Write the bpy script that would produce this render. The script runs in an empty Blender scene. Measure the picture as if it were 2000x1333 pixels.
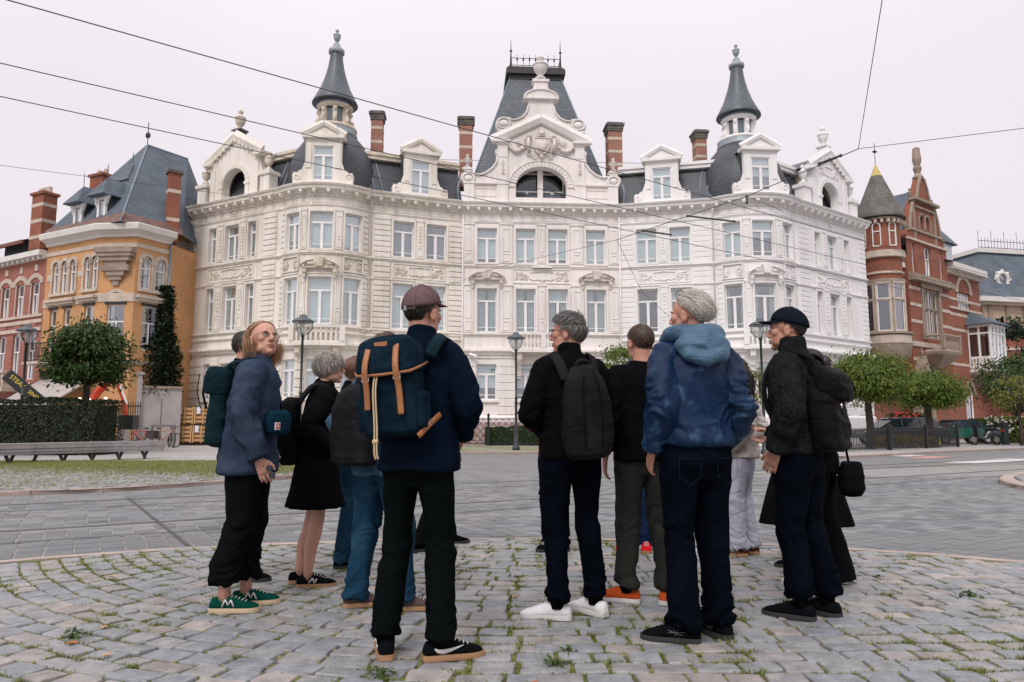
import bpy, bmesh, math, random
import numpy as np
from mathutils import Vector, Matrix, Euler
R=math.radians
scene=bpy.context.scene
COL=scene.collection
# ------------------------------------------------------------------ camera
cam_data=bpy.data.cameras.new("camera"); cam=bpy.data.objects.new("camera",cam_data); COL.objects.link(cam)
cam_data.sensor_width=36.0; cam_data.lens=25.2; cam_data.clip_start=.05; cam_data.clip_end=3000
cam.location=(0,0,1.09); cam.rotation_euler=(R(90+6.68),0,0)
scene.camera=cam
# ------------------------------------------------------------------ overcast sky
SUN_EL=R(48); SUN_AZ=R(200)      # azimuth clockwise from +Y: behind the camera, a little to the left
world=bpy.data.worlds.new("World"); scene.world=world; world.use_nodes=True
wn=world.node_tree; wn.nodes.clear()
out=wn.nodes.new("ShaderNodeOutputWorld"); bg=wn.nodes.new("ShaderNodeBackground"); bg.inputs[1].default_value=.1
skt=wn.nodes.new("ShaderNodeTexSky"); skt.sky_type='NISHITA'; skt.sun_disc=False
skt.sun_elevation=SUN_EL; skt.sun_rotation=SUN_AZ; skt.air_density=1.5; skt.dust_density=4
tc=wn.nodes.new("ShaderNodeTexCoord"); sep=wn.nodes.new("ShaderNodeSeparateXYZ"); wn.links.new(tc.outputs['Generated'],sep.inputs[0])
ramp=wn.nodes.new("ShaderNodeValToRGB"); ramp.color_ramp.interpolation='EASE'
ramp.color_ramp.elements[0].position=0; ramp.color_ramp.elements[0].color=(7.3,6.72,7.2,1)
ramp.color_ramp.elements[1].position=1; ramp.color_ramp.elements[1].color=(12.2,11.6,12.2,1)
e=ramp.color_ramp.elements.new(.35); e.color=(7.95,7.35,7.85,1)
wn.links.new(sep.outputs[2],ramp.inputs[0])
cn=wn.nodes.new("ShaderNodeTexNoise"); cn.inputs['Scale'].default_value=2.2; cn.inputs['Detail'].default_value=3
wn.links.new(tc.outputs['Generated'],cn.inputs['Vector'])
cm=wn.nodes.new("ShaderNodeMapRange"); cm.inputs['To Min'].default_value=.95; cm.inputs['To Max'].default_value=1.05
wn.links.new(cn.outputs[0],cm.inputs[0])
vm=wn.nodes.new("ShaderNodeVectorMath"); vm.operation='SCALE'; wn.links.new(ramp.outputs[0],vm.inputs[0]); wn.links.new(cm.outputs[0],vm.inputs['Scale'])
mx=wn.nodes.new("ShaderNodeMix"); mx.data_type='RGBA'; mx.inputs[0].default_value=.95
wn.links.new(skt.outputs[0],mx.inputs[6]); wn.links.new(vm.outputs[0],mx.inputs[7])
wn.links.new(mx.outputs[2],bg.inputs[0]); wn.links.new(bg.outputs[0],out.inputs[0])
sl=bpy.data.lights.new("sun",'SUN'); sl.energy=1.5; sl.angle=R(22); sl.color=(1,.955,.94)
so=bpy.data.objects.new("sun",sl); COL.objects.link(so); so.location=(-10,-20,40)
_sd=Vector((math.sin(SUN_AZ)*math.cos(SUN_EL),math.cos(SUN_AZ)*math.cos(SUN_EL),math.sin(SUN_EL)))
so.rotation_euler=_sd.to_track_quat('Z','Y').to_euler()
scene.view_settings.view_transform='Standard'; scene.view_settings.look='None'; scene.view_settings.exposure=.2
scene.view_settings.gamma=1; scene.view_settings.use_curve_mapping=False
scene.cycles.max_bounces=6; scene.cycles.transparent_max_bounces=12
scene.cycles.use_denoising=True
# ------------------------------------------------------------------ numeric noise
def _hash(ix,iy,iz,s):
    h=(ix*374761393+iy*668265263+iz*2147483647+s*974711)&0xffffffff
    h=((h^(h>>13))*1274126177)&0xffffffff
    return ((h^(h>>16))&0xffff)/65535.0
def vnoise(p,seed=0):
    """value noise in -1..1 at an (n,3) array of points"""
    p=np.asarray(p,dtype=np.float64); i=np.floor(p).astype(np.int64); f=p-i; f=f*f*(3-2*f)
    r=0
    for dx in (0,1):
        wx=f[:,0] if dx else 1-f[:,0]
        for dy in (0,1):
            wy=f[:,1] if dy else 1-f[:,1]
            for dz in (0,1):
                wz=f[:,2] if dz else 1-f[:,2]
                r=r+wx*wy*wz*_hash(i[:,0]+dx,i[:,1]+dy,i[:,2]+dz,seed)
    return r*2-1
# ------------------------------------------------------------------ mesh builder
class MB:
    def __init__(s): s.v=[]; s.f=[]
    def add(s,vs,fs,M=None):
        b=len(s.v)
        if M is None: s.v.extend([tuple(p) for p in vs])
        else: s.v.extend([tuple(M@Vector(p)) for p in vs])
        s.f.extend([tuple(i+b for i in f) for f in fs]); return s
    def box(s,x0,x1,y0,y1,z0,z1,M=None):
        return s.add([(x0,y0,z0),(x1,y0,z0),(x1,y1,z0),(x0,y1,z0),(x0,y0,z1),(x1,y0,z1),(x1,y1,z1),(x0,y1,z1)],
              [(0,3,2,1),(4,5,6,7),(0,1,5,4),(1,2,6,5),(2,3,7,6),(3,0,4,7)],M)
    def prism(s,poly,y0,y1,M=None):
        """polygon in the xz plane, extruded along y"""
        n=len(poly)
        vs=[(x,y0,z) for x,z in poly]+[(x,y1,z) for x,z in poly]
        return s.add(vs,[tuple(range(n)),tuple(range(2*n-1,n-1,-1))]+[(i,(i+1)%n+0,(i+1)%n+n,i+n)[::-1] for i in range(n)],M)
    def lathe(s,prof,n=16,M=None,cap=True,a0=0,a1=2*math.pi):
        full=abs(a1-a0-2*math.pi)<1e-6
        k=n if full else n+1
        vs=[];fs=[]
        for r,z in prof:
            for i in range(k):
                a=a0+(a1-a0)*i/n; vs.append((r*math.cos(a),r*math.sin(a),z))
        for j in range(len(prof)-1):
            for i in range(n):
                i2=(i+1)%k
                fs.append((j*k+i,j*k+i2,(j+1)*k+i2,(j+1)*k+i))
        if cap and full:
            fs.append(tuple(range(k-1,-1,-1))); fs.append(tuple((len(prof)-1)*k+i for i in range(k)))
        return s.add(vs,fs,M)
    def tube(s,pts,rad,n=8,cap=True,M=None,up=None):
        """closed tube through points; rad a number, a list of numbers or of (a,b) pairs (b along the up hint)"""
        pts=[Vector(p) for p in pts]; m=len(pts)
        if not isinstance(rad,(list,tuple)): rad=[rad]*m
        vs=[];fs=[]; prev=None
        for i,p in enumerate(pts):
            t=(pts[min(i+1,m-1)]-pts[max(i-1,0)])
            t=t.normalized() if t.length>1e-9 else Vector((0,0,1))
            if prev is None:
                h=Vector(up) if up is not None else (Vector((0,0,1)) if abs(t.z)<.9 else Vector((0,1,0)))
                b=(h-t*h.dot(t)).normalized()
            else:
                h=Vector(up) if up is not None else prev
                b=h-t*h.dot(t); b=b.normalized() if b.length>1e-6 else prev
            prev=b; a=b.cross(t)
            r=rad[i]; ra,rb=(r if isinstance(r,(list,tuple)) else (r,r))
            for k in range(n):
                an=2*math.pi*k/n; vs.append(p+a*(ra*math.cos(an))+b*(rb*math.sin(an)))
        for j in range(m-1):
            for i in range(n):
                i2=(i+1)%n; fs.append((j*n+i,j*n+i2,(j+1)*n+i2,(j+1)*n+i))
        if cap: fs.append(tuple(range(n-1,-1,-1))); fs.append(tuple((m-1)*n+i for i in range(n)))
        return s.add(vs,fs,M)
    def loft(s,rings,M=None,cap=True):
        n=len(rings[0]); vs=[p for r in rings for p in r]; fs=[]
        for j in range(len(rings)-1):
            for i in range(n):
                i2=(i+1)%n; fs.append((j*n+i,j*n+i2,(j+1)*n+i2,(j+1)*n+i))
        if cap: fs.append(tuple(range(n-1,-1,-1))); fs.append(tuple((len(rings)-1)*n+i for i in range(n)))
        return s.add(vs,fs,M)
    def ell(s,c,r,M=None,n=12,m=8,rot=None):
        vs=[];fs=[]
        Rm=Euler(rot).to_matrix() if rot else None
        for j in range(m+1):
            th=math.pi*j/m
            for i in range(n):
                a=2*math.pi*i/n
                p=Vector((r[0]*math.sin(th)*math.cos(a),r[1]*math.sin(th)*math.sin(a),r[2]*math.cos(th)))
                if Rm: p=Rm@p
                vs.append(p+Vector(c))
        for j in range(m):
            for i in range(n):
                i2=(i+1)%n; q=(j*n+i,(j+1)*n+i,(j+1)*n+i2,j*n+i2)
                fs.append(q)
        return s.add(vs,fs,M)
    def ribbon(s,pts,w,th,nrm,M=None):
        """flat strap through points; nrm: list of outward vectors or one vector"""
        pts=[Vector(p) for p in pts]; m=len(pts); rings=[]
        for i,p in enumerate(pts):
            t=(pts[min(i+1,m-1)]-pts[max(i-1,0)]).normalized()
            nn=Vector(nrm[i] if isinstance(nrm,list) else nrm); nn=(nn-t*nn.dot(t)).normalized()
            b=t.cross(nn); ww=w[i] if isinstance(w,list) else w
            rings.append([p+b*ww/2,p+b*ww/2*.8+nn*th,p-b*ww/2*.8+nn*th,p-b*ww/2])
        return s.loft(rings,M)
    def mesh(s,name,smooth=False,uv=True,clean=False):
        me=bpy.data.meshes.new(name); me.from_pydata(s.v,[],s.f)
        if clean:
            bm=bmesh.new(); bm.from_mesh(me); bmesh.ops.recalc_face_normals(bm,faces=bm.faces); bm.to_mesh(me); bm.free()
        if smooth: me.polygons.foreach_set("use_smooth",[True]*len(me.polygons))
        if uv and s.f: auto_uv(me)
        me.update(); return me
    def obj(s,name,mat,parent=None,smooth=False,uv=True,M=None,clean=False):
        return put(name,s.mesh(name,smooth,uv,clean),mat,parent,M)
def auto_uv(me):
    n=len(me.loops); P=len(me.polygons)
    if not n: return
    co=np.empty(len(me.vertices)*3,np.float32); me.vertices.foreach_get("co",co); co=co.reshape(-1,3)
    vi=np.empty(n,np.int32); me.loops.foreach_get("vertex_index",vi)
    nr=np.empty(P*3,np.float32); me.polygons.foreach_get("normal",nr); nr=nr.reshape(-1,3)
    lt=np.empty(P,np.int32); me.polygons.foreach_get("loop_total",lt)
    nl=np.repeat(nr,lt,axis=0)
    u=np.stack([-nl[:,1],nl[:,0],np.zeros(n)],1); ln=np.linalg.norm(u,axis=1)
    flat=ln<.05; u[flat]=(1,0,0); ln[flat]=1; u/=ln[:,None]
    v=np.cross(nl,u); p=co[vi]
    uv=np.stack([(p*u).sum(1),(p*v).sum(1)],1).astype(np.float32)
    lay=me.uv_layers.new(name="UVMap"); lay.data.foreach_set("uv",uv.ravel())
# ------------------------------------------------------------------ objects
WM={}
def wm(o): return WM.get(o.name,Matrix.Identity(4)) if o is not None else Matrix.Identity(4)
def put(name,me,mat=None,parent=None,M=None,vert_world=True):
    """link mesh me: vertices are world coordinates unless a world matrix M is given"""
    o=bpy.data.objects.new(name,me); COL.objects.link(o)
    if mat is not None and len(me.materials)==0:
        for m_ in (mat if isinstance(mat,list) else [mat]): me.materials.append(m_)
    if M is None:
        if parent is not None:
            pm=wm(parent); o.parent=parent; me.transform(pm.inverted()); WM[o.name]=pm
    else:
        WM[o.name]=M.copy()
        if parent is not None: o.parent=parent; o.matrix_local=wm(parent).inverted()@M
        else: o.matrix_world=M
    return o
def tag(o,label=None,cat=None,group=None,kind=None):
    if label: o['label']=label
    if cat: o['category']=cat
    if group: o['group']=group
    if kind: o['kind']=kind
    return o
def thing(name,loc,rz,label,cat,group=None):
    o=bpy.data.objects.new(name,None); COL.objects.link(o); o.location=loc; o.rotation_euler=(0,0,rz); o.empty_display_size=.2
    WM[o.name]=Matrix.Translation(Vector(loc))@Matrix.Rotation(rz,4,'Z')
    return tag(o,label,cat,group)
def copy_thing(root,M,label,group=None):
    c=root.copy(); COL.objects.link(c); c.matrix_world=M; WM[c.name]=M.copy(); c['label']=label
    if group: c['group']=group
    for ch in root.children:
        d=ch.copy(); COL.objects.link(d); d.parent=c; WM[d.name]=M@ch.matrix_local
        for g in ch.children:
            h=g.copy(); COL.objects.link(h); h.parent=d
    return c
_tmp=bpy.data.scenes.new("tmp_build")
def evaluate(ob):
    """mesh of an unlinked object after its modifiers"""
    _tmp.collection.objects.link(ob); vl=_tmp.view_layers[0]; vl.update()
    me=bpy.data.meshes.new_from_object(ob.evaluated_get(vl.depsgraph),depsgraph=vl.depsgraph)
    _tmp.collection.objects.unlink(ob); return me
def remesh(mb,voxel,smooth=4,fac=.5):
    me=mb.mesh("t",uv=False,clean=True); ob=bpy.data.objects.new("t",me)
    m=ob.modifiers.new("r",'REMESH'); m.mode='VOXEL'; m.voxel_size=voxel; m.use_smooth_shade=True
    if smooth:
        q=ob.modifiers.new("s",'SMOOTH'); q.factor=fac; q.iterations=smooth
    r=evaluate(ob); bpy.data.objects.remove(ob); bpy.data.meshes.remove(me); return r
def outline_mesh(loops,depth,bevel=0,name="shape"):
    """filled 2-D outline(s) with holes in the xz plane, extruded to y=0..depth (front at y=0)"""
    cu=bpy.data.curves.new("c",'CURVE'); cu.dimensions='2D'; cu.fill_mode='BOTH'; cu.extrude=depth/2-bevel; cu.bevel_depth=bevel; cu.bevel_resolution=0
    for lp in loops:
        sp=cu.splines.new('POLY'); sp.points.add(len(lp)-1); sp.use_cyclic_u=True
        for i,(x,z) in enumerate(lp): sp.points[i].co=(x,z,0,1)
    ob=bpy.data.objects.new("c",cu); me=evaluate(ob); bpy.data.objects.remove(ob); bpy.data.curves.remove(cu)
    me.name=name
    me.transform(Matrix.Translation((0,depth/2,0))@Matrix.Rotation(R(90),4,'X'))
    while me.uv_layers: me.uv_layers.remove(me.uv_layers[0])
    me.materials.clear(); auto_uv(me); return me
def text_mesh(txt,size,depth=.004):
    cu=bpy.data.curves.new("t",'FONT'); cu.body=txt; cu.size=size; cu.extrude=depth/2; cu.align_x='CENTER'; cu.align_y='CENTER'
    ob=bpy.data.objects.new("t",cu); me=evaluate(ob); bpy.data.objects.remove(ob); bpy.data.curves.remove(cu); me.materials.clear()
    me.transform(Matrix.Rotation(R(90),4,'X')); me.name="lettering"; return me
def arc(cx,cz,r,a0,a1,n): return [(cx+r*math.cos(a0+(a1-a0)*i/n),cz+r*math.sin(a0+(a1-a0)*i/n)) for i in range(n+1)]
def numco(me):
    a=np.empty(len(me.vertices)*3,np.float64); me.vertices.foreach_get("co",a); return a.reshape(-1,3)
def numno(me):
    a=np.empty(len(me.vertices)*3,np.float32); me.vertices.foreach_get("normal",a); return a.reshape(-1,3).astype(np.float64)
def setco(me,a): me.vertices.foreach_set("co",a.astype(np.float32).ravel()); me.update()
# ------------------------------------------------------------------ materials
MATS={}
def mat(name,col,rough=.8,var=.0,vscale=3.,bump=0.,bscale=40.,metal=0.,spec=.5,sheen=0.,second=None,secfac=(.45,.6),secscale=2.,coat=0.,island=0.,detail=4,wrinkle=0.):
    """procedural surface: base colour, mottling, optional second colour in blotches, fine relief"""
    if name in MATS: return MATS[name]
    m=bpy.data.materials.new(name); m.use_nodes=True; t=m.node_tree; N=t.nodes; L=t.links
    b=N["Principled BSDF"]; b.inputs['Roughness'].default_value=rough; b.inputs['Metallic'].default_value=metal
    b.inputs['Specular IOR Level'].default_value=spec
    if sheen: b.inputs['Sheen Weight'].default_value=sheen
    if coat: b.inputs['Coat Weight'].default_value=coat; b.inputs['Coat Roughness'].default_value=.05
    tcn=N.new("ShaderNodeTexCoord"); vec=tcn.outputs['Object']
    c4=(*col,1); cur=None
    if second:
        n2=N.new("ShaderNodeTexNoise"); n2.inputs['Scale'].default_value=secscale; n2.inputs['Detail'].default_value=5; n2.inputs['Roughness'].default_value=.62
        L.new(vec,n2.inputs['Vector']); mr=N.new("ShaderNodeMapRange"); mr.inputs[1].default_value=secfac[0]; mr.inputs[2].default_value=secfac[1]
        L.new(n2.outputs[0],mr.inputs[0]); mxx=N.new("ShaderNodeMix"); mxx.data_type='RGBA'; mxx.inputs[6].default_value=c4; mxx.inputs[7].default_value=(*second,1)
        L.new(mr.outputs[0],mxx.inputs[0]); cur=mxx.outputs[2]
    if var or island:
        n1=N.new("ShaderNodeTexNoise"); n1.inputs['Scale'].default_value=vscale; n1.inputs['Detail'].default_value=detail
        L.new(vec,n1.inputs['Vector']); mr=N.new("ShaderNodeMapRange"); mr.inputs[1].default_value=.25; mr.inputs[2].default_value=.75
        mr.inputs[3].default_value=1-var; mr.inputs[4].default_value=1+var; L.new(n1.outputs[0],mr.inputs[0]); fac=mr.outputs[0]
        if island:
            g=N.new("ShaderNodeNewGeometry"); mi=N.new("ShaderNodeMapRange"); mi.inputs[3].default_value=1-island; mi.inputs[4].default_value=1+island
            L.new(g.outputs['Random Per Island'],mi.inputs[0]); mu=N.new("ShaderNodeMath"); mu.operation='MULTIPLY'; L.new(fac,mu.inputs[0]); L.new(mi.outputs[0],mu.inputs[1]); fac=mu.outputs[0]
        sc=N.new("ShaderNodeVectorMath"); sc.operation='SCALE'
        if cur is None: sc.inputs[0].default_value=col
        else: L.new(cur,sc.inputs[0])
        L.new(fac,sc.inputs['Scale']); cur=sc.outputs[0]
    if cur is None: b.inputs['Base Color'].default_value=c4
    else: L.new(cur,b.inputs['Base Color'])
    if bump:
        nb=N.new("ShaderNodeTexNoise"); nb.inputs['Scale'].default_value=bscale; nb.inputs['Detail'].default_value=5
        L.new(vec,nb.inputs['Vector']); bp=N.new("ShaderNodeBump"); bp.inputs['Strength'].default_value=bump; bp.inputs['Distance'].default_value=.02
        L.new(nb.outputs[0],bp.inputs['Height']); L.new(bp.outputs[0],b.inputs['Normal'])
        if wrinkle:
            mp=N.new("ShaderNodeMapping"); mp.inputs['Scale'].default_value=(7,7,11); mp.inputs['Rotation'].default_value=(.4,.3,0); L.new(vec,mp.inputs[0])
            w=N.new("ShaderNodeTexNoise"); w.inputs['Scale'].default_value=1; w.inputs['Detail'].default_value=3; w.inputs['Distortion'].default_value=1.4; L.new(mp.outputs[0],w.inputs['Vector'])
            ab=N.new("ShaderNodeMath"); ab.operation='SUBTRACT'; ab.inputs[1].default_value=.5; L.new(w.outputs[0],ab.inputs[0]); a2=N.new("ShaderNodeMath"); a2.operation='ABSOLUTE'; L.new(ab.outputs[0],a2.inputs[0])
            b2=N.new("ShaderNodeBump"); b2.invert=True; b2.inputs['Strength'].default_value=wrinkle; b2.inputs['Distance'].default_value=.05; L.new(a2.outputs[0],b2.inputs['Height']); L.new(b2.outputs[0],bp.inputs['Normal'])
    MATS[name]=m; return m
def brickmat(name,c1,c2,mortar,w=.22,h=.065,ms=.008,rough=.85,bump=.4,offset=.5,var=.12,spec=.3):
    """coursed surface (bricks, slates) following the mesh's metre-scaled UVs"""
    m=bpy.data.materials.new(name); m.use_nodes=True; t=m.node_tree; N=t.nodes; L=t.links
    b=N["Principled BSDF"]; b.inputs['Roughness'].default_value=rough; b.inputs['Specular IOR Level'].default_value=spec
    tcn=N.new("ShaderNodeTexCoord"); br=N.new("ShaderNodeTexBrick"); br.offset=offset
    br.inputs['Scale'].default_value=1; br.inputs['Brick Width'].default_value=w; br.inputs['Row Height'].default_value=h; br.inputs['Mortar Size'].default_value=ms
    br.inputs['Mortar Smooth'].default_value=.2; br.inputs['Bias'].default_value=0
    br.inputs['Color1'].default_value=(*c1,1); br.inputs['Color2'].default_value=(*c2,1); br.inputs['Mortar'].default_value=(*mortar,1)
    L.new(tcn.outputs['UV'],br.inputs['Vector'])
    n1=N.new("ShaderNodeTexNoise"); n1.inputs['Scale'].default_value=.9; n1.inputs['Detail'].default_value=6; L.new(tcn.outputs['Object'],n1.inputs['Vector'])
    mr=N.new("ShaderNodeMapRange"); mr.inputs[1].default_value=.3; mr.inputs[2].default_value=.7; mr.inputs[3].default_value=1-var; mr.inputs[4].default_value=1+var
    L.new(n1.outputs[0],mr.inputs[0]); sc=N.new("ShaderNodeVectorMath"); sc.operation='SCALE'; L.new(br.outputs[0],sc.inputs[0]); L.new(mr.outputs[0],sc.inputs['Scale'])
    L.new(sc.outputs[0],b.inputs['Base Color'])
    bp=N.new("ShaderNodeBump"); bp.inputs['Strength'].default_value=bump; bp.inputs['Distance'].default_value=.02; bp.invert=True
    L.new(br.outputs['Fac'],bp.inputs['Height']); L.new(bp.outputs[0],b.inputs['Normal'])
    MATS[name]=m; return m
def stucco(name,col,dirt,amt=.35):
    """painted render with weather streaks that run down the wall"""
    m=bpy.data.materials.new(name); m.use_nodes=True; t=m.node_tree; N=t.nodes; L=t.links
    b=N["Principled BSDF"]; b.inputs['Roughness'].default_value=.75; b.inputs['Specular IOR Level'].default_value=.3
    tcn=N.new("ShaderNodeTexCoord"); g=N.new("ShaderNodeNewGeometry")
    mp=N.new("ShaderNodeMapping"); mp.inputs['Scale'].default_value=(3.2,3.2,.2); L.new(g.outputs['Position'],mp.inputs[0])
    n1=N.new("ShaderNodeTexNoise"); n1.inputs['Scale'].default_value=1; n1.inputs['Detail'].default_value=6; n1.inputs['Roughness'].default_value=.65; L.new(mp.outputs[0],n1.inputs['Vector'])
    n2=N.new("ShaderNodeTexNoise"); n2.inputs['Scale'].default_value=.35; n2.inputs['Detail'].default_value=3; L.new(g.outputs['Position'],n2.inputs['Vector'])
    mu=N.new("ShaderNodeMath"); mu.operation='ADD'; L.new(n1.outputs[0],mu.inputs[0]); L.new(n2.outputs[0],mu.inputs[1])
    mr=N.new("ShaderNodeMapRange"); mr.inputs[1].default_value=.88; mr.inputs[2].default_value=1.22; mr.inputs[3].default_value=0; mr.inputs[4].default_value=amt; L.new(mu.outputs[0],mr.inputs[0])
    mxx=N.new("ShaderNodeMix"); mxx.data_type='RGBA'; mxx.inputs[6].default_value=(*col,1); mxx.inputs[7].default_value=(*dirt,1); L.new(mr.outputs[0],mxx.inputs[0])
    L.new(mxx.outputs[2],b.inputs['Base Color'])
    nb=N.new("ShaderNodeTexNoise"); nb.inputs['Scale'].default_value=25; L.new(g.outputs['Position'],nb.inputs['Vector'])
    bp=N.new("ShaderNodeBump"); bp.inputs['Strength'].default_value=.15; bp.inputs['Distance'].default_value=.01; L.new(nb.outputs[0],bp.inputs['Height']); L.new(bp.outputs[0],b.inputs['Normal'])
    MATS[name]=m; return m
def glassmat(name,tint=(.8,.88,.9),refl=.28,rough=.02):
    m=bpy.data.materials.new(name); m.use_nodes=True; t=m.node_tree; N=t.nodes; L=t.links
    for n in list(N): N.remove(n)
    o=N.new("ShaderNodeOutputMaterial"); tr=N.new("ShaderNodeBsdfTransparent"); tr.inputs[0].default_value=(*tint,1)
    gl=N.new("ShaderNodeBsdfGlossy"); gl.inputs['Roughness'].default_value=rough; gl.inputs[0].default_value=(.95,.97,1,1)
    fr=N.new("ShaderNodeLayerWeight"); fr.inputs[0].default_value=.25
    mr=N.new("ShaderNodeMapRange"); mr.inputs[3].default_value=refl; mr.inputs[4].default_value=1; L.new(fr.outputs['Facing'],mr.inputs[0])
    mi=N.new("ShaderNodeMixShader"); L.new(mr.outputs[0],mi.inputs[0]); L.new(tr.outputs[0],mi.inputs[1]); L.new(gl.outputs[0],mi.inputs[2]); L.new(mi.outputs[0],o.inputs[0])
    MATS[name]=m; return m
def leafmat(name,c1,c2,trans=.25):
    """leaf surface: colour varies from leaf to leaf"""
    m=bpy.data.materials.new(name); m.use_nodes=True; t=m.node_tree; N=t.nodes; L=t.links
    b=N["Principled BSDF"]; b.inputs['Roughness'].default_value=.55; b.inputs['Specular IOR Level'].default_value=.35
    g=N.new("ShaderNodeNewGeometry"); mxx=N.new("ShaderNodeMix"); mxx.data_type='RGBA'; mxx.inputs[6].default_value=(*c1,1); mxx.inputs[7].default_value=(*c2,1)
    L.new(g.outputs['Random Per Island'],mxx.inputs[0]); L.new(mxx.outputs[2],b.inputs['Base Color'])
    tr=N.new("ShaderNodeBsdfTranslucent"); L.new(mxx.outputs[2],tr.inputs[0]); mi=N.new("ShaderNodeMixShader"); mi.inputs[0].default_value=trans
    L.new(b.outputs[0],mi.inputs[1]); L.new(tr.outputs[0],mi.inputs[2]); L.new(mi.outputs[0],N["Material Output"].inputs[0])
    MATS[name]=m; return m
# ================================================================== GROUND
rnd=random.Random(7)
ZR=-.075                                   # road level; the round island we stand on is z=0
TD=Vector((math.cos(R(30.3)),math.sin(R(30.3)),0)); TN=Vector((-TD.y,TD.x,0)); T0=Vector((-5,7.18,0))   # tram track axis
def tw(u,w,z=0): p=T0+TD*u+TN*w; return (p.x,p.y,z)
def sheet(name,poly,z,m,kind='structure'):
    b=MB(); b.add([(x,y,z) for x,y in poly],[tuple(range(len(poly)))]); o=b.obj(name,m); return tag(o,kind=kind)
m_earth=mat('earth',(.12,.11,.09),.95,.3,.6)
sheet('ground',[(-600,-600),(600,-600),(600,600),(-600,600)],-.3,m_earth)
# road of small grey setts, laid along the tram track
def pavermat(name,c1,c2,mortar,w,h,ms,ang,bump=.35,var=.16):
    m=brickmat(name,c1,c2,mortar,w,h,ms,.62,bump,.5,var,.4); t=m.node_tree
    br=[n for n in t.nodes if n.type=='TEX_BRICK'][0]; tcx=[n for n in t.nodes if n.type=='TEX_COORD'][0]
    mp=t.nodes.new("ShaderNodeMapping"); mp.inputs['Rotation'].default_value=(0,0,-ang); t.links.new(tcx.outputs['Object'],mp.inputs[0]); t.links.new(mp.outputs[0],br.inputs['Vector'])
    return m
m_road=pavermat('road_setts',(.15,.155,.155),(.185,.187,.185),(.25,.25,.245),.26,.2,.012,R(30.3))
sheet('road',[(-70,-25),(70,-25),(70,60),(-70,60)],ZR,m_road)
m_joint=mat('joint_sand',(.25,.245,.23),.95,.25,4)
m_paver=mat('road_paver',(.18,.183,.18),.55,.14,1.3,.25,30,island=.3,spec=.5,second=(.15,.165,.175),secscale=.9)
IC=(0,-.65); IR=7.9
def in_island(x,y,r): return (x-IC[0])**2+(y-IC[1])**2<r*r
LK=[(-26,4.6),(-14.5,9.4),(-9.5,11.4),(-8.35,11.95),(-7.3,12.4),(-6.7,12.9),(-6.2,13.6),(-5.8,14.3),(-5.3,15.0),(-4.8,15.75),(-4.3,17.2),(-4.1,19),(-4.3,22),(-4.9,25),(-5.6,27.4),(-5.2,28.6),(-4,29.05),(-2,29.05),(0,29.05),(2.05,29.05),(4,28.2),(5.6,26.6),(6.8,25.3),(7.9,24.9),(9.7,24.9),(11.6,25.4),(13.9,27),(16.4,29.05),(20,31.6),(24,34.2),(34,40),(60,52)]
def lky(x):
    for (a,b),(c,d) in zip(LK,LK[1:]):
        if a<=x<=c and c>a and b<17: return b+(d-b)*(x-a)/(c-a)
    return 99
RI=[(22,24.4),(15,19.4),(12,17.0),(10.75,15.85),(10.05,15.05),(9.6,14.3),(9.25,13.5),(9.15,12.9),(9.4,12.2),(10.4,11.3),(13,10.2),(22,9)]
def inpoly(x,y,P):
    c=False; n=len(P)
    for i in range(n):
        (x1,y1),(x2,y2)=P[i],P[i-1]
        if (y1>y)!=(y2>y) and x<(x2-x1)*(y-y1)/(y2-y1)+x1: c=not c
    return c
# individual pavers near the camera
road_o=bpy.data.objects['road']
def paver_geo(mb,u0,u1,w0,w1,h=.012,z=ZR,bev=.006):
    q=[tw(u0,w0,z),tw(u1,w0,z),tw(u1,w1,z),tw(u0,w1,z)]
    t=[tw(u0+bev,w0+bev,z+h),tw(u1-bev,w0+bev,z+h),tw(u1-bev,w1-bev,z+h),tw(u0+bev,w1-bev,z+h)]
    mb.add(q+t,[(4,5,6,7),(0,1,5,4),(1,2,6,5),(2,3,7,6),(3,0,4,7)])
RAILS=[0,1.0,3.15,4.15]
rows=[]; w=-6.0
while w<9.5:
    if any(abs(w+.11-r)<.09 for r in RAILS):
        r=[r for r in RAILS if abs(w+.11-r)<.11][0]; w=r+.045; continue
    nxt=min([r-.035 for r in RAILS if r-.035>w+1e-6] or [99]); h=.150+rnd.uniform(-.01,.02)
    if nxt<w+h+.12: h=nxt-w
    if h>.05: rows.append((w,w+h))
    w+=h
    if abs(w-nxt)<1e-6: w=nxt+.08
pv=[]
bands={}
for (a,b) in rows:
    bk=sum(1 for r_ in RAILS if r_<a)
    if bk not in bands:
        us=[-9+rnd.uniform(0,.2)]
        while us[-1]<24: us.append(us[-1]+rnd.uniform(.185,.235))
        bands[bk]=us
    for u,u2 in zip(bands[bk],bands[bk][1:]):
        L=u2-u; x,y,_=tw(u+L/2,(a+b)/2)
        if y<16.5 and y>4 and not in_island(x,y,IR+.3) and y<lky(x)-.18 and abs(x)<.80*y+1.5 and not inpoly(x,y,RI): pv.append((y,u,u+L,a,b))
pv.sort()
jb=MB()
pv_stuff=MB(); npart=0
for (y,u0,u1,w0,w1) in pv:
    g=rnd.choice((.002,.004,.008,.011))
    if npart<300 and abs(tw(u0,w0)[0])<.76*y:
        mb=MB(); paver_geo(mb,u0+g,u1-g,w0+rnd.uniform(.001,.006),w1-.002,.012+rnd.uniform(-.004,.004)); mb.obj('paver',m_paver,road_o); npart+=1
    else: paver_geo(pv_stuff,u0+g,u1-g,w0+.002,w1-.002,.012+rnd.uniform(-.003,.003))
tag(pv_stuff.obj('paver_field',m_paver,road_o),kind='stuff')
jw=[( -9,-6),(24,-6),(24,9.5),(-9,9.5)]
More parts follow.
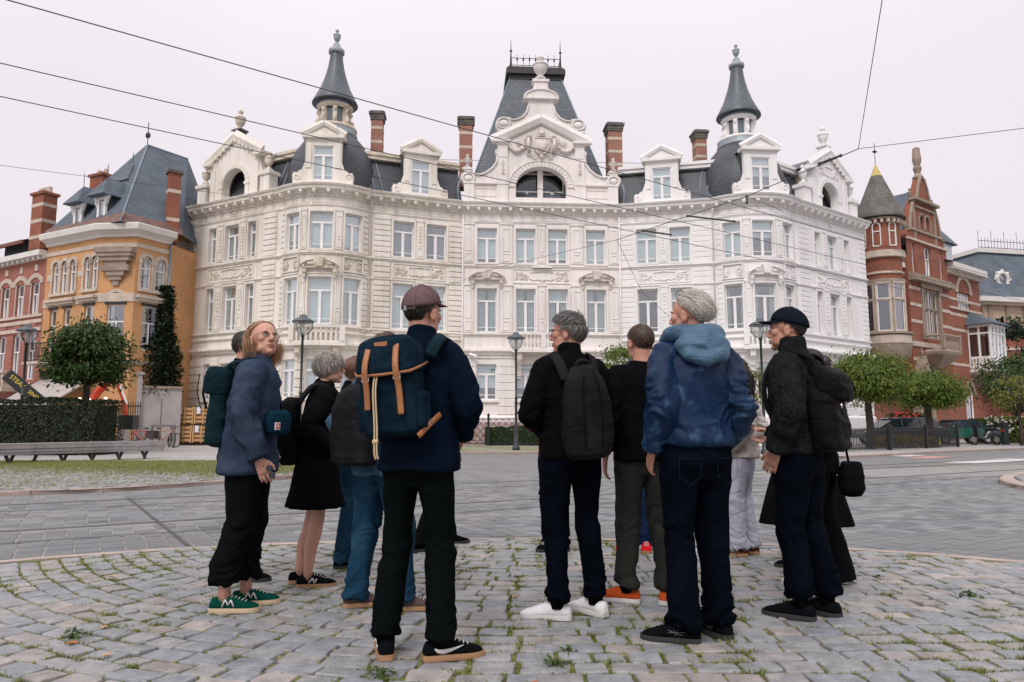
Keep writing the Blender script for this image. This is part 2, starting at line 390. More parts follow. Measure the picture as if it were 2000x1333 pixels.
# bed of pale jointing sand under the pavers: cut to the part between island and kerb
bed=MB(); bm_pts=[tw(-9,-6,ZR+.004),tw(24,-6,ZR+.004),tw(24,2.2,ZR+.004),tw(2.6,6.1,ZR+.004),tw(-9,6.3,ZR+.004)]
bed.add(bm_pts,[(0,1,2,3,4)]); tag(bed.obj('joint_bed',m_joint,road_o),kind='stuff')
# tram rails: two tracks, each rail a head, a groove and a guard lip
m_rail=mat('rail_steel',(.17,.165,.16),.5,.2,3,metal=.3); m_groove=mat('rail_groove',(.02,.019,.018),.8)
for i,r in enumerate(RAILS):
    b=MB(); g=MB()
    for u0,u1 in ((-24,30),):
        for (wa,wb,z1) in ((r-.032,r+.0,ZR+.015),(r+.028,r+.04,ZR+.015)):
            b.add([tw(u0,wa,ZR-.02),tw(u1,wa,ZR-.02),tw(u1,wb,ZR-.02),tw(u0,wb,ZR-.02),tw(u0,wa,z1),tw(u1,wa,z1),tw(u1,wb,z1),tw(u0,wb,z1)],[(4,5,6,7),(0,1,5,4),(1,2,6,5),(2,3,7,6),(3,0,4,7)])
        g.add([tw(u0,r-.0,ZR+.010),tw(u1,r-.0,ZR+.010),tw(u1,r+.028,ZR+.010),tw(u0,r+.028,ZR+.010)],[(0,1,2,3)])
    o=tag(b.obj('tram_rail',m_rail),['nearest tram rail in the grey paving, just beyond the cobbled island','second tram rail, farther rail of the near track','third tram rail, nearer rail of the far track','farthest tram rail, beside the kerb of the left plaza'][i],'tram rail','tram rails set in the street')
    g.obj('rail_groove',m_groove,o)
# dark seam across the left paving
b=MB(); m_seam=mat('seam',(.075,.07,.065),.8,.2,8); P0=Vector((-6.1,11.6)); P1=Vector((-3.1,7.05)); dn=Vector((.87,.5))*.02
b.add([(P0.x-dn.x,P0.y-dn.y,ZR+.018),(P1.x-dn.x,P1.y-dn.y,ZR+.018),(P1.x+dn.x,P1.y+dn.y,ZR+.018),(P0.x+dn.x,P0.y+dn.y,ZR+.018)],[(0,1,2,3)]); tag(b.obj('expansion_seam',m_seam,road_o))
# white and faded red crossing bars
m_wp=mat('paint_white',(.55,.55,.54),.6,.15,4); m_rp=mat('paint_red',(.5,.26,.22),.7,.2,4)
for P,mm,nm in (([(12.4,21.0),(13.3,20.55),(17.0,23.1),(16.3,23.75)],m_wp,'crossing_bar'),([(12.9,24.0),(13.5,23.5),(15.1,24.7),(14.6,25.3)],m_rp,'crossing_bar'),([(13.2,25.4),(13.6,25.0),(14.9,26.0),(14.5,26.5)],m_wp,'crossing_bar'),([(15.4,20.9),(15.7,20.2),(19,22.4),(18.7,23.2)],m_rp,'crossing_bar')):
    b=MB(); b.add([(x*1.075,y*1.075,ZR+.006) for x,y in P],[(0,1,2,3)]); b.obj(nm,mm,road_o)
# ---- raised pavements and plazas
m_kerb=mat('kerb_granite',(.30,.235,.205),.75,.2,2.5,.2,60,island=.16)
m_kerb2=mat('kerb_strip',(.37,.30,.265),.75,.2,2.5,.2,60,island=.16)
def kerb_line(pts,parent,w=.16,z0=ZR-.05,z1=.02,m=None,seg=1.0,side=1):
    """separate kerb stones along a polyline, the road on one side"""
    tot=[0]
    for a,b in zip(pts,pts[1:]): tot.append(tot[-1]+math.dist(a,b))
    def at(d):
        for i in range(len(pts)-1):
            if d<=tot[i+1] or i==len(pts)-2:
                t=(d-tot[i])/(tot[i+1]-tot[i]); return Vector(pts[i]).lerp(Vector(pts[i+1]),t)
    d=0
    while d<tot[-1]-.05:
        e=min(d+seg*rnd.uniform(.9,1.1),tot[-1]); a,bb=at(d+.006),at(e-.006); t=(bb-a).normalized(); n=Vector((-t.y,t.x))*side
        mb=MB(); bv=.025; zz=z1+rnd.uniform(-.004,.004)
        prof=[(0,z0),(0,zz-bv),(bv,zz),(w,zz),(w,z0)]
        rings=[[(q.x+n.x*o_,q.y+n.y*o_,z_) for o_,z_ in prof] for q in (a,bb)]
        mb.loft(rings); mb.obj('kerb_stone',m or m_kerb,parent); d=e
m_pave=pavermat('pavement_slabs',(.36,.345,.33),(.40,.385,.37),(.24,.23,.22),.5,.3,.012,R(20),.2,.12)
pave=sheet('pavement',[(-70,-20)]+[(-40,2)]+LK+[(70,120),(-70,120)],0.0,m_pave)
kerb_line(LK[1:],pave,z1=.012)
m_gcob2=None
m_gcob=mat('cobble_grassy',(.30,.29,.27),.9,.2,6)
# cobbled strip with grass on the left plaza
m_sett=None
def settmat():
    m=bpy.data.materials.new('sett_stone'); m.use_nodes=True; t=m.node_tree; N=t.nodes; L=t.links
    b=N["Principled BSDF"]; b.inputs['Roughness'].default_value=.5; b.inputs['Specular IOR Level'].default_value=.5
    g=N.new("ShaderNodeNewGeometry"); oi=N.new("ShaderNodeObjectInfo"); ad=N.new("ShaderNodeMath"); ad.operation='ADD'; L.new(g.outputs['Random Per Island'],ad.inputs[0]); L.new(oi.outputs['Random'],ad.inputs[1])
    fr=N.new("ShaderNodeMath"); fr.operation='FRACT'; L.new(ad.outputs[0],fr.inputs[0])
    cr=N.new("ShaderNodeValToRGB"); E=cr.color_ramp.elements; E[0].position=0; E[0].color=(.24,.257,.275,1); E[1].position=1; E[1].color=(.385,.345,.32,1)
    for p,c in ((.25,(.305,.302,.292,1)),(.45,(.30,.305,.315,1)),(.6,(.24,.26,.28,1)),(.80,(.335,.31,.295,1)),(.9,(.29,.265,.25,1))): q=E.new(p); q.color=c
    L.new(fr.outputs[0],cr.inputs[0])
    n1=N.new("ShaderNodeTexNoise"); n1.inputs['Scale'].default_value=9; n1.inputs['Detail'].default_value=8; n1.inputs['Roughness'].default_value=.7; L.new(g.outputs['Position'],n1.inputs['Vector'])
    mr=N.new("ShaderNodeMapRange"); mr.inputs[1].default_value=.3; mr.inputs[2].default_value=.7; mr.inputs[3].default_value=.58; mr.inputs[4].default_value=1.27; L.new(n1.outputs[0],mr.inputs[0])
    sc=N.new("ShaderNodeVectorMath"); sc.operation='SCALE'; L.new(cr.outputs[0],sc.inputs[0]); L.new(mr.outputs[0],sc.inputs['Scale'])
    v=N.new("ShaderNodeTexNoise"); v.inputs['Scale'].default_value=160; v.inputs['Detail'].default_value=2; L.new(g.outputs['Position'],v.inputs['Vector'])
    vr=N.new("ShaderNodeMapRange"); vr.inputs[1].default_value=.58; vr.inputs[2].default_value=.7; vr.inputs[3].default_value=1; vr.inputs[4].default_value=.7; L.new(v.outputs[0],vr.inputs[0])
    s2=N.new("ShaderNodeVectorMath"); s2.operation='SCALE'; L.new(sc.outputs[0],s2.inputs[0]); L.new(vr.outputs[0],s2.inputs['Scale']); L.new(s2.outputs[0],b.inputs['Base Color'])
    n3=N.new("ShaderNodeTexNoise"); n3.inputs['Scale'].default_value=22; n3.inputs['Detail'].default_value=8; n3.inputs['Roughness'].default_value=.6; L.new(g.outputs['Position'],n3.inputs['Vector'])
    bp=N.new("ShaderNodeBump"); bp.inputs['Strength'].default_value=.6; bp.inputs['Distance'].default_value=.012; L.new(n3.outputs[0],bp.inputs['Height']); L.new(bp.outputs[0],b.inputs['Normal'])
    return m
m_sett=settmat()
m_soil=mat('joint_soil',(.12,.10,.06),.95,.4,9,.4,60,second=(.12,.135,.04),secscale=3)
def sett_geo(r,L,W,zt=0.,depth=.05,bev=.012):
    """one weathered sett: irregular eight-cornered outline, worn edges, slightly domed top"""
    c=r.uniform(.006,.017); x,y=L/2,W/2; j=lambda a:r.uniform(-a,a)
    o=[(-x+c,-y),(x-c,-y),(x,-y+c),(x,y-c),(x-c,y),(-x+c,y),(-x,y-c),(-x,-y+c)]
    o=[(a+j(.008),b+j(.006)) for a,b in o]
    tx,ty=j(.006),j(.008); vs=[];
    for sc_,z in ((1.0,-depth),(1.0,-.009),(.975,-.002),(.945,.0005)):
        for a,b in o:
            sx=max(0,abs(a)-(1-sc_)*L*.5)*math.copysign(1,a); sy=max(0,abs(b)-(1-sc_)*L*.5)*math.copysign(1,b)
            vs.append((sx,sy,zt+z+(tx*a/x+ty*b/y)*.5+j(.0016)))
    vs.append((j(.02),j(.01),zt+.0015+j(.0015)))
    fs=[]
    for k in range(3):
        for i in range(8): i2=(i+1)%8; fs.append((k*8+i,k*8+i2,k*8+8+i2,k*8+8+i))
    for i in range(8): fs.append((24+i,24+(i+1)%8,32))
    return vs,fs
# the round island under the camera
nseg=96
isl=sheet('cobbled_island',[(IC[0]+(IR-.1)*math.cos(2*math.pi*i/nseg),IC[1]+(IR-.1)*math.sin(2*math.pi*i/nseg)) for i in range(nseg)],-.013,m_soil)
kp=[(IC[0]+IR*math.cos(R(a)),IC[1]+IR*math.sin(R(a))) for a in range(160,19,-2)]
kerb_line(kp,isl,w=.13,z0=ZR-.05,z1=-.006,m=m_kerb2,seg=.9,side=-1)
# rows swing round in arcs on the left and run straight on the right
setts=[]; joints=[]; AC=(.2,8.5); rr_=.9
def lay(cx,cy,a,L,p):
    if in_island(cx,cy,IR-.2) and cy>1.0 and abs(cx)<.85*cy+2.6:
        setts.append((cy,cx,a,L-rnd.uniform(.009,.022),p-rnd.uniform(.008,.017))); joints.append((cx,cy,a,L,p))
while rr_<9:
    pitch=rnd.uniform(.132,.158); s=rnd.uniform(-.2,0)
    while s<9:
        L=rnd.uniform(.16,.25); q=s+L/2; lay(AC[0]+q,AC[1]-rr_+.010*q*q,.02*q,L,pitch); s+=L
    s=rnd.uniform(-.02,.0)
    while s<rr_*1.7:
        L=rnd.uniform(.16,.25); th=(s+L/2)/rr_; lay(AC[0]-rr_*math.sin(th),AC[1]-rr_*math.cos(th),-th,L,pitch); s+=L
    rr_+=pitch
setts.sort()
protos=[]
for i in range(24):
    v,f=sett_geo(rnd,.19,.118); mb=MB(); mb.add(v,f); me=mb.mesh('sett'); me.materials.append(m_sett)
    protos.append(me)
fieldm=MB(); n=0
# the foremost row lies below the frame edge: count the pieces in view first
for (y,x,a,L,W) in setts:
    Mx=Matrix.Translation((x,y,rnd.uniform(-.006,.004)))@Matrix.Rotation(a+rnd.uniform(-.05,.05)+(math.pi if rnd.random()<.5 else 0),4,'Z')
    if n<300 and y>2.95 and abs(x)<.73*y+.1:
        put('sett',protos[rnd.randrange(24)],None,isl,Mx@Matrix.Diagonal((L/.19,W/.118,1,1))); n+=1
    else:
        v,f=sett_geo(rnd,L,W); fieldm.add(v,f,Mx)
fo=fieldm.obj('sett_field',m_sett,isl); tag(fo,kind='stuff')
# grass in the joints
m_grass=leafmat('joint_grass',(.12,.16,.03),(.31,.33,.085),.4)
def blades(mb,x,y,z,n,r,spread,h0,h1):
    for _ in range(n):
        px=x+r.gauss(0,spread[0]); py=y+r.gauss(0,spread[1]); h=r.uniform(h0,h1); an=r.uniform(0,6.283); lean=r.uniform(.3,1.6)*h; w=r.uniform(.0012,.0025)*(1+h*12)
        dx,dy=math.cos(an),math.sin(an); qx,qy=-dy*w,dx*w
        mb.add([(px-qx,py-qy,z),(px+qx,py+qy,z),(px+dx*lean*.4+qx*.7,py+dy*lean*.4+qy*.7,z+h*.65),(px+dx*lean*.4-qx*.7,py+dy*lean*.4-qy*.7,z+h*.65),(px+dx*lean,py+dy*lean,z+h)],[(0,1,2,3),(3,2,4)])
gr=MB(); pj=np.array([(j[0]*1.3,j[1]*1.3,0) for j in joints]); nz=vnoise(pj,3)+.5*vnoise(pj*2.7,9)
for (x,y,a,L,p),q in zip(joints,nz):
    dens=max(.05,.52+q*.95)
    ca,sa=math.cos(a),math.sin(a)
    # end joint and long joint of this stone
    if rnd.random()<dens and abs(x)<.8*y+.6:
        nb=int(rnd.uniform(8,34)*(.5+dens)); 
        for _ in range(nb):
            if rnd.random()<.55: lx,ly=L/2+rnd.gauss(0,.006),rnd.uniform(-p/2,p/2)
            else: lx,ly=rnd.uniform(-L/2,L/2),p/2+rnd.gauss(0,.005)
            blades(gr,x+lx*ca-ly*sa,y+lx*sa+ly*ca,-.012,rnd.choice((2,3,4,5)),rnd,(.008,.006),.010,.022)
    if rnd.random()<dens*.36:
        lx,ly=L/2,p/2; blades(gr,x+lx*ca-ly*sa,y+lx*sa+ly*ca,-.012,int(rnd.uniform(40,110)),rnd,(.036,.013),.012,.034)
tag(gr.obj('joint_grass',m_grass,uv=False),'low tufts of grass growing in the joints between the foreground cobbles','grass',kind='stuff')
# moss cushions in the joints
m_moss=leafmat('moss',(.13,.14,.04),(.24,.23,.085),.1); mo=MB()
for (x,y,a,L,p),q in zip(joints,nz):
    if rnd.random()<.85+q*.5:
        ca,sa=math.cos(a),math.sin(a)
        for _ in range(rnd.choice((2,3,5))):
            lx,ly=(L/2,rnd.uniform(-p/2,p/2)) if rnd.random()<.5 else (rnd.uniform(-L/2,L/2),p/2)
            mo.ell((x+lx*ca-ly*sa,y+lx*sa+ly*ca,-.012),(rnd.uniform(.01,.03),rnd.uniform(.006,.012),rnd.uniform(.007,.013)),n=6,m=4)
tag(mo.obj('joint_moss',m_moss,uv=False),'cushions of moss in the joints between the foreground cobbles','moss',kind='stuff')
# weeds and fallen leaves
m_weed=leafmat('weed_leaf',(.04,.075,.02),(.09,.13,.035),.3)
for i,(x,y,s,lab) in enumerate([(-2.27,3.86,1.0,'small leafy weed between the cobbles at the left, near a fallen leaf'),(2.93,4.75,.9,'low spreading weed among the cobbles at the far right'),(2.65,5.35,.6,'tiny upright weed in the cobbles to the right of the black trousers'),(.2,3.42,.9,'bushy weed in the cobbles in front of the white trainers'),(.27,3.6,.8,'green weed between cobbles close behind the bushy one'),(-.58,3.28,1.0,'sprawling weed beside the gum-soled black shoe')]):
    mb=MB(); r=random.Random(50+i)
    for _ in range(int(46*s)):
        an=r.uniform(0,6.28); d=abs(r.gauss(0,.045))*s; px,py=x+d*math.cos(an),y+d*math.sin(an)*.7; z=-.015+r.uniform(0,.05)*s; l=r.uniform(.014,.03)*s
        Mx=Matrix.Translation((px,py,z))@Euler((r.uniform(-.7,.7),r.uniform(-.7,.7),an)).to_matrix().to_4x4()
        mb.add([(-l,0,0),(0,-l*.42,0.002),(l,0,0),(0,l*.42,.002)],[(0,1,2,3)],Mx)
    tag(mb.obj('weed',m_weed,uv=False),lab,'weed','weeds in the cobbles')
m_leaf=mat('fallen_leaf_mat',(.42,.13,.04),.7,.2,20); m_leaf2=mat('fallen_leaf_tan',(.45,.27,.14),.7,.2,20)
for i,(x,y,a,mm,lab) in enumerate([(-2.19,3.72,.3,m_leaf,'bright orange fallen leaf on a cobble at the left'),(-2.19,4.0,1.2,m_leaf2,'tan fallen leaf on the cobbles behind the orange leaf'),(-2.37,3.3,2.1,m_leaf,'rusty fallen leaf on the cobbles near the bottom left corner'),(-1.91,3.53,.7,m_leaf2,'pale tan leaf lying on a grey cobble left of the dark trousers'),(-2.87,5.3,.2,m_leaf2,'small tan leaf on the cobbles far left'),(.1,3.16,.9,m_leaf,'small red leaf on the cobbles at the bottom centre'),(.72,3.1,2.2,m_leaf,'tiny red leaf near the bottom, right of centre'),(2.5,3.3,.5,m_leaf2,'tan leaf between cobbles at the bottom right'),(.02,4.7,.5,m_leaf2,'tan leaf beside the white trainers')]):
    mb=MB(); s=.022
    out8=[(math.cos(2*math.pi*k/10)*s*(1 if k%2 else .72)*(1.25),math.sin(2*math.pi*k/10)*s*(1 if k%2 else .72)) for k in range(10)]
    vs=[(px,py,.008+.35*abs(py)+.2*abs(px)*((k%3)/2)) for k,(px,py) in enumerate(out8)]+[(0,0,.006)]
    mb.add(vs,[(k,(k+1)%10,10) for k in range(10)],Matrix.Translation((x,y,.002))@Matrix.Rotation(a,4,'Z'))
    tag(mb.obj('fallen_leaf',mm,uv=False),lab,'leaf','fallen leaves')
# ---- left plaza: setts with grass between kerb and bench, and the little island at the right
plz=MB(); pgr=MB(); r=random.Random(11)
u=-20.0
def plaza_ok(x,y): return x<-4.9 and y>lky(x)+.22 if x<-4.8 else False
y=9.5
PLK=[p for p in LK if -26<=p[0]<=-4.2 and p[1]<28]
def left_of_kerb(x,y):
    # inside the plaza: x must be left of the kerb polyline
    for (a,b),(c,d) in zip(LK[1:14],LK[2:15]):
        if b<=y<=d:
            return x<a+(c-a)*(y-b)/(d-b)-.22
    return False
while y<21.5:
    x=-.80*y-1
    while x<-4.2:
        L=r.uniform(.15,.22); xx=x+L/2; yy=y+.05*math.sin(xx*1.3)
        if left_of_kerb(xx,yy):
            v,f=sett_geo(r,L-.02,.115); plz.add(v[8:],[tuple(i-8 for i in q) for q in f[8:]],Matrix.Translation((xx,yy,.022+r.uniform(-.005,.003)))@Matrix.Rotation(r.uniform(-.06,.06),4,'Z'))
            q=max(0,min(1,(yy-(15.2-.35*(xx+9)))/2.5)); 
            if r.random()<.62+.4*q:
                for _ in range(int(5+9*q+3*r.random())): blades(pgr,xx+r.uniform(-.1,.1),yy+.065+r.gauss(0,.015+.03*q),.0,2,r,(.02,.012),.04,.07+.03*q)
        x+=L
    y+=.137
tag(plz.obj('sett_field',m_sett,pave,smooth=True),kind='stuff')
pb=MB(); bedp=[(-30,4)]+LK[1:13]+[(-4.5,22.2),(-30,22.2)]
sheet('plaza_bed',[(x-.2,y) for x,y in bedp],.008,m_soil)
tag(pgr.obj('plaza_grass',m_grass,uv=False),'short grass between the cobbles in front of the long bench','grass',kind='stuff')
small=sheet('traffic_island',RI,.0,m_soil); kerb_line(RI[::-1],small,w=.24,z1=.025,m=m_kerb2,seg=.8,side=-1)
q=MB()
for yy in np.arange(10,20,.137):
    for xx in np.arange(9,17,.2):
        if inpoly(xx,yy,RI) and all(inpoly(xx+dx,yy+dy,RI) for dx,dy in ((-.35,0),(.35,0),(0,.35),(0,-.35))):
            v,f=sett_geo(r,.175,.115); q.add(v[8:],[tuple(i-8 for i in w_) for w_ in f[8:]],Matrix.Translation((xx+r.uniform(-.02,.02),yy,.022)))
tag(q.obj('sett_field',m_sett,small,smooth=True),kind='stuff')
b=MB()
for _ in range(1600):
    xx,yy=r.uniform(9,15),r.uniform(10.5,18)
    if inpoly(xx-.2,yy,RI): blades(b,xx,yy,.0,2,r,(.02,.01),.02,.05)
tag(b.obj('island_grass',m_grass,uv=False),'grass between the setts of the small traffic island at right','grass',kind='stuff')
# grassy cobbled verge in front of the mansion railings
vg=MB()
for _ in range(5200):
    xx=r.uniform(-6,8); yy=r.uniform(29.6,37)
    if r.random()<.5+.5*math.sin(xx*2+yy): blades(vg,xx,yy,.0,2,r,(.08,.06),.03,.07)
tag(vg.obj('verge_grass',m_grass,uv=False),'thin grass on the cobbled verge before the mansion railings','grass',kind='stuff')
sheet('verge',[(-5.4,29.3),(4,29.3),(6.6,26.2),(8.6,25.6),(9,33),(7,37.5),(-6,37.5)],.006,mat('verge_stone',(.30,.285,.25),.9,.3,2.5,.4,18,second=(.2,.2,.09),secscale=1.2,secfac=(.42,.6)))
# ================================================================== THE CRESCENT MANSION (three houses in one curved front)
CC=Vector((1.71,40.43,0)); CROT=R(4.0); MW=Matrix.Translation(CC)@Matrix.Rotation(CROT,4,'Z')
class Seg:
    """wall stretch in the crescent's plan, seen from outside; s along, d outward, z up"""
    def __init__(s,a,b,side,flip=False):
        s.a=Vector((a[0]*side,a[1])); s.b=Vector((b[0]*side,b[1])); s.L=(s.b-s.a).length; s.t=(s.b-s.a)/s.L
        n=Vector((s.t.y,-s.t.x)); s.n=n if n.y<0 else -n; s.curved=False; s.side=side
    def loc(s,q,d): return s.a+s.t*q+s.n*d
    def nrm(s,q): return s.n
    def __call__(s,q,d,z): p=s.loc(q,d); return MW@Vector((p.x,p.y,z))
    def frame(s,q,d,z):
        """world matrix: x along the wall, -y outward, z up"""
        n=s.nrm(q); p=s.loc(q,d); x=Vector((-n.y,n.x)) 
        m=Matrix(((x.x,-n.x,0,p.x),(x.y,-n.y,0,p.y),(0,0,1,z),(0,0,0,1))); return MW@m
    def steps(s,q0,q1): return [q0,q1]
class Arc(Seg):
    def __init__(s,c,r,a0,a1,side):
        """angles measured from the outward (-y) direction, growing away from the centre axis"""
        s.c=Vector((c[0]*side,c[1])); s.r=r; s.a0=a0; s.a1=a1; s.L=r*(a1-a0); s.side=side; s.curved=True
    def nrm(s,q):
        a=s.a0+q/s.r; return Vector((math.sin(a)*s.side,-math.cos(a)))
    def loc(s,q,d): return s.c+s.nrm(q)*(s.r+d)
    def steps(s,q0,q1):
        n=max(1,int(math.ceil((q1-q0)/.16))); return [q0+(q1-q0)*i/n for i in range(n+1)]
def slab(mb,seg,q0,q1,d0,d1,z0,z1):
    st=seg.steps(q0,q1); rings=[[seg(q,d0,z0),seg(q,d1,z0),seg(q,d1,z1),seg(q,d0,z1)] for q in st]; mb.loft(rings)
def pathpts(segs):
    """plan polyline (x,y,normal) with mitred corners through consecutive stretches"""
    P=[]
    for k,sg in enumerate(segs):
        for q in sg.steps(0,sg.L):
            p=sg.loc(q,0); n=sg.nrm(q)
            if P and (P[-1][0]-p).length<.02:
                n0=P[-1][1]; m=(n0+n)/(1+n0.dot(n)); 
                if m.length>1.6: m=m.normalized()*1.6
                P[-1]=(P[-1][0],m)
            else: P.append((p,n))
    return P
def sweep(mb,P,prof,cap=True):
    rings=[[MW@Vector((p.x+n.x*d,p.y+n.y*d,z)) for d,z in prof] for p,n in P]; mb.loft(rings,cap=cap)
def wallsheet(mb,seg,z0,z1,openings,reveal=.28,q0=0,q1=None):
    """front skin with rectangular openings (qa,qb,za,zb) and their reveals"""
    q1=seg.L if q1 is None else q1
    Q=sorted(set([q0,q1]+[o for op in openings for o in op[:2]])); Z=sorted(set([z0,z1]+[o for op in openings for o in op[2:]]))
    for qa,qb in zip(Q,Q[1:]):
        for za,zb in zip(Z,Z[1:]):
            qm,zm=(qa+qb)/2,(za+zb)/2
            if any(o[0]<qm<o[1] and o[2]<zm<o[3] for o in openings): continue
            st=seg.steps(qa,qb)
            for u,v in zip(st,st[1:]): mb.add([seg(u,0,za),seg(v,0,za),seg(v,0,zb),seg(u,0,zb)],[(0,1,2,3)])
    for a,b,c,d in openings:
        st=seg.steps(a,b)
        for zz in (c,d):
            for u,v in zip(st,st[1:]): mb.add([seg(u,0,zz),seg(v,0,zz),seg(v,-reveal,zz),seg(u,-reveal,zz)],[(0,1,2,3)])
        for qq in (a,b): mb.add([seg(qq,0,c),seg(qq,0,d),seg(qq,-reveal,d),seg(qq,-reveal,c)],[(0,1,2,3)])
# ---- windows
m_frame=mat('window_paint',(.80,.79,.78),.45); m_glass=glassmat('pane_glass',(.90,.95,.95),.17)
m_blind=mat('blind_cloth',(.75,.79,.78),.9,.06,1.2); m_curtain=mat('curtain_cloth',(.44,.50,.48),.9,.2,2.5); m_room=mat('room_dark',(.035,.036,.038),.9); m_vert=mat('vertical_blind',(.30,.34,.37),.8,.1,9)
_wc={}
def window_meshes(w,h,tr=.72,mull=True):
    k=(round(w,2),round(h,2),tr,mull)
    if k in _wc: return _wc[k]
    f=MB(); fw=.065; z=h*tr
    f.box(-w/2,-w/2+fw,0,.09,0,h); f.box(w/2-fw,w/2,0,.09,0,h); f.box(-w/2+fw,w/2-fw,.001,.089,0,fw*1.3); f.box(-w/2+fw,w/2-fw,.001,.089,h-fw,h)
    f.box(-w/2+fw,w/2-fw,-.02,.088,z-.05,z+.05)
    if mull: f.box(-.075,.075,-.012,.087,fw*1.3,z-.05)
    f.box(-w/2+fw,w/2-fw,.012,.05,fw*1.3+.2,fw*1.3+.235)
    fm=f.mesh('window'); fm.materials.append(m_frame)
    ps=[]
    for x0,x1,a,b in ([(-w/2+fw,-.075,fw,z-.05),(.075,w/2-fw,fw,z-.05)] if mull else [(-w/2+fw,w/2-fw,fw,z-.05)])+[(-w/2+fw,w/2-fw,z+.05,h-fw)]:
        p=MB(); p.box(x0,x1,.055,.06,a,b); pm=p.mesh('pane'); pm.materials.append(m_glass); ps.append(pm)
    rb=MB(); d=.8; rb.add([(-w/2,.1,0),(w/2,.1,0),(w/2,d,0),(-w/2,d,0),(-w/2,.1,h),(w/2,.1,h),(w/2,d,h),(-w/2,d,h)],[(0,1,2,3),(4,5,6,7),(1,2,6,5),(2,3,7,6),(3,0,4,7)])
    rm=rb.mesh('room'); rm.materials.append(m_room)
    _wc[k]=(fm,ps,rm); return _wc[k]
_bc={}
def blind_mesh(w,h,frac,kind):
    k=(round(w,2),round(h,2),frac,kind)
    if k in _bc: return _bc[k]
    b=MB()
    if kind=='roller':
        b.box(-w/2+.03,w/2-.03,.13,.135,h*(1-frac),h-.03)
    elif kind=='curtain':
        for s in (-1,1):
            n=14; pts=[]
            for i in range(n+1):
                t=i/n; pts.append((s*(w/2-.03-t*(w/2-.09)*frac),.14+.025*math.sin(t*19+s)))
            for (x0,y0),(x1,y1) in zip(pts,pts[1:]): b.add([(x0,y0,.05),(x1,y1,.05),(x1,y1,h-.04),(x0,y0,h-.04)],[(0,1,2,3)])
    else:
        n=int(w/.1)
        for i in range(int(n*frac)):
            x=w/2-.05-i*.1; b.add([(x-.04,.13,.06),(x+.04,.16,.06),(x+.04,.16,h-.05),(x-.04,.13,h-.05)],[(0,1,2,3)])
    me=b.mesh('blind'); me.materials.append({'roller':m_blind,'curtain':m_curtain,'vertical':m_vert}[kind]); _bc[k]=me; return me
def window(house,M,w,h,blinds=(('roller',1.0),),tr=.72,mull=True,name='window'):
    fm,ps,rm=window_meshes(w,h,tr,mull); o=put(name,fm,None,house,M)
    for p in ps: put('pane',p,None,o,M)
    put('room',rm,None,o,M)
    for kind,fr in blinds: put('curtain' if kind=='curtain' else 'blind',blind_mesh(w,h,fr,kind),None,o,M)
    return o
# ---- carved ornament
def spiral(mb,cx,cz,r,turns,dirn,th,y=0,M=None,a0=0):
    n=int(14*turns); pts=[];rd=[]
    for i in range(n+1):
        t=i/n; a=a0+dirn*t*turns*2*math.pi; q=r*(1-.82*t); pts.append((cx+q*math.cos(a),y,cz+q*math.sin(a))); rd.append(th*(1-.4*t))
    mb.tube(pts,rd,5,M=M)
def relief(w,h,seed,M,centre=True):
    """acanthus scrollwork with a blank cartouche: symmetric, about 4 cm proud"""
    mb=MB(); r=random.Random(seed); hw=w/2
    for s in (-1,1):
        x=s*hw*.92
        spiral(mb,s*hw*.72,0,h*.30,1.4,s,.035,-.02,M,0.6); spiral(mb,s*hw*.86,h*.18,h*.2,1.2,-s,.03,-.02,M,2.); spiral(mb,s*hw*.56,-h*.2,h*.22,1.3,-s,.03,-.02,M,1.); spiral(mb,s*hw*.9,-h*.24,h*.17,1.1,s,.028,-.02,M,4.)
        for _ in range(int(14)):
            mb.ell((s*hw*r.uniform(.5,.95),-.015,h*r.uniform(-.4,.4)),(r.uniform(.03,.07),.035,r.uniform(.03,.08)),M,7,5,(0,r.uniform(-1,1),0))
    if centre:
        mb.tube([(-hw*.42,-.02,h*.28),(-hw*.2,-.02,h*.34),(0,-.03,h*.42),(hw*.2,-.02,h*.34),(hw*.42,-.02,h*.28)],.025,5,M=M)
        mb.tube([(-hw*.45,-.02,-h*.22),(-hw*.3,-.02,-h*.36),(-hw*.12,-.02,-h*.28),(0,-.03,-h*.42),(hw*.12,-.02,-h*.28),(hw*.3,-.02,-h*.36),(hw*.45,-.02,-h*.22)],.028,5,M=M)
        for k in range(5): mb.ell(((k-2)*hw*.06,-.025,h*(.40-.03*abs(k-2))),(.04,.04,.06),M,7,5)
        spiral(mb,-.12,-h*.36,h*.1,1,1,.025,-.02,M); spiral(mb,.12,-h*.36,h*.1,1,-1,.025,-.02,M)
    return mb
def frame_mould(mb,w,h,t,d,M):
    mb.box(-w/2,w/2,-d,0,h/2-t,h/2,M); mb.box(-w/2,w/2,-d,0,-h/2,-h/2+t,M); mb.box(-w/2,-w/2+t,-d+.001,0,-h/2+t,h/2-t,M); mb.box(w/2-t,w/2,-d+.001,0,-h/2+t,h/2-t,M)
def urn_prof(s): return [(0.0,0),(.24*s,0),(.24*s,.07*s),(.12*s,.12*s),(.09*s,.2*s),(.15*s,.27*s),(.27*s,.46*s),(.31*s,.66*s),(.30*s,.74*s),(.34*s,.77*s),(.33*s,.83*s),(.2*s,.9*s),(.11*s,.98*s),(.09*s,1.05*s),(.15*s,1.12*s),(.165*s,1.2*s),(.12*s,1.29*s),(0.01,1.33*s)]
def baluster_prof(h): return [(.05,0),(.07,0),(.07,.04*h),(.045,.09*h),(.085,.28*h),(.08,.42*h),(.042,.68*h),(.05,.82*h),(.07,.88*h),(.07,h),(.05,h)]
_bal=None
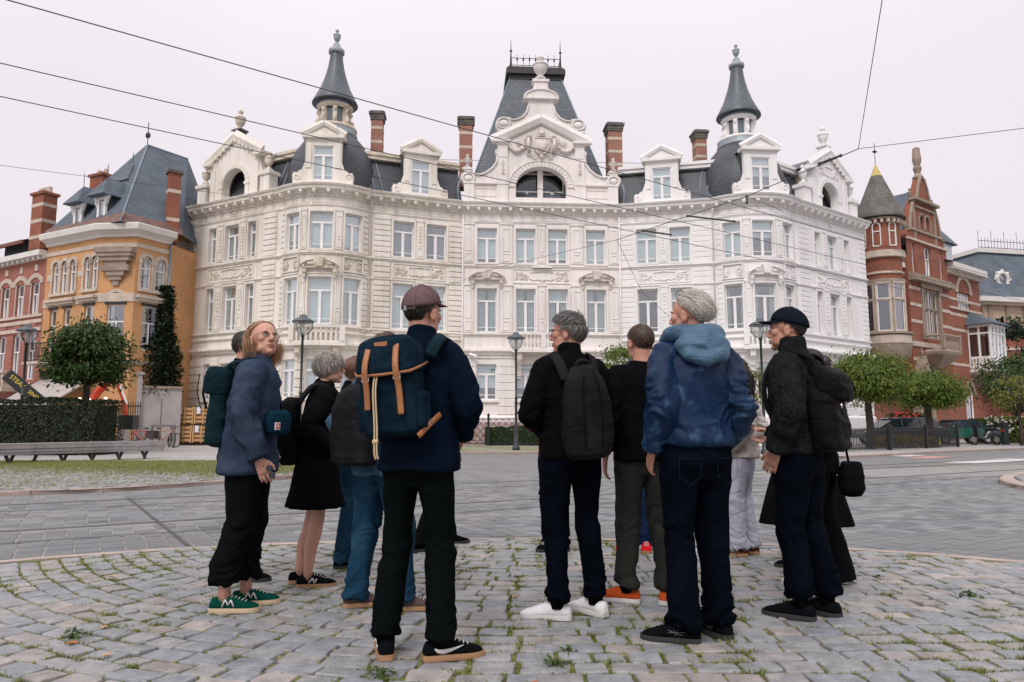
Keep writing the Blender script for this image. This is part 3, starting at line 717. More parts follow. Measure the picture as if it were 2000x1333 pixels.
def keystone_pediment(house,seg,q,z,w,m,seed=0):
    """broken segmental hood with a fluted keystone on two consoles"""
    M=seg.frame(q,0.0,z); mb=MB(); 
    for s in (-1,1):
        pts=[(s*w*.5,-.26,0.02),(s*w*.42,-.26,.15),(s*w*.3,-.25,.27),(s*w*.16,-.24,.34)]
        mb.tube(pts,[(.16,.055)]*4,6,M=M,up=(0,0,1))
        mb.box(s*w*.5-.11 if s>0 else -w*.5-.01,s*w*.5+.01 if s>0 else -w*.5+.11,-.3,0,-.06,.03,M)
        spiral(mb,s*w*.33,.1,.1,1.3,s,.03,-.2,M)
        spiral(mb,s*w*.40,-.32,.11,1.2,-s,.04,-.14,M); mb.box(s*w*.40-.1,s*w*.40+.1,-.2,0,-.3,-.07,M); mb.box(s*w*.40-.075,s*w*.40+.075,-.13,0,-.5,-.3,M)
        mb.ell((s*w*.40,-.08,-.54),(.06,.07,.08),M,8,6)
    mb.box(-w*.5+.12,w*.5-.12,-.22,0,-.07,0.0,M); mb.box(-w*.5+.2,w*.5-.2,-.12,0,0.0,.14,M)
    o=mb.obj('window_hood',m,house); k=MB()
    k.prism([(-.17,-.02),(.17,-.02),(.25,.5),(-.25,.5)],-.34,-.0,M)
    for i in range(5): x=(i-2)*.07; k.prism([(x-.022,.0),(x+.022,.0),(x*1.35+.03,.46),(x*1.35-.03,.46)],-.365,-.335,M)
    k.obj('keystone',m,o); return o
def chimney(x,y,zb,zt,w,d,label,rot=CROT,grp='brick chimneys on the mansion roof',name='chimney',nb=3):
    t=thing(name,(x,y,zb),rot,label,'chimney',grp) if label else None
    M=Matrix.Translation((x,y,0))@Matrix.Rotation(rot,4,'Z'); 
    b=MB(); b.box(-w/2,w/2,-d/2,d/2,zb,zt-.55,M); b.obj('stack',MATS['chimney_brick'],t)
    c=MB(); c.box(-w/2-.06,w/2+.06,-d/2-.06,d/2+.06,zt-.55,zt-.42,M); c.box(-w/2-.08,w/2+.08,-d/2-.08,d/2+.08,zt-.42,zt-.22,M); c.box(-w/2-.14,w/2+.14,-d/2-.14,d/2+.14,zt-.22,zt-.08,M); c.box(-w/2-.05,w/2+.05,-d/2-.05,d/2+.05,zt-.08,zt,M)
    c.obj('cap',MATS['chimney_cap'],t)
    for i in range(nb):
        z=zb+(zt-.55-zb)*(.30+.68*(i+.5)/nb); s=MB(); s.box(-w/2-.012,w/2+.012,-d/2-.012,d/2+.012,z-.09,z+.09,M); s.obj('stone_band',MATS['chimney_stone'],t)
    return t
brickmat('chimney_brick',(.30,.115,.075),(.38,.155,.10),(.30,.22,.18),.23,.075,.012); mat('chimney_cap',(.13,.12,.11),.9,.35,3); mat('chimney_stone',(.52,.45,.36),.85,.2,3)
m_slate=brickmat('roof_slate',(.054,.060,.070),(.074,.081,.093),(.024,.026,.03),.34,.17,.010,.5,.5,.5,.2,.5)
m_slate_blue=brickmat('roof_slate_blue',(.075,.092,.108),(.105,.125,.142),(.035,.042,.05),.36,.19,.011,.45,.5,.5,.2,.5)
m_zinc=mat('zinc',(.30,.34,.37),.5,.2,2,metal=.2); m_lead=mat('lead_pipe',(.20,.25,.30),.5,.1,3)
m_iron=mat('black_iron',(.012,.014,.015),.5,spec=.4)
m_cream=stucco('stucco_cream',(.80,.76,.69),(.36,.31,.24),.42); m_pink=stucco('stucco_rose_white',(.82,.775,.745),(.42,.38,.34),.34); m_white=stucco('stucco_white',(.82,.805,.79),(.5,.49,.47),.22)
m_cream_o=mat('carved_cream',(.63,.565,.46),.85,.25,4); m_pink_o=mat('carved_rose_white',(.66,.60,.55),.85,.2,4); m_white_o=mat('carved_white',(.82,.80,.785),.85,.1,4)
ZP=1.61; Z1=(2.47,4.49); ZB=5.14; Z2=(6.30,8.82); ZR0,ZR1=9.12,10.0; Z3=(10.31,12.34); ZF=12.74; ZC0,ZC1=13.3,13.78
def cornice_profile(): return [(-.1,ZC0-.12),(.05,ZC0-.12),(.07,ZC0),(.12,ZC0+.02),(.14,ZC0+.14),(.2,ZC0+.16),(.42,ZC0+.2),(.44,ZC0+.34),(.52,ZC0+.38),(.56,ZC1-.02),(.54,ZC1),(-.3,ZC1+.06)]
def ledge_profile(z,h=.2,d=.16): return [(-.05,z),(d*.45,z),(d*.55,z+h*.3),(d*.9,z+h*.45),(d,z+h*.55),(d,z+h*.8),(d*.92,z+h),(-.05,z+h+.03)]
def house_shell(house,side,m,mo,course_depth,seed):
    rr=random.Random(seed)
    W=Seg((4.55,0),(9.42,-1.5),side); hb=R(53.1); B=Arc((12.0,-1.55+1.725),2.875,-hb,hb,side)
    # return pieces between wall and bay, bay and wing
    p1=(9.42,-1.5); bs=(12.0-2.875*math.sin(hb),.175-2.875*math.cos(hb)); be=(12.0+2.875*math.sin(hb),.175-2.875*math.cos(hb)); p2=(14.55,-1.5)
    K1=Seg(p1,bs,side); K2=Seg(be,p2,side); V=Seg(p2,(20.8,2.45),side)
    segs=[W,K1,B,K2,V]
    sk=MB()
    wops=[]; wins=[]
    lay={W:[(1.55,1.16),(3.42,1.16)],B:[(B.L/2-1.72,.98),(B.L/2,1.22),(B.L/2+1.72,.98)],V:[(1.95,.62),(3.55,1.08),(5.15,.62)]}
    bay_mid=B.L/2
    for sg in segs:
        ops=[]
        for q,w in lay.get(sg,[]):
            for fl,(a,b) in enumerate((Z1,Z2,Z3)):
                if fl==2: b2=b
                ops.append((q-w/2,q+w/2,a,b)); wins.append((sg,q,w,a,b,fl))
        wallsheet(sk,sg,0,ZC1,ops)
    # far end wall, back wall, top
    e=V.b; back=Vector((e.x-3.5*side,e.y+9)); i0=Vector((4.55*side,0)); ib=Vector((4.55*side,10))
    for p,q in ((e,back),(back,ib)):
        sk.add([MW@Vector((p.x,p.y,0)),MW@Vector((q.x,q.y,0)),MW@Vector((q.x,q.y,ZC1)),MW@Vector((p.x,p.y,ZC1))],[(0,1,2,3)])
    sk.obj('wall',m,house)
    P=pathpts(segs)
    # continuous mouldings
    for nm,prof in (('cornice',cornice_profile()),('plinth',[(0,0),(.14,0),(.14,ZP-.1),(.05,ZP),(0,ZP)]),('ledge',ledge_profile(ZB-.12,.34,.3)),('ledge',ledge_profile(ZB+.62,.14,.12)),('sill_band',ledge_profile(ZR1+.02,.16,.13)),('sill_band',ledge_profile(ZR0-.2,.12,.09)),('architrave',ledge_profile(ZF-.1,.12,.07)),('sill_band',ledge_profile(Z2[0]-.2,.13,.12))):
        mb=MB(); sweep(mb,P,prof); mb.obj(nm,m,house)
    # modillions and dentils along the cornice
    md=MB(); md.box(-.085,.085,-.40,-.1,0,.15); md.box(-.075,.075,-.36,-.1,-.05,0); mm=md.mesh('modillion'); mm.materials.append(m)
    for sg in (W,B,V):
        n=int(sg.L/.62)
        for i in range(n): put('modillion',mm,None,house,sg.frame((i+.5)*sg.L/n,0,ZC0+.035))
    dt=MB()
    for sg in (W,B,V):
        n=int(sg.L/.15)
        for i in range(n): dt.box(-.045,.045,-.1,-.02,ZC0-.13,ZC0-.02,sg.frame((i+.5)*sg.L/n,0,0))
    tag(dt.obj('dentil_row',m,house),kind='stuff')
    # windows
    for (sg,q,w,a,b,fl) in wins:
        M=sg.frame(q,-.2,a); h=b-a
        if side<0: bl=rr.choice({0:[[('roller',1.0)]],1:[[('roller',.98)],[('roller',.3),('curtain',.95)],[('roller',.95)]],2:[[('roller',.93)],[('roller',.72)],[('roller',.9)]]}[fl])
        else: bl={0:[('roller',.3)],1:rr.choice([[('roller',.02)],[('roller',.24)],[('roller',.03),('curtain',.45)]]),2:rr.choice([[('roller',.8)],[('roller',.45)],[('roller',.98)]])}[fl]
        if side<0 and sg is W and fl==2: bl=[('vertical',.95 if q>2.5 else .7)]
        if side<0 and sg is V: bl=[('roller',.35),('curtain',.9)] if fl else [('curtain',.9)]
        window(house,M,w,h,bl,mull=w>.8)
        s=MB(); slab(s,sg,q-w/2-.08,q+w/2+.08,-.2,.11,a-.11,a-.001); s.obj('window_sill',m,house)
        if fl>0:   # moulded surround
            s=MB(); t=.1
            slab(s,sg,q-w/2-t,q-w/2-.0,0,.05,a,b+t); slab(s,sg,q+w/2+.0,q+w/2+t,0,.05,a,b+t); slab(s,sg,q-w/2,q+w/2,0,.048,b,b+t); s.obj('window_surround',m,house)
        if side>0 and fl==1:
            v=MB(); n=8
            for i in range(n): x=-w/2+.04+(i+.5)*(w-.08)/n; v.prism([(x-.04*w,h),(x+.04*w,h),(x+.04*w,h-.1),(x,h-.15),(x-.04*w,h-.1)],-.03,-.02,M)
            v.obj('pelmet',m_frame,house)
    # rusticated courses on the piers
    cb={}
    def courses(sg,q0,q1,z0,z1,ch,dep):
        n=max(1,int(round((z1-z0)/ch))); hh=(z1-z0)/n
        b=MB(); st=sg.steps(q0,q1); bv=.022
        rings=[[tuple(sg(q,d,z)) for d,z in ((0,.022),(dep-bv,.022),(dep,.022+bv),(dep,hh-.022-bv),(dep-bv,hh-.022),(0,hh-.022))] for q in st]; b.loft(rings)
        me=b.mesh('rusticated_course'); me.materials.append(m)
        for i in range(n): put('rusticated_course',me,None,house,Matrix.Translation((0,0,z0+i*hh)))
    D=course_depth
    for sg,spans in ((W,((.04,.80),(4.16,W.L-.05))),(B,((.05,.38),(B.L-.38,B.L-.05))),(V,((.05,1.02),(6.62,V.L-.02)))):
        for q0,q1 in spans:
            courses(sg,q0,q1,ZB+.85,ZR0-.2,.29,D); courses(sg,q0,q1,ZR1+.2,ZF-.12,.29,D); courses(sg,q0,q1,ZR0-.06,ZR1,.29,D)
    for sg in (W,B,V):
        edges=[.03]+[x for q,w in lay[sg] for x in (q-w/2-.05,q+w/2+.05)]+[sg.L-.03]
        for a,b in zip(edges[::2],edges[1::2]):
            if b-a>.12: courses(sg,a,b,ZP+.05,Z1[1]+.3,.42,D*1.2)
    # panelled strips between the windows
    for sg in (W,B,V):
        xs=lay[sg]
        for (qa,wa),(qb,wb) in zip(xs,xs[1:]):
            a,b=qa+wa/2+.14,qb-wb/2-.14; 
            if b-a<.2: continue
            q=(a+b)/2; w=b-a
            for (z0,z1) in ((Z2[0],Z2[1]),(Z3[0],Z3[1])):
                s=MB(); slab(s,sg,a,b,0,.06,z0,z1+.05); slab(s,sg,a-.03,b+.03,0,.09,z1+.05,z1+.2); s.obj('pilaster',m,house)
                f=MB(); frame_mould(f,w*.66,(z1-z0)*.55,.035,.03,sg.frame(q,.06,z0+(z1-z0)*.62)); frame_mould(f,w*.66,(z1-z0)*.24,.035,.03,sg.frame(q,.06,z0+(z1-z0)*.17))
                f.obj('panel_moulding',m,house)
                if w>.35:
                    o=MB(); 
                    for k in range(5): o.ell((0,-.02,z0+(z1-z0)*(.46+.09*k)),(.05,.035,.07),sg.frame(q,.06,0),8,6)
                    o.obj('garland',mo,house)
    # spandrel reliefs
    for sg,q,w in ((W,2.49,3.0),(V,3.55,3.7)):
        M=sg.frame(q,.0,(ZR0+ZR1)/2-.02); f=MB(); frame_mould(f,w,.84,.06,.05,M); f.obj('panel_moulding',m,house)
        relief(w-.2,.68,seed+3,M).obj('relief_carving',mo,house,smooth=True)
    for q in (bay_mid-1.72,bay_mid+1.72):
        M=B.frame(q,.0,(ZR0+ZR1)/2-.02); f=MB(); frame_mould(f,1.16,.84,.06,.09,M); f.obj('panel_moulding',m,house)
        relief(1.0,.66,seed+5,M,False).obj('relief_carving',mo,house,smooth=True)
    keystone_pediment(house,B,bay_mid,Z2[1]+.5,2.0,mo)
    # frieze panels
    for sg,ps in ((B,[(bay_mid-1.7,1.15),(bay_mid-.86,.36),(bay_mid,1.1),(bay_mid+.86,.36),(bay_mid+1.7,1.15)]),(W,[(.42,.5),(2.45,3.1),(4.6,.5)]),(V,[(.55,.6),(3.5,4.6),(6.85,.6)])):
        for q,w in ps:
            f=MB(); z=(ZF+ZC0)/2-.02; h=.36
            slab(f,sg,q-w/2,q+w/2,0,.035,z+h/2-.04,z+h/2); slab(f,sg,q-w/2,q+w/2,0,.035,z-h/2,z-h/2+.04); slab(f,sg,q-w/2,q-w/2+.04,0,.034,z-h/2+.04,z+h/2-.04); slab(f,sg,q+w/2-.04,q+w/2,0,.034,z-h/2+.04,z+h/2-.04); f.obj('frieze_panel',m,house)
    # rosette on the wing frieze and grotesque heads on ground floor corner
    r_=MB(); M=V.frame(3.5,.0,(ZF+ZC0)/2); r_.tube([(.19*math.cos(a),-.04,.19*math.sin(a)) for a in [i*math.pi/8 for i in range(17)]],.04,6,M=M); r_.ell((0,-.03,0),(.1,.05,.1),M); r_.obj('rosette',mo,house,smooth=True)
    hb_=MB(); M=V.frame(6.9,.05,4.35); hb_.ell((0,-.12,0),(.26,.14,.3),M); hb_.ell((0,-.2,-.28),(.14,.12,.24),M); hb_.ell((-.2,-.1,.12),(.12,.1,.14),M); hb_.ell((.2,-.1,.12),(.12,.1,.14),M); hb_.ell((0,-.24,-.02),(.05,.07,.09),M); hb_.obj('grotesque',mo,house,smooth=True)
    # bay balcony
    bp=B.L/2; sl=MB(); slab(sl,B,bp-1.25,bp+1.25,-.05,.62,ZB+.0,ZB+.17); sl.obj('balcony_slab',m,house)
    rl=MB(); slab(rl,B,bp-1.22,bp+1.22,.42,.6,ZB+.93,ZB+1.07); slab(rl,B,bp-1.2,bp+1.2,.44,.58,ZB+.17,ZB+.25); slab(rl,B,bp-1.22,bp-.98,.40,.62,ZB+.25,ZB+.93); slab(rl,B,bp+.98,bp+1.22,.40,.62,ZB+.25,ZB+.93); rl.obj('balcony_rail',m,house)
    bb=MB(); bb.lathe(baluster_prof(.68),10); bm_=bb.mesh('baluster',True); bm_.materials.append(m)
    for i in range(9): put('baluster',bm_,None,house,B.frame(bp-.86+i*.215,.51,ZB+.25))
    for s in (-.85,.85):
        c=MB(); M=B.frame(bp+s,.0,ZB); c.prism([(0,0),(0,-.9),(.12,-.85),(.2,-.6),(.45,-.35),(.5,0)],-.13,.13,M@Matrix.Rotation(R(-90),4,'Z')); spiral(c,0,-.2,.14,1.2,1,.05,-.42,M); c.obj('console',mo,house)
    # downpipe beside the bay
    pp=MB(); pp.tube([K1(K1.L*.5,.05,.1),K1(K1.L*.5,.05,13.0),K1(K1.L*.5,.3,13.25)],.055,8); pp.obj('downpipe',m,house,smooth=True)
    # -------- roofs
    def mans(sg,q0,q1,z0=ZC1+.02,z1=16.25,back=1.0):
        mb=MB(); d0=-.42
        mb.add([sg(q0,d0,z0),sg(q1,d0,z0),sg(q1,d0-back,z1),sg(q0,d0-back,z1)],[(0,1,2,3)]); return mb
    mans(W,-.1,W.L+.9).obj('mansard_roof',m_slate,house); mans(V,-.9,V.L-.1).obj('mansard_roof',m_slate,house)
    top=MB(); zt=16.25
    for sg,a,b in ((W,-.1,W.L+.9),(V,-.9,V.L-.1)):
        top.add([sg(a,-1.4,zt),sg(b,-1.4,zt),sg(b,-8,zt+.6),sg(a,-8,zt+.6)],[(0,1,2,3)])
        t2=MB(); slab(t2,sg,a,b,-1.75,-1.1,zt-.1,zt+.12); slab(t2,sg,a,b,-1.75,-1.02,zt+.12,zt+.3); t2.obj('roof_trim',m_white_o if side>0 else m_cream_o,house)
    top.obj('flat_roof',m_zinc,house)
    sd=MB(); sd.add([V(V.L-.1,-.42,ZC1),V(V.L-.1,-1.42,16.25),V(V.L-.1,-8,16.85),V(V.L-.1,-8,ZC1)],[(0,1,2,3)]); sd.obj('roof_end',m_slate,house)
    # lead hips on the roof
    for sg,q in ((W,W.L-.15),(W,W.L-.6),(V,.35),(V,.75)):
        h_=MB(); h_.tube([sg(q,-.40,ZC1+.1),sg(q+(.35 if sg is W else -.0),-1.38,16.2)],.04,6); h_.obj('lead_roll',m_lead,house,smooth=True)
    # wall dormer
    def dormer(sg,q,w=1.9,ww=1.08,z1=16.35,zp=17.15,dd=.02):
        M=sg.frame(q,dd,0); z0=ZC1+.02
        d=MB(); hw=w/2; wz0,wz1=z0+.22,15.95
        d.box(-hw,-ww/2,0,.3,z0,z1,M); d.box(ww/2,hw,0,.3,z0,z1,M); d.box(-ww/2,ww/2,.001,.3,wz1,z1,M); d.box(-ww/2,ww/2,.001,.3,z0,wz0,M)
        for s in (-1,1):   # scrolled wings
            pts=[(s*hw,z0),(s*(hw+.62),z0),(s*(hw+.66),z0+.5),(s*(hw+.58),z0+.66),(s*(hw+.42),z0+.62),(s*(hw+.34),z0+.72),(s*(hw+.16),z0+.82),(s*hw,z0+1.3)]
            d.prism(pts,.02,.26,M); spiral(d,s*(hw+.42),z0+.42,.2,1.1,s,.04,.0,M)
        d.box(-hw+.06,-ww/2-.1,-.05,.0,z0+.9,z1-.3,M); d.box(ww/2+.1,hw-.06,-.05,.0,z0+.9,z1-.3,M)
        o=d.obj('dormer',m,house)
        g=MB(); g.box(-hw-.16,hw+.16,-.2,.5,z1-.02,z1+.16,M); g.prism([(-hw-.2,z1+.16),(hw+.2,z1+.16),(0,zp)],-.02,.42,M)
        for s in (-1,1): g.tube([(s*(hw+.24),-.1,z1+.19),(0,-.1,zp+.06)],[(.07,.15)]*2,4,M=M,up=(0,0,1))
        g.obj('dormer_pediment',m,o)
        r2=MB(); r2.box(-hw+.02,hw-.02,.3,1.9,z0,z1,M); r2.prism([(-hw-.1,z1+.16),(hw+.1,z1+.16),(0,zp)],.42,2.2,M); r2.obj('dormer_cheeks',m_slate,o)
        window(house,M@Matrix.Translation((0,.06,wz0)),ww,wz1-wz0,[('roller',1.0)] if side<0 or sg is W else [('roller',.55)])
    dormer(W,2.5); dormer(B,B.L/2)
    # dome over the bay
    dc=MW@Vector((12.0*side,.15,0)); Mx=Matrix.Translation((dc.x,dc.y,0))
    dm=MB(); dm.lathe([(2.42,ZC1+.02),(2.52,14.5),(2.5,15.1),(2.36,15.75),(2.1,16.4),(1.75,16.95),(1.4,17.35),(1.18,17.6)],40,Mx,cap=False); dm.obj('dome',m_slate,house,smooth=True)
    mt=m_white_o if side>0 else m_cream_o
    Mx=Mx@Matrix.Translation((0,0,17.45))@Matrix.Diagonal((1,1,1.075,1))@Matrix.Translation((0,0,-17.45))
    lt=MB(); lt.lathe([(1.1,17.45),(1.3,17.5),(1.32,17.62),(1.22,17.7),(1.26,17.82),(1.14,17.92),(.8,18.0)],32,Mx,cap=False); lo=lt.obj('lantern_base',m_zinc,house,smooth=True)
    lb=MB(); lb.lathe([(1.24,17.84),(1.30,17.9),(1.28,18.0),(1.0,18.06),(.74,18.06)],32,Mx,cap=False); lb.lathe([(.86,19.0),(1.02,19.1),(1.04,19.2),(.96,19.26),(.9,19.3)],32,Mx,cap=False); lb.obj('lantern_ring',mt,lo,smooth=True)
    ln=MB(); ln.lathe([(.74,18.0),(.74,19.1)],16,Mx,cap=False); ln.obj('lantern_glass',mat('lantern_dark_glass',(.10,.13,.15),.15,spec=.8),lo)
    for k in range(8):
        a=k*math.pi/4+.25; s=MB(); Ml=Mx@Matrix.Rotation(a,4,'Z'); s.box(.72,.92,-.12,.12,18.05,19.02,Ml); s.ell((.98,0,18.35),(.13,.1,.2),Ml,8,6); s.ell((.94,0,18.85),(.1,.1,.12),Ml,8,6); s.obj('lantern_pier',mt,lo)
    ru=MB(); ru.lathe([(.98,19.25),(1.0,19.32),(.96,19.4)],32,Mx,cap=False); ru.obj('blue_band',m_lead,lo)
    sp=MB(); sp.lathe([(.9,19.42),(1.3,19.36),(1.3,19.42),(1.12,19.75),(.86,20.25),(.62,20.9),(.46,21.5),(.38,22.0),(.36,22.3)],36,Mx,cap=False); so_=sp.obj('spire',m_slate_blue,house,smooth=True)
    fn=MB(); fn.lathe([(.38,22.28),(.46,22.32),(.46,22.5),(.36,22.56),(.24,22.6),(.22,22.8),(.14,22.86)],20,Mx,cap=False); fn.lathe([(r_*.72,22.84+z*.72) for r_,z in urn_prof(.92)],20,Mx); fn.obj('finial',m_zinc,so_,smooth=True)
    # wing gable with loggia
    q=3.62; M=V.frame(q,.0,0); z0=ZC1+.04; hw=1.95
    ol=[(-hw,z0),(hw,z0),(hw,16.2),(hw+.0,16.4),(0,17.55),(-hw,16.4),(-hw,16.2)]
    hole=[(-.92,z0+.03),(.92,z0+.03)]+arc(0,14.75,.92,0,math.pi,16)
    gm=outline_mesh([ol,hole],.5); gm.materials.append(m); gw=put('wing_gable',gm,None,house,M)
    gm2=MB(); n=18
    for i in range(n): 
        a0,a1=math.pi*i/n+.012,math.pi*(i+1)/n-.012; gm2.prism([(.94*math.cos(a0),14.75+.94*math.sin(a0)),(1.22*math.cos(a0),14.75+1.22*math.sin(a0)),(1.22*math.cos(a1),14.75+1.22*math.sin(a1)),(.94*math.cos(a1),14.75+.94*math.sin(a1))],-.05,.02,M)
    for s in (-1,1): gm2.box(s*1.08-.2,s*1.08+.2,-.09,.0,14.6,14.75,M); gm2.box(s*1.08-.14,s*1.08+.14,-.05,0,z0,14.6,M); gm2.box(s*(hw-.2)-.2,s*(hw-.2)+.2,-.06,0,z0,16.2,M)
    gm2.obj('arch_mouldings',m,gw)
    pd=MB()
    for s in (-1,1):
        pd.tube([(s*(hw+.38),-.12,16.32),(0,-.12,17.66)],[(.12,.30)]*2,4,M=M,up=(0,0,1)); pd.box(s*(hw+.1)-.32,s*(hw+.1)+.32,-.3,.3,16.08,16.26,M)
        for k in range(6): pd.box(-.07,.07,-.22,-.02,-.1,.06,M@Matrix.Translation((s*(hw*.9-k*.32),0,16.32+k*.19)))
    pd.obj('pediment',m,gw)
    if side>0:
        rv=relief(2.0,.8,88,M@Matrix.Translation((0,0,16.35)),True); rv.obj('relief_carving',mo,gw,smooth=True)
    pe=MB(); pe.box(-.28,.28,.0,.5,17.45,17.95,M); pe.box(-.36,.36,-.07,.57,17.95,18.05,M); pe.obj('pedestal',MATS['chimney_cap'] if side<0 else m,gw)
    u=MB(); u.lathe(urn_prof(.95),18,M@Matrix.Translation((0,.25,18.03))); u.obj('urn',mo,gw,smooth=True)
    for s in (-1,1):
        x=s*(hw+.62); b=MB(); b.box(x-.36,x+.36,-.12,.5,z0,z0+1.05,M); b.box(x-.46,x+.46,-.22,.6,z0+1.05,z0+1.25,M); b.prism([(x-.28,z0+1.25),(x+.28,z0+1.25),(x+.14,z0+1.45),(x-.14,z0+1.45)],0,.3,M); b.prism([(s*hw,z0+1.1),(x-s*.3,z0+1.1),(s*(hw+.12),z0+1.7),(s*hw,z0+2.1)],.05,.4,M); b.obj('pedestal',m,gw)
        u=MB(); u.lathe(urn_prof(.78),16,M@Matrix.Translation((x,.16,z0+1.42))); u.obj('urn',mo,gw,smooth=True)
    lg=MB(); lg.box(-1.5,1.5,1.5,1.6,z0,16.2,M); lg.box(-1.5,-1.4,.5,1.5,z0,16.2,M); lg.box(1.4,1.5,.5,1.5,z0,16.2,M); lg.obj('loggia_wall',mat('loggia_tan',(.60,.49,.40),.9,.2,2),gw)
    window(house,M@Matrix.Translation((.35,1.4,z0+.1)),1.3,1.9,[('roller',.3)])
    cg=MB(); cg.box(-hw,hw,.5,2.2,z0,16.4,M); cg2=MB(); cg2.prism([(-hw,16.4),(hw,16.4),(0,17.5)],.51,3.4,M); cg2.obj('gable_roof',m_slate,gw)
    if side<0: nm_=None
    return W,B,V
hc=thing('cream_house',MW@Vector((-12,0,0)),CROT,'cream stuccoed left house of the curved mansion with domed bay and slender spire','house','houses of the crescent mansion')
hw_=thing('white_house',MW@Vector((12,0,0)),CROT,'bright white right house of the curved mansion with domed bay and spire','house','houses of the crescent mansion')
hm=thing('rose_white_house',MW@Vector((0,0,0)),CROT,'off-white middle house of the curved mansion under a tall truncated slate roof','house','houses of the crescent mansion')
WL,BL,VL=house_shell(hc,-1,m_cream,m_cream_o,.075,1)
WRt,BRt,VRt=house_shell(hw_,1,m_white,m_white_o,.028,2)
# ---------------- middle house
F=Seg((-4.55,0),(4.55,0),1); m=m_pink; mo=m_pink_o
wq=[4.55-3.15,4.55-.93,4.55+.93,4.55+3.15]; ww=1.13
sk=MB(); wallsheet(sk,F,0,ZC1,[(q-ww/2,q+ww/2,a,b) for q in wq for a,b in (Z1,Z2,Z3)])
sk.obj('wall',m,hm); sk=MB(); sk.add([MW@Vector(p) for p in ((-4.55,10,0),(4.55,10,0),(4.55,10,ZC1),(-4.55,10,ZC1))],[(0,1,2,3)])
sk.obj('back_wall',m,hm)
P=pathpts([Seg((-4.62,.0),(-4.58,0),1),F]); P=[(F.loc(0,0),F.n),(F.loc(F.L,0),F.n)]
for nm,prof in (('cornice',cornice_profile()),('plinth',[(0,0),(.14,0),(.14,ZP-.1),(.05,ZP),(0,ZP)]),('ledge',ledge_profile(ZB-.12,.34,.26)),('sill_band',ledge_profile(ZR1+.02,.16,.10)),('architrave',ledge_profile(ZF-.1,.12,.07)),('sill_band',ledge_profile(Z2[0]-.2,.13,.14)),('string_course',ledge_profile(Z1[1]+.3,.1,.08))):
    mb=MB(); sweep(mb,P,[(d+.004,z) for d,z in prof]); mb.obj(nm,m,hm)
md=MB(); md.box(-.085,.085,-.40,-.1,0,.15); md.box(-.075,.075,-.36,-.1,-.05,0); mm=md.mesh('modillion'); mm.materials.append(m)
for i in range(15): put('modillion',mm,None,hm,F.frame((i+.5)*F.L/15,0,ZC0+.035))
rr=random.Random(4)
for i,q in enumerate(wq):
    for fl,(a,b) in enumerate((Z1,Z2,Z3)):
        bl=[[('roller',rr.choice((.66,1.0)))],[('curtain',.95)],[('roller',rr.choice((.9,.86,.94)))]][fl]
        if fl==1: bl=[('curtain',.92)] if i!=2 else [('roller',.3),('curtain',.8)]
        window(hm,F.frame(q,-.2,a),ww,b-a,bl)
        s=MB(); slab(s,F,q-ww/2-.12,q+ww/2+.12,-.2,.14,a-.12,a-.001); s.obj('window_sill',m,hm)
        s=MB(); t=.13
        if fl>0:
            slab(s,F,q-ww/2-t,q-ww/2,0,.06,a,b+t); slab(s,F,q+ww/2,q+ww/2+t,0,.06,a,b+t); slab(s,F,q-ww/2,q+ww/2,0,.058,b,b+t); s.obj('window_surround',m,hm)
# pilasters with panels
for q,w in ((.35,.55),(2.5,.7),(F.L/2,.42),(6.6,.7),(8.75,.55)):
    for z0,z1 in ((Z2[0],Z2[1]+.15),(Z3[0],Z3[1]+.2)):
        s=MB(); slab(s,F,q-w/2,q+w/2,0,.07,z0-.0,z1); slab(s,F,q-w/2-.05,q+w/2+.05,0,.12,z1,z1+.1); s.obj('pilaster',m,hm)
        f=MB(); frame_mould(f,w*.62,(z1-z0)*.6,.04,.03,F.frame(q,.07,z0+(z1-z0)*.6)); frame_mould(f,w*.62,(z1-z0)*.2,.04,.03,F.frame(q,.07,z0+(z1-z0)*.14)); f.obj('panel_moulding',m,hm)
for q,w in ((.35,.5),(1.4,1.1),(2.5,.6),(F.L/2,2.9),(6.6,.6),(7.7,1.1),(8.75,.5)):
    f=MB(); frame_mould(f,w,.4,.045,.04,F.frame(q,0,(ZF+ZC0)/2-.02)); f.obj('frieze_panel',m,hm)
for q in (wq[0],wq[3]): keystone_pediment(hm,F,q,Z2[1]+.55,2.05,mo)
M=F.frame(F.L/2,.0,(ZR0+ZR1)/2); f=MB(); frame_mould(f,3.4,.86,.06,.05,M); f.obj('panel_moulding',m,hm); relief(3.2,.7,9,M).obj('relief_carving',mo,hm,smooth=True)
s=MB(); slab(s,F,F.L/2-.55,F.L/2+.55,0,.22,ZR1+.02,ZR1+.14); s.obj('ledge',m,hm)
edges=[.05]+[x for q in wq for x in (q-ww/2-.05,q+ww/2+.05)]+[F.L-.05]
for a,b in zip(edges[::2],edges[1::2]):
    n=7; z0,z1=ZP+.05,Z1[1]+.28; hh=(z1-z0)/n; bk=MB(); bk.loft([[tuple(F(q_,d,z)) for d,z in ((0,.014),(.03,.014),(.05,.034),(.05,hh-.034),(.03,hh-.014),(0,hh-.014))] for q_ in (a,b)]); me=bk.mesh('rusticated_course'); me.materials.append(m)
    for i in range(n): put('rusticated_course',me,None,hm,Matrix.Translation((0,0,z0+i*hh)))
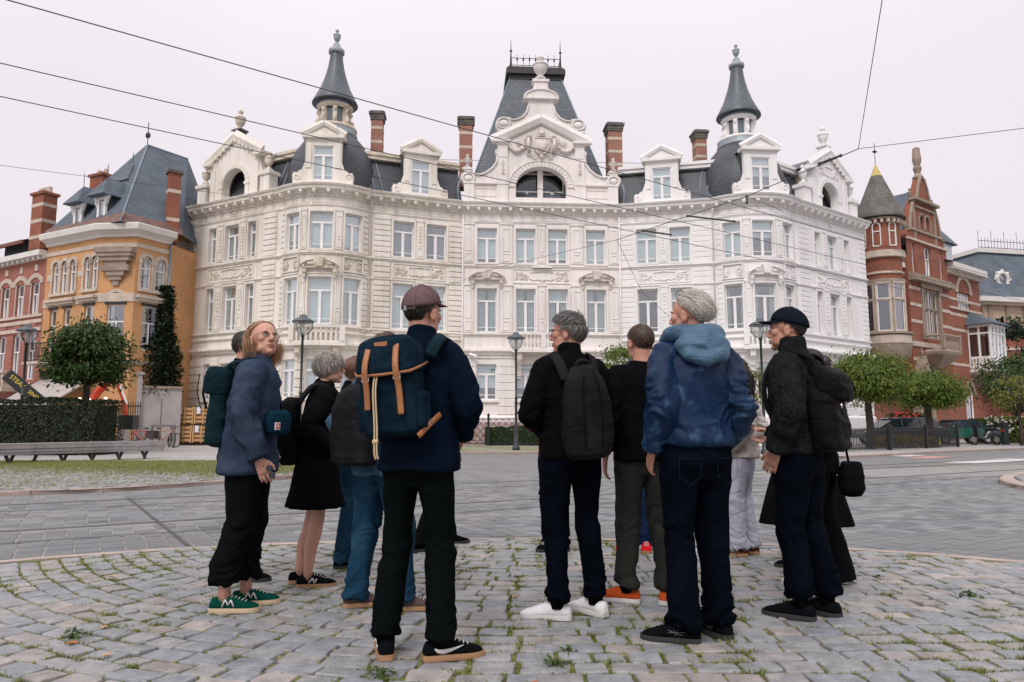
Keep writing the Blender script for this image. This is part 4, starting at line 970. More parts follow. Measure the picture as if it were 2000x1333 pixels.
# balcony in the middle
q=F.L/2; s=MB(); slab(s,F,q-1.75,q+1.75,-.03,.75,ZB-.02,ZB+.17); s.obj('balcony_slab',m,hm)
s=MB(); slab(s,F,q-1.7,q+1.7,.53,.72,ZB+.95,ZB+1.09); slab(s,F,q-1.65,q+1.65,.55,.70,ZB+.17,ZB+.26)
for x in (-1.58,0,1.58): slab(s,F,q+x-.14,q+x+.14,.52,.73,ZB+.26,ZB+.95)
s.obj('balcony_rail',m,hm)
bb=MB(); bb.lathe(baluster_prof(.69),10); bm_=bb.mesh('baluster',True); bm_.materials.append(m)
for sgn in (-1,1):
    for i in range(6): put('baluster',bm_,None,hm,F.frame(q+sgn*(.27+i*.213),.625,ZB+.26))
for x in (-1.35,1.35):
    c=MB(); M=F.frame(q+x,0,ZB-.02); c.prism([(0,0),(0,-1.5),(.1,-1.45),(.16,-1.1),(.3,-.8),(.55,-.4),(.62,0)],-.15,.15,M@Matrix.Rotation(R(-90),4,'Z')); spiral(c,0,-.25,.16,1.2,1,.05,-.55,M); spiral(c,0,-1.2,.12,1.2,-1,.04,-.16,M); c.obj('console',mo,hm)
for x,mt in ((.02,m_cream),(F.L-.02,m_white)):
    pp=MB(); pp.tube([F(x,.12,.1),F(x,.12,13.1)],.05,8); pp.obj('downpipe',m,hm,smooth=True)
# the big gable
z0=ZC1+.04; M=F.frame(F.L/2,.02,0)@Matrix.Translation((0,0,z0))@Matrix.Diagonal((1,1,.838,1))@Matrix.Translation((0,0,-z0))
half=[(4.5,z0),(4.5,15.15),(4.62,15.3),(4.72,15.55),(4.66,15.85),(4.45,16.02),(4.2,16.04),(3.95,15.92),(3.6,15.86),(3.2,16.05),(2.85,16.4),(2.62,16.8),(2.56,17.3),(2.68,17.42),(2.7,17.66),(2.56,17.78),(2.56,18.35),(2.5,18.4),(2.5,19.1),(2.66,19.3),(2.68,19.65),(2.5,19.95),(2.2,20.08),(1.9,20.05),(1.72,19.9),(1.4,19.95),(1.1,20.15),(.86,20.5),(.74,21.0),(.74,21.35)]
ol=half+[(-x,z) for x,z in half[::-1]]
hole=[(-1.5,z0+.45),(1.5,z0+.45)]+arc(0,14.98,1.5,.13,math.pi-.13,22)
gm=outline_mesh([ol,hole],.55); gm.materials.append(m); gb=put('great_gable',gm,None,hm,M)
a=MB(); n=22; rc=1.52; zc=14.98
for i in range(n):
    a0,a1=.02+(math.pi-.04)*i/n+.008,.02+(math.pi-.04)*(i+1)/n-.008; a.prism([(rc*math.cos(a0),zc+rc*math.sin(a0)),(1.86*math.cos(a0),zc+1.86*math.sin(a0)),(1.86*math.cos(a1),zc+1.86*math.sin(a1)),(rc*math.cos(a1),zc+rc*math.sin(a1))],-.07,.02,M)
a.obj('arch_voussoirs',m,gb)
a=MB(); a.tube([(x,-.05,z) for x,z in arc(0,zc,1.93,0,math.pi,28)],.06,6,M=M); 
for s in (-1,1):
    a.box(s*2.28-.32,s*2.28+.32,-.12,0,z0,15.15,M); a.box(s*2.28-.36,s*2.28+.36,-.16,0,15.15,15.3,M); a.box(s*2.25-.28,s*2.25+.28,-.11,0,15.3,17.1,M); a.box(s*2.25-.28,s*2.25+.28,-.14,0,17.1,18.0,M); a.box(s*2.25-.36,s*2.25+.36,-.2,0,18.0,18.14,M)
    a.box(s*4.2-.3,s*4.2+.3,-.1,0,z0,15.15,M); a.box(s*3.4-1.15,s*3.4+1.15,-.14,0,15.16,15.28,M)
    a.tube([(s*4.25+.34*math.cos(t),-.06,15.56+.34*math.sin(t)) for t in [i*math.pi/8 for i in range(17)]],.07,6,M=M); a.ell((s*4.25,-.04,15.56),(.26,.1,.2),M)
    a.tube([(s*2.2+.38*math.cos(t),-.06,19.6+.38*math.sin(t)) for t in [i*math.pi/8 for i in range(17)]],.07,6,M=M); a.ell((s*2.2,-.04,19.6),(.3,.1,.22),M)
    a.box(s*2.15-.42,s*2.15+.42,-.1,0,19.0,19.12,M)
    f=MB(); frame_mould(f,1.3,.6,.05,.04,M@Matrix.Translation((s*3.25,0,14.6))); f.obj('panel_moulding',m,gb)
    g=MB()
    for k in range(6): g.ell((s*2.25,-.13,16.05+k*.15),(.07+.03*math.sin(k*2),.05,.09),M,8,6)
    spiral(g,s*2.25,15.95,.12,1.1,s,.03,-.13,M); g.obj('garland',mo,gb,smooth=True)
    # sweep edge moulding
    a.tube([(s*x,-.05,z-.06) for x,z in half[7:13]],.07,6,M=M); a.tube([(s*x,-.05,z-.06) for x,z in half[23:29]],.06,6,M=M)
a.obj('gable_mouldings',m,gb)
pd=MB()
for s in (-1,1):
    pd.tube([(s*2.95,-.16,18.28),(0,-.16,20.0)],[(.13,.32)]*2,4,M=M,up=(0,0,1)); pd.tube([(s*2.7,-.1,18.18),(0,-.1,19.78)],[(.07,.2)]*2,4,M=M,up=(0,0,1)); pd.box(s*2.4-.55,s*2.4+.55,-.34,0,18.14,18.28,M)
pd.obj('pediment',m,gb)
# blank-shield coat of arms with supporters and garlands
ca=MB(); zc2=18.0
ca.prism([(-.42,zc2+.5),(.42,zc2+.5),(.46,zc2-.1),(.28,zc2-.5),(0,zc2-.72),(-.28,zc2-.5),(-.46,zc2-.1)],-.2,-.0,M)
ca.tube([(x,-.2,z) for x,z in ((-.42,zc2+.5),(.42,zc2+.5),(.46,zc2-.1),(.28,zc2-.5),(0,zc2-.72),(-.28,zc2-.5),(-.46,zc2-.1),(-.42,zc2+.5))],.05,6,M=M)
ca.ell((0,-.16,zc2+.86),(.22,.16,.2),M); ca.box(-.2,.2,-.24,-.02,zc2+.62,zc2+.72,M)
for k in range(5): ca.ell(((k-2)*.09,-.16,zc2+1.06+.02*(2-abs(k-2))),(.035,.05,.07),M,6,5)
r=random.Random(77)
for s in (-1,1):
    for cx,cz,rad,tn in ((.7,.62,.22,1.3),(.95,.35,.18,1.2),(.68,-.55,.22,1.2),(.45,-.85,.18,1.1),(1.05,-.2,.2,1.2),(1.3,.1,.2,1.3)): spiral(ca,s*cx,zc2+cz,rad,tn,s*(1 if cz>0 else -1),.045,-.12,M,r.uniform(0,6))
    ca.tube([(s*.72,-.12,zc2-.45),(s*.78,-.16,zc2+.05),(s*.74,-.14,zc2+.55)],[.13,.12,.08],8,M=M); ca.ell((s*.72,-.16,zc2+.66),(.12,.12,.13),M)
    gp=[(s*(1.0+.95*t),-.1,zc2-.05-.45*math.sin(math.pi*t)+.1*t) for t in [i/7 for i in range(8)]]; ca.tube(gp,[.07,.1,.13,.14,.14,.12,.1,.07],7,M=M)
    for k in range(16): t=r.random(); ca.ell((s*(1.0+.95*t)+r.uniform(-.06,.06),-.17,zc2-.05-.45*math.sin(math.pi*t)+.1*t+r.uniform(-.09,.09)),(.06,.05,.06),M,6,5)
    ca.tube([(s*1.98,-.1,zc2+.1),(s*2.0,-.1,zc2-.2),(s*1.96,-.1,zc2-.42)],[.05,.08,.04],6,M=M)
ca.ell((0,-.2,zc2-.86),(.14,.12,.12),M); ca.obj('coat_of_arms',mo,gb,smooth=True)
# crowning aedicule, urn
c=MB(); c.box(-.86,.86,-.1,.6,21.35,21.47,M); c.prism([(-1.0,21.47)]+[(1.0*math.cos(t),21.47+.62*math.sin(t)) for t in [i*math.pi/14 for i in range(15)]],-.14,.6,M); c.tube([(.98*math.cos(t),-.16,21.5+.6*math.sin(t)) for t in [i*math.pi/14 for i in range(15)]],.07,6,M=M); c.box(-1.05,1.05,-.2,.62,21.4,21.5,M)
c.prism([(-.6,22.0),(.6,22.0),(.42,22.35),(.4,22.75),(-.4,22.75),(-.42,22.35)],.0,.5,M); c.box(-.5,.5,-.08,.6,22.75,22.92,M); c.prism([(-.4,22.92),(.4,22.92),(.2,23.12),(-.2,23.12)],.05,.45,M); c.obj('gable_crown',m,gb)
u=MB(); u.lathe(urn_prof(1.35),22,M@Matrix.Translation((0,.25,23.05))); u.obj('urn',m,gb,smooth=True)
for s in (-1,1):
    b=MB(); b.box(s*4.3-.22,s*4.3+.22,.0,.44,16.0,16.2,M); b.box(s*4.3-.3,s*4.3+.3,-.06,.5,16.2,16.32,M); b.prism([(s*4.3-.22,16.32),(s*4.3+.22,16.32),(s*4.3+.1,16.5),(s*4.3-.1,16.5)],.1,.34,M); b.obj('pedestal',m,gb); u=MB(); u.lathe(urn_prof(.68),16,M@Matrix.Translation((s*4.3,.22,16.46))); u.obj('urn',mo,gb,smooth=True)
# balcony recess behind the arch
lg=MB(); lg.box(-2,2,1.2,1.3,z0,17,M); lg.box(-2,-1.9,.5,1.2,z0,17,M); lg.box(1.9,2,.5,1.2,z0,17,M); lg.box(-2,2,.5,1.2,16.9,17,M); lg.obj('loggia_wall',MATS['loggia_tan'],gb)
m_lgl=glassmat('loggia_glass',(.35,.4,.42),.06)
for x in (-.75,.75):
    lw=window(hm,M@Matrix.Translation((x,1.0,z0+.3)),1.4,2.3,[],tr=.42)
    for ch in lw.children:
        if ch.name.startswith('pane'): ch.data.materials[0]=m_lgl
st=MB(); st.box(-.16,.16,.6,.8,z0,16.6,M); st.box(-1.6,1.6,.1,.4,z0+.3,z0+.5,M); st.obj('loggia_post',m,gb)
# truncated slate roof with iron cresting
rf=MB(); A=4.55; y0,y1=.75,9.0; T=1.58; t0,t1=3.0,6.4; zb,zt=z0,23.15
q8=[(-A,y0,zb),(A,y0,zb),(A,y1,zb),(-A,y1,zb),(-T,t0,zt),(T,t0,zt),(T,t1,zt),(-T,t1,zt)]
rf.add([MW@Vector(p) for p in q8],[(0,1,5,4),(1,2,6,5),(2,3,7,6),(3,0,4,7)]); rfo=rf.obj('pavilion_roof',m_slate_blue,hm)
for i,j in ((0,4),(1,5)):
    h_=MB(); h_.tube([MW@Vector(q8[i]),MW@Vector(q8[j])],.05,6); h_.obj('lead_roll',m_lead,rfo,smooth=True)
k=MB(); k.box(-T-.1,T+.1,t0-.1,t1+.1,zt-.25,zt+.05,MW); k.box(-T-.3,T+.3,t0-.3,t1+.3,zt+.05,zt+.4,MW); k.box(-T-.2,T+.2,t0-.2,t1+.2,zt+.4,zt+.55,MW); k.obj('roof_crown',mat('crown_dark',(.035,.035,.035),.6,.2,3),rfo)
ir=MB(); zz=zt+.55
for y in (t0-.1,t1+.1):
    ir.tube([MW@Vector((-T,y,zz+.12)),MW@Vector((T,y,zz+.12))],.022,5); ir.tube([MW@Vector((-T,y,zz+.6)),MW@Vector((T,y,zz+.6))],.022,5)
    for i in range(9): x=-T+2*T*i/8; ir.tube([MW@Vector((x,y,zz)),MW@Vector((x,y,zz+.85))],.016,5); ir.ell(MW@Vector((x,y,zz+.5)),(.06,.02,.1),n=6,m=4)
for x in (-T,T): 
    ir.tube([MW@Vector((x,t0-.1,zz+.6)),MW@Vector((x,t1+.1,zz+.6))],.022,5)
ir.obj('iron_cresting',m_iron,rfo)
for x in (-T,T):
    for y in (t0-.1,t1+.1):
        s=MB(); s.tube([MW@Vector((x,y,zz-.1)),MW@Vector((x,y,zz+1.0)),MW@Vector((x,y,zz+1.8))],[.08,.035,.012],6); s.ell(MW@Vector((x,y,zz+1.05)),(.1,.03,.08),n=6,m=4); s.obj('roof_spike',m_iron,rfo)
for sx,mm_ in ((-1,m_lead),(1,m_lead)):
    p=MB(); p.tube([MW@Vector((sx*4.75,-.1,15.1)),MW@Vector((sx*4.85,-.25,14.6)),MW@Vector((sx*4.8,-.2,13.9))],.05,6); p.obj('downpipe',mm_,hm,smooth=True)
# chimneys of the crescent
for (lx,ly,zt_,w,lab) in ((-9.75,1.9,19.9,.68,'slim brick chimney with grey cap right of the left spire'),(-4.4,2.6,20.0,.80,'wide sooty brick chimney left of the truncated slate roof'),(4.8,2.2,19.7,.86,'orange brick chimney with pale bands right of the truncated roof'),(10.15,1.9,19.3,.68,'thin orange brick chimney just left of the right spire')):
    p=MW@Vector((lx,ly,0)); chimney(p.x,p.y,15.5,zt_,w,w*1.1,lab)
# security camera and lantern on the wall, house downlights
sc=MB(); M=F.frame(.55,.02,4.95); sc.tube([(0,0,0),(0,-.2,.02)],.03,6,M=M); sc.tube([(-.12,-.25,.08),(.3,-.38,-.06)],.07,8,M=M); sc.obj('security_camera',m_frame,hm)
# ================================================================== NEIGHBOURING HOUSES
class WSeg:
    """wall stretch in world plan, outward normal towards the square"""
    curved=False
    def __init__(s,a,b):
        s.a=Vector(a); s.b=Vector(b); s.L=(s.b-s.a).length; s.t=(s.b-s.a)/s.L
        n=Vector((s.t.y,-s.t.x)); mid=(s.a+s.b)/2; s.n=n if n.dot(-mid)>0 else -n
    def loc(s,q,d): return s.a+s.t*q+s.n*d
    def nrm(s,q): return s.n
    def __call__(s,q,d,z): p=s.loc(q,d); return Vector((p.x,p.y,z))
    def frame(s,q,d,z):
        n=s.n; p=s.loc(q,d); x=Vector((-n.y,n.x)); return Matrix(((x.x,-n.x,0,p.x),(x.y,-n.y,0,p.y),(0,0,1,z),(0,0,0,1)))
    def steps(s,q0,q1): return [q0,q1]
def wsweep(mb,segs,prof):
    P=pathpts(segs); mb.loft([[Vector((p.x+n.x*d,p.y+n.y*d,z)) for d,z in prof] for p,n in P])
m_orange=brickmat('brick_orange',(.50,.25,.098),(.575,.305,.128),(.50,.34,.22),.22,.07,.006,.85,.25,.5,.1)
m_pinkb=brickmat('brick_pink',(.29,.095,.072),(.35,.125,.095),(.33,.21,.17),.22,.07,.006,.85,.25,.5,.12)
m_red=brickmat('brick_red',(.225,.068,.04),(.29,.098,.058),(.30,.18,.13),.22,.07,.006,.85,.3,.5,.16)
m_stone=mat('dressed_stone',(.52,.44,.36),.85,.18,2.2,.15,30); m_stone_d=mat('brown_stone',(.30,.235,.185),.85,.25,2.0,.2,30)
m_slate_b=brickmat('slate_bluegrey',(.095,.122,.150),(.125,.153,.180),(.055,.07,.085),.3,.16,.010,.6,.5,.5,.16,.25)
m_copper=mat('copper_flashing',(.17,.095,.075),.6,.25,2); m_dkglass=glassmat('dark_glass',(.45,.5,.52),.2); m_lintel=mat('black_lintel',(.02,.02,.022),.6)
m_trim=mat('white_trim',(.66,.64,.60),.6,.1,2); m_tile=brickmat('red_roof_tile',(.20,.085,.065),(.26,.11,.085),(.07,.03,.025),.24,.3,.02,.8,.6,.5,.15)
_aw={}
def arched_window(house,M,w,h,arched=True,col=None,bars=False,mull=False,name='window'):
    """sash window, optionally round-headed, in local x-z with the glass 5 cm back"""
    k=(round(w,2),round(h,2),arched,bars,mull)
    if k not in _aw:
        r=w/2
        def ol(d):
            if arched: return [(-r+d,d),(r-d,d)]+arc(0,h-r,r-d,0,math.pi,12)
            return [(-r+d,d),(r-d,d),(r-d,h-d),(-r+d,h-d)]
        fm=outline_mesh([ol(0),ol(.06)],.08); mb=MB(); mb.box(-r+.05,r-.05,-.015,.07,h*.62-.03,h*.62+.03)
        if mull: mb.box(-.035,.035,-.01,.07,.05,h*.62-.03)
        if bars:
            for i in range(1,5): x=-r+2*r*i/5; mb.box(x-.02,x+.02,.0,.06,.05,h-r+math.sqrt(max(0,r*r-x*x))-.03 if arched else h-.05)
            for i in range(1,4): mb.box(-r+.05,r-.05,.002,.058,h*i/5-.02,h*i/5+.02)
        bm=mb.mesh('b'); b2=bmesh.new(); b2.from_mesh(fm); b2.from_mesh(bm); b2.to_mesh(fm); b2.free(); fm.materials.append(m_frame); fm.name='window'
        pn=outline_mesh([ol(.05)],.01); pn.materials.append(m_dkglass); pn.name='pane'
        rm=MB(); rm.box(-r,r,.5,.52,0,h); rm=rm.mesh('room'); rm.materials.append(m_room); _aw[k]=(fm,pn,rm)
    fm,pn,rm=_aw[k]; o=put(name,fm,None,house,M); put('pane',pn,None,o,M@Matrix.Translation((0,.05,0))); put('room',rm,None,o,M); return o
def round_arch(mb,M,r0,r1,z,d,n=14):
    for i in range(n):
        a0,a1=math.pi*i/n+.01,math.pi*(i+1)/n-.01
        mb.prism([(r0*math.cos(a0),z+r0*math.sin(a0)),(r1*math.cos(a0),z+r1*math.sin(a0)),(r1*math.cos(a1),z+r1*math.sin(a1)),(r0*math.cos(a1),z+r0*math.sin(a1))],-d,.0,M)
# ---------------- orange corner house
oh=thing('orange_house',(-20.2,37.4,0),0,'orange brick corner house with blue slate hipped roof, dormers and twin round-arched windows','house')
OA=(-26.0,39.3); OB=(-21.75,37.1); OC=(-19.75,36.9); OD=(-18.85,38.7)
S1=WSeg(OA,OB); S2=WSeg(OB,OC); S3=WSeg(OC,OD)
# windows: (seg,centre,width,z0,z1)
up=[(S1,.95,.5),(S1,1.72,.5),(S1,2.49,.5),(S1,3.75,.46),(S1,4.38,.46),(S3,.62,.58),(S3,1.48,.58)]
lo_=[(S1,.95,.62),(S1,2.2,.62),(S1,4.1,.8),(S2,1.05,.98),(S3,1.05,1.0)]
for sg in (S1,S2,S3):
    ops=[(q-w/2,q+w/2,8.25,10.0) for g,q,w in up if g is sg]+[(q-w/2,q+w/2,5.0,7.35) for g,q,w in lo_ if g is sg]
    mb=MB(); wallsheet(mb,sg,0,11.0,ops,.2); mb.obj('wall',m_orange,oh)
for a_,b_ in ((OD,(-18.3,41.5)),((-26.6,46),(-26.0,39.3))): mb=MB(); wallsheet(mb,WSeg(a_,b_),0,11.0,[],.2); mb.obj('side_wall',m_orange,oh)
for nm,pr,mm in (('eave_cornice',[(-.05,10.95),(.1,10.95),(.14,11.1),(.34,11.22),(.5,11.26),(.55,11.55),(.5,11.6),(-.2,11.62)],m_trim),('stone_band',[(-.02,10.4),(.05,10.4),(.06,10.62),(-.02,10.62)],m_stone),('stone_band',[(-.02,7.5),(.05,7.5),(.06,7.95),(-.02,7.95)],m_stone),('stone_band',[(-.02,4.2),(.12,4.2),(.14,4.42),(-.02,4.42)],m_stone_d)):
    mb=MB(); wsweep(mb,[S1,S2,S3],pr); mb.obj(nm,mm,oh)
# upper windows with rounded stone arches on colonnettes
for sg,q,w in up:
    M=sg.frame(q,-.06,8.25); arched_window(oh,M,w,1.75)
    a=MB(); Ma=sg.frame(q,.0,0); round_arch(a,Ma,w/2+.02,w/2+.2,10.0-w/2,.07,9); a.obj('stone_arch',m_stone,oh)
    c=MB(); 
    for s in (-1,1): c.box(s*(w/2+.08)-.07,s*(w/2+.08)+.07,-.06,0,8.2,9.6,Ma); c.box(s*(w/2+.08)-.1,s*(w/2+.08)+.1,-.09,0,9.6,9.76,Ma)
    c.obj('colonnette',m_stone,oh)
for sg,q,w in ((S1,1.72,2.4),(S1,4.07,1.4),(S3,1.05,1.7)):
    s=MB(); M=sg.frame(q,0,0); s.box(-w/2,w/2,-.14,.0,8.08,8.22,M); s.obj('window_sill',m_stone,oh)
    s=MB(); s.box(-w/2-.1,w/2+.1,-.3,0,7.72,7.86,M); s.box(-w/2,w/2,-.2,0,7.58,7.72,M); s.obj('stone_hood',m_stone,oh)
for sg,q,w in lo_:
    M=sg.frame(q,-.12,5.0); arched_window(oh,M,w,2.35,False,mull=w>.7)
    s=MB(); Ml=sg.frame(q,0,0); s.box(-w/2-.1,w/2+.1,-.06,.0,7.36,7.5,Ml); s.obj('lintel',m_lintel,oh)
a=MB(); round_arch(a,S2.frame(1.05,.0,0),.52,.66,7.5,.06,9); a.obj('relieving_arch',m_stone,oh)
for q0,q1 in ((.2,.55),(2.95,3.3)):
    s=MB(); slab(s,S1,q0,q1,0,.03,9.0,9.35); s.obj('stone_block',m_stone,oh)
# corbelled oriel foot on the chamfered corner
cb=MB(); M=S2.frame(1.0,0,0)
for w,d,z0,z1 in ((1.02,.5,10.05,10.32),(.95,.44,9.85,10.05),(.82,.36,9.62,9.85),(.62,.26,9.4,9.62),(.78,.3,9.1,9.4),(.5,.24,8.85,9.1),(.34,.17,8.62,8.85),(.18,.1,8.35,8.62)): cb.prism([(-w,z0),(w,z0),(w,z1),(-w,z1)],-d,0,M)
cb.obj('corner_corbel',m_stone_d,oh)
# roof
E0,E1,E2=Vector((-26.8,39.75,11.58)),Vector((-20.3,36.15,11.58)),Vector((-18.35,38.95,11.58)); RA,RB=Vector((-21.9,41.4,17.8)),Vector((-20.5,43.7,17.8)); E3=Vector((-18.6,46,11.58)); E4=Vector((-26.8,46,11.58))
rf=MB(); rf.add([E0,E1,E2,E3,E4,RA,RB],[(0,1,5),(1,2,6,5),(2,3,6),(3,4,5,6),(4,0,5)]); ro=rf.obj('hipped_roof',m_slate_b,oh)
fl=MB()
for p,q in ((E0,E1),(E1,E2)):
    n=Vector((q.y-p.y,p.x-q.x,0)).normalized(); n=n if n.dot(-p)>0 else -n
    up_=(RA-(p+q)/2).normalized()*.75
    fl.add([p+n*.03,q+n*.03,q+up_+n*.03,p+up_+n*.03],[(0,1,2,3)])
fl.obj('copper_flashing',m_copper,ro)
h=MB(); h.tube([E1,RA],.05,5); h.tube([E0,RA],.05,5); h.tube([RA,RB],.06,5); h.obj('ridge_lead',m_lead,ro); h=MB(); h.tube([RA,RA+Vector((0,0,1.4))],.025,5); h.ell(RA+Vector((0,0,.6)),(.16,.05,.2),n=8,m=6); h.obj('roof_finial',m_iron,ro)
def hip_dormer(seg,q,back,z0,w,h,dp=2.4):
    M=seg.frame(q,-back,z0); hw=w/2
    f=MB(); f.box(-hw,-hw+.16,0,.12,0,h,M); f.box(hw-.16,hw,0,.12,0,h,M); f.box(-hw+.16,hw-.16,.001,.119,h-.14,h,M); f.box(-hw+.16,hw-.16,.001,.119,0,.1,M)
    for s in (-1,1): f.prism([(s*hw,h),(s*(hw+.3),h+.02),(s*hw,h-.55)],-.05,.1,M)
    o=f.obj('dormer',m_frame,oh); p=MB(); p.box(-hw+.16,hw-.16,.06,.08,.1,h-.14,M); p.obj('pane',m_dkglass,o)
    c=MB(); c.box(-hw+.02,hw-.02,.1,dp-.2,0,h,M); c.obj('dormer_cheeks',m_slate,o)
    r=MB(); e=.38; hh=1.15
    r.add([M@Vector(v) for v in ((-hw-e,-.45,h+.02),(hw+e,-.45,h+.02),(hw+e,dp,h+.02),(-hw-e,dp,h+.02),(0,.25,h+hh),(0,dp+.2,h+hh))],[(0,1,4),(1,2,5,4),(3,0,4,5),(0,3,2,1)]); r.tube([M@Vector((0,.25,h+hh)),M@Vector((0,.25,h+hh+.75))],.02,5); r.obj('dormer_roof',m_slate_b,o)
hip_dormer(S1,1.9,.35,11.75,.72,1.5); hip_dormer(S1,4.0,.35,11.9,.72,1.5); hip_dormer(S1,3.2,2.3,14.2,.55,.7,.8)
# tall side wall towards the mansion, with its chimney
sw=WSeg((-19.4,40.2),(-18.7,42.4)); mb=MB(); wallsheet(mb,sw,0,12.6,[],.2); mb.obj('side_wall',m_orange,oh)
mb=MB(); slab(mb,sw,-.2,2.6,-.2,.2,12.6,12.8); slab(mb,sw,-.3,2.6,-.2,.3,12.8,13.0); slab(mb,sw,0,2.5,0,.04,11.3,11.7); slab(mb,sw,.6,1.3,0,.04,6.4,7.0); slab(mb,sw,0,2.4,0,.04,8.5,8.7); mb.obj('stone_coping',m_stone,oh)
mb=MB(); mb.prism([(0,9.0),(.5,9.0),(.35,9.5),(.1,9.9),(0,10.4)],-.1,0,sw.frame(1.9,0,0)); mb.obj('stone_scroll',m_stone,oh)
def brick_stack(parent,x,y,zb,zt,w,d,rot,pots=0,bands=2,mm=m_red):
    M=Matrix.Translation((x,y,0))@Matrix.Rotation(rot,4,'Z'); b=MB(); b.box(-w/2,w/2,-d/2,d/2,zb,zt,M); o=b.obj('chimney',mm,parent)
    for i in range(bands): z=zb+(zt-zb)*(i+.75)/(bands+.4); s=MB(); s.box(-w/2-.015,w/2+.015,-d/2-.015,d/2+.015,z-.1,z+.1,M); s.obj('stone_band',m_stone,o)
    c=MB(); c.box(-w/2-.1,w/2+.1,-d/2-.1,d/2+.1,zt,zt+.16,M); c.obj('chimney_cap',MATS['chimney_cap'] if pots==0 else mm,o)
    for i in range(pots):
        p=MB(); x0=-w/2+w*(i+.5)/pots; p.lathe([(.13,zt+.16),(.14,zt+.5),(.1,zt+.55)],10,M@Matrix.Translation((x0,0,0))); p.obj('chimney_pot',m_stone,o)
brick_stack(oh,-19.0,39.0,11.2,15.1,.62,.62,R(35)); brick_stack(oh,-25.4,43.0,13.0,16.3,1.2,.8,R(-25),2,1)
sk_=MB()
for i in range(3): M=Matrix.Translation((-19.3+i*.3,41.6+i*.55,13.5))@Matrix.Rotation(R(50),4,'Z'); sk_.box(-.26,.26,-.03,.03,0,1.1,M)
sk_.obj('skylight',m_glass,oh)
# drainpipe, stone base and ground floor pieces
p=MB(); p.tube([S3(1.95,.12,.2),S3(1.95,.12,11.0)],.06,6); p.obj('downpipe',m_lead,oh,smooth=True)
# iron balcony
bl=MB(); M=S1.frame(1.55,.0,4.45)
bl.box(-1.6,1.6,-.9,0,-.12,0,M); bl.obj('balcony_slab',m_stone,oh); bl=MB()
for z in (.05,.95): bl.box(-1.55,1.55,-.86,-.82,z,z+.05,M)
for i in range(26): x=-1.5+i*.12; bl.box(x-.012,x+.012,-.85,-.83,.05,1.0,M)
bl.obj('balcony_railing',m_iron,oh)
# ---------------- climbing ivy on the orange side wall
def leaf_cloud(mb,pts,size,r,flat=None,up=.0):
    for p in pts:
        s=size*r.uniform(.6,1.35); Mx=Matrix.Translation(p)@Euler((r.uniform(-1,1)+up,r.uniform(-1,1),r.uniform(0,6.28))).to_matrix().to_4x4()
        mb.add([(-s*.5,0,0),(0,-s*.32,s*.06),(s*.6,0,-s*.05),(0,s*.32,s*.06)],[(0,1,2,3)],Mx)
m_ivy=leafmat('ivy_leaf',(.008,.018,.009),(.024,.042,.016),.15)
iv=MB(); r=random.Random(5); pts=[]
for _ in range(9000):
    z=2.7+5.9*r.random()**1.15; tt=(z-2.7)/5.9; w=1.2*(1-tt)**.8+.1*tt+.15*math.sin(z*1.7); q=1.1+max(-1,min(1,r.gauss(0,.5)))*w; 
    pts.append(WSeg((-19.35,38.2),(-18.5,39.4))(q-.55,abs(r.gauss(.18,.2)),z))
leaf_cloud(iv,pts,.2,r); vt=thing('ivy',(-18.9,38.6,0),0,'dark ivy climbing the side of the orange brick house','ivy'); iv.obj('foliage',m_ivy,vt,uv=False)
st=MB(); st.tube([(-18.9,38.6,0),(-18.85,38.6,2),(-18.9,38.7,4.5),(-18.9,38.75,7.5)],[.07,.06,.05,.02],6); st.obj('stem',mat('bark',(.06,.045,.035),.9,.3,8,.5,30),vt)
# ---------------- grey garden wall with pillar between orange house and mansion
gw=thing('garden_wall',(-18.6,38.1,0),0,'grey rendered garden wall beside the orange house','wall'); m_ren=mat('grey_render',(.36,.33,.32),.9,.2,1.2,.2,20)
mb=MB(); s_=WSeg((-19.4,37.6),(-17.75,38.6)); slab(mb,s_,0,s_.L,-.3,0,0,3.0); mb.obj('wall_panel',m_ren,gw); mb=MB(); slab(mb,s_,-.1,s_.L,-.4,.08,3.0,3.14); mb.obj('coping',m_stone_d,gw)
mb=MB(); slab(mb,s_,-.75,0,-.45,.15,0,3.7); slab(mb,s_,-.85,.08,-.5,.22,3.7,3.85); mb.obj('pillar',m_ren,gw)
gt=thing('iron_gate',(-18.8,36.3,0),0,'black iron gate with upright bars beside the orange house','gate'); s_=WSeg((-19.9,35.9),(-18.6,36.1))
mb=MB()
for z in (.3,2.0): slab(mb,s_,0,s_.L,-.03,.01,z,z+.06)
mb.obj('gate_rails',m_iron,gt)
bar=MB(); bar.tube([(0,0,.1),(0,0,2.25)],.018,5); bmh=bar.mesh('bar'); bmh.materials.append(m_iron)
for i in range(12): put('bar',bmh,None,gt,s_.frame(.06+i*.11,0,0))
# ---------------- pink brick house at the left edge
ph=thing('pink_house',(-28.5,40.4,0),0,'rose-red brick terraced house with pale arches at the left edge','house')
T1=WSeg((-34.0,43.9),(-26.0,39.3)); L_=T1.L
pw=[L_-1.0,L_-2.6,L_-4.2,L_-5.8,L_-7.4]
mb=MB(); wallsheet(mb,T1,0,10.6,[(q-.42,q+.42,a,b) for q in pw for a,b in ((7.3,9.1),(3.6,6.2))],.2); mb.obj('wall',m_pinkb,ph)
for nm,z0,z1,d,mm in (('eave_cornice',10.5,10.8,.45,m_trim),('stone_band',10.35,10.5,.2,m_trim),('stone_band',6.75,6.95,.08,m_stone),('stone_band',6.3,6.5,.08,m_stone),('stone_band',7.1,7.25,.1,m_stone),('stone_ledge',3.1,3.4,.4,m_stone)):
    mb=MB(); slab(mb,T1,0,L_-.02,0,d,z0,z1); mb.obj(nm,mm,ph)
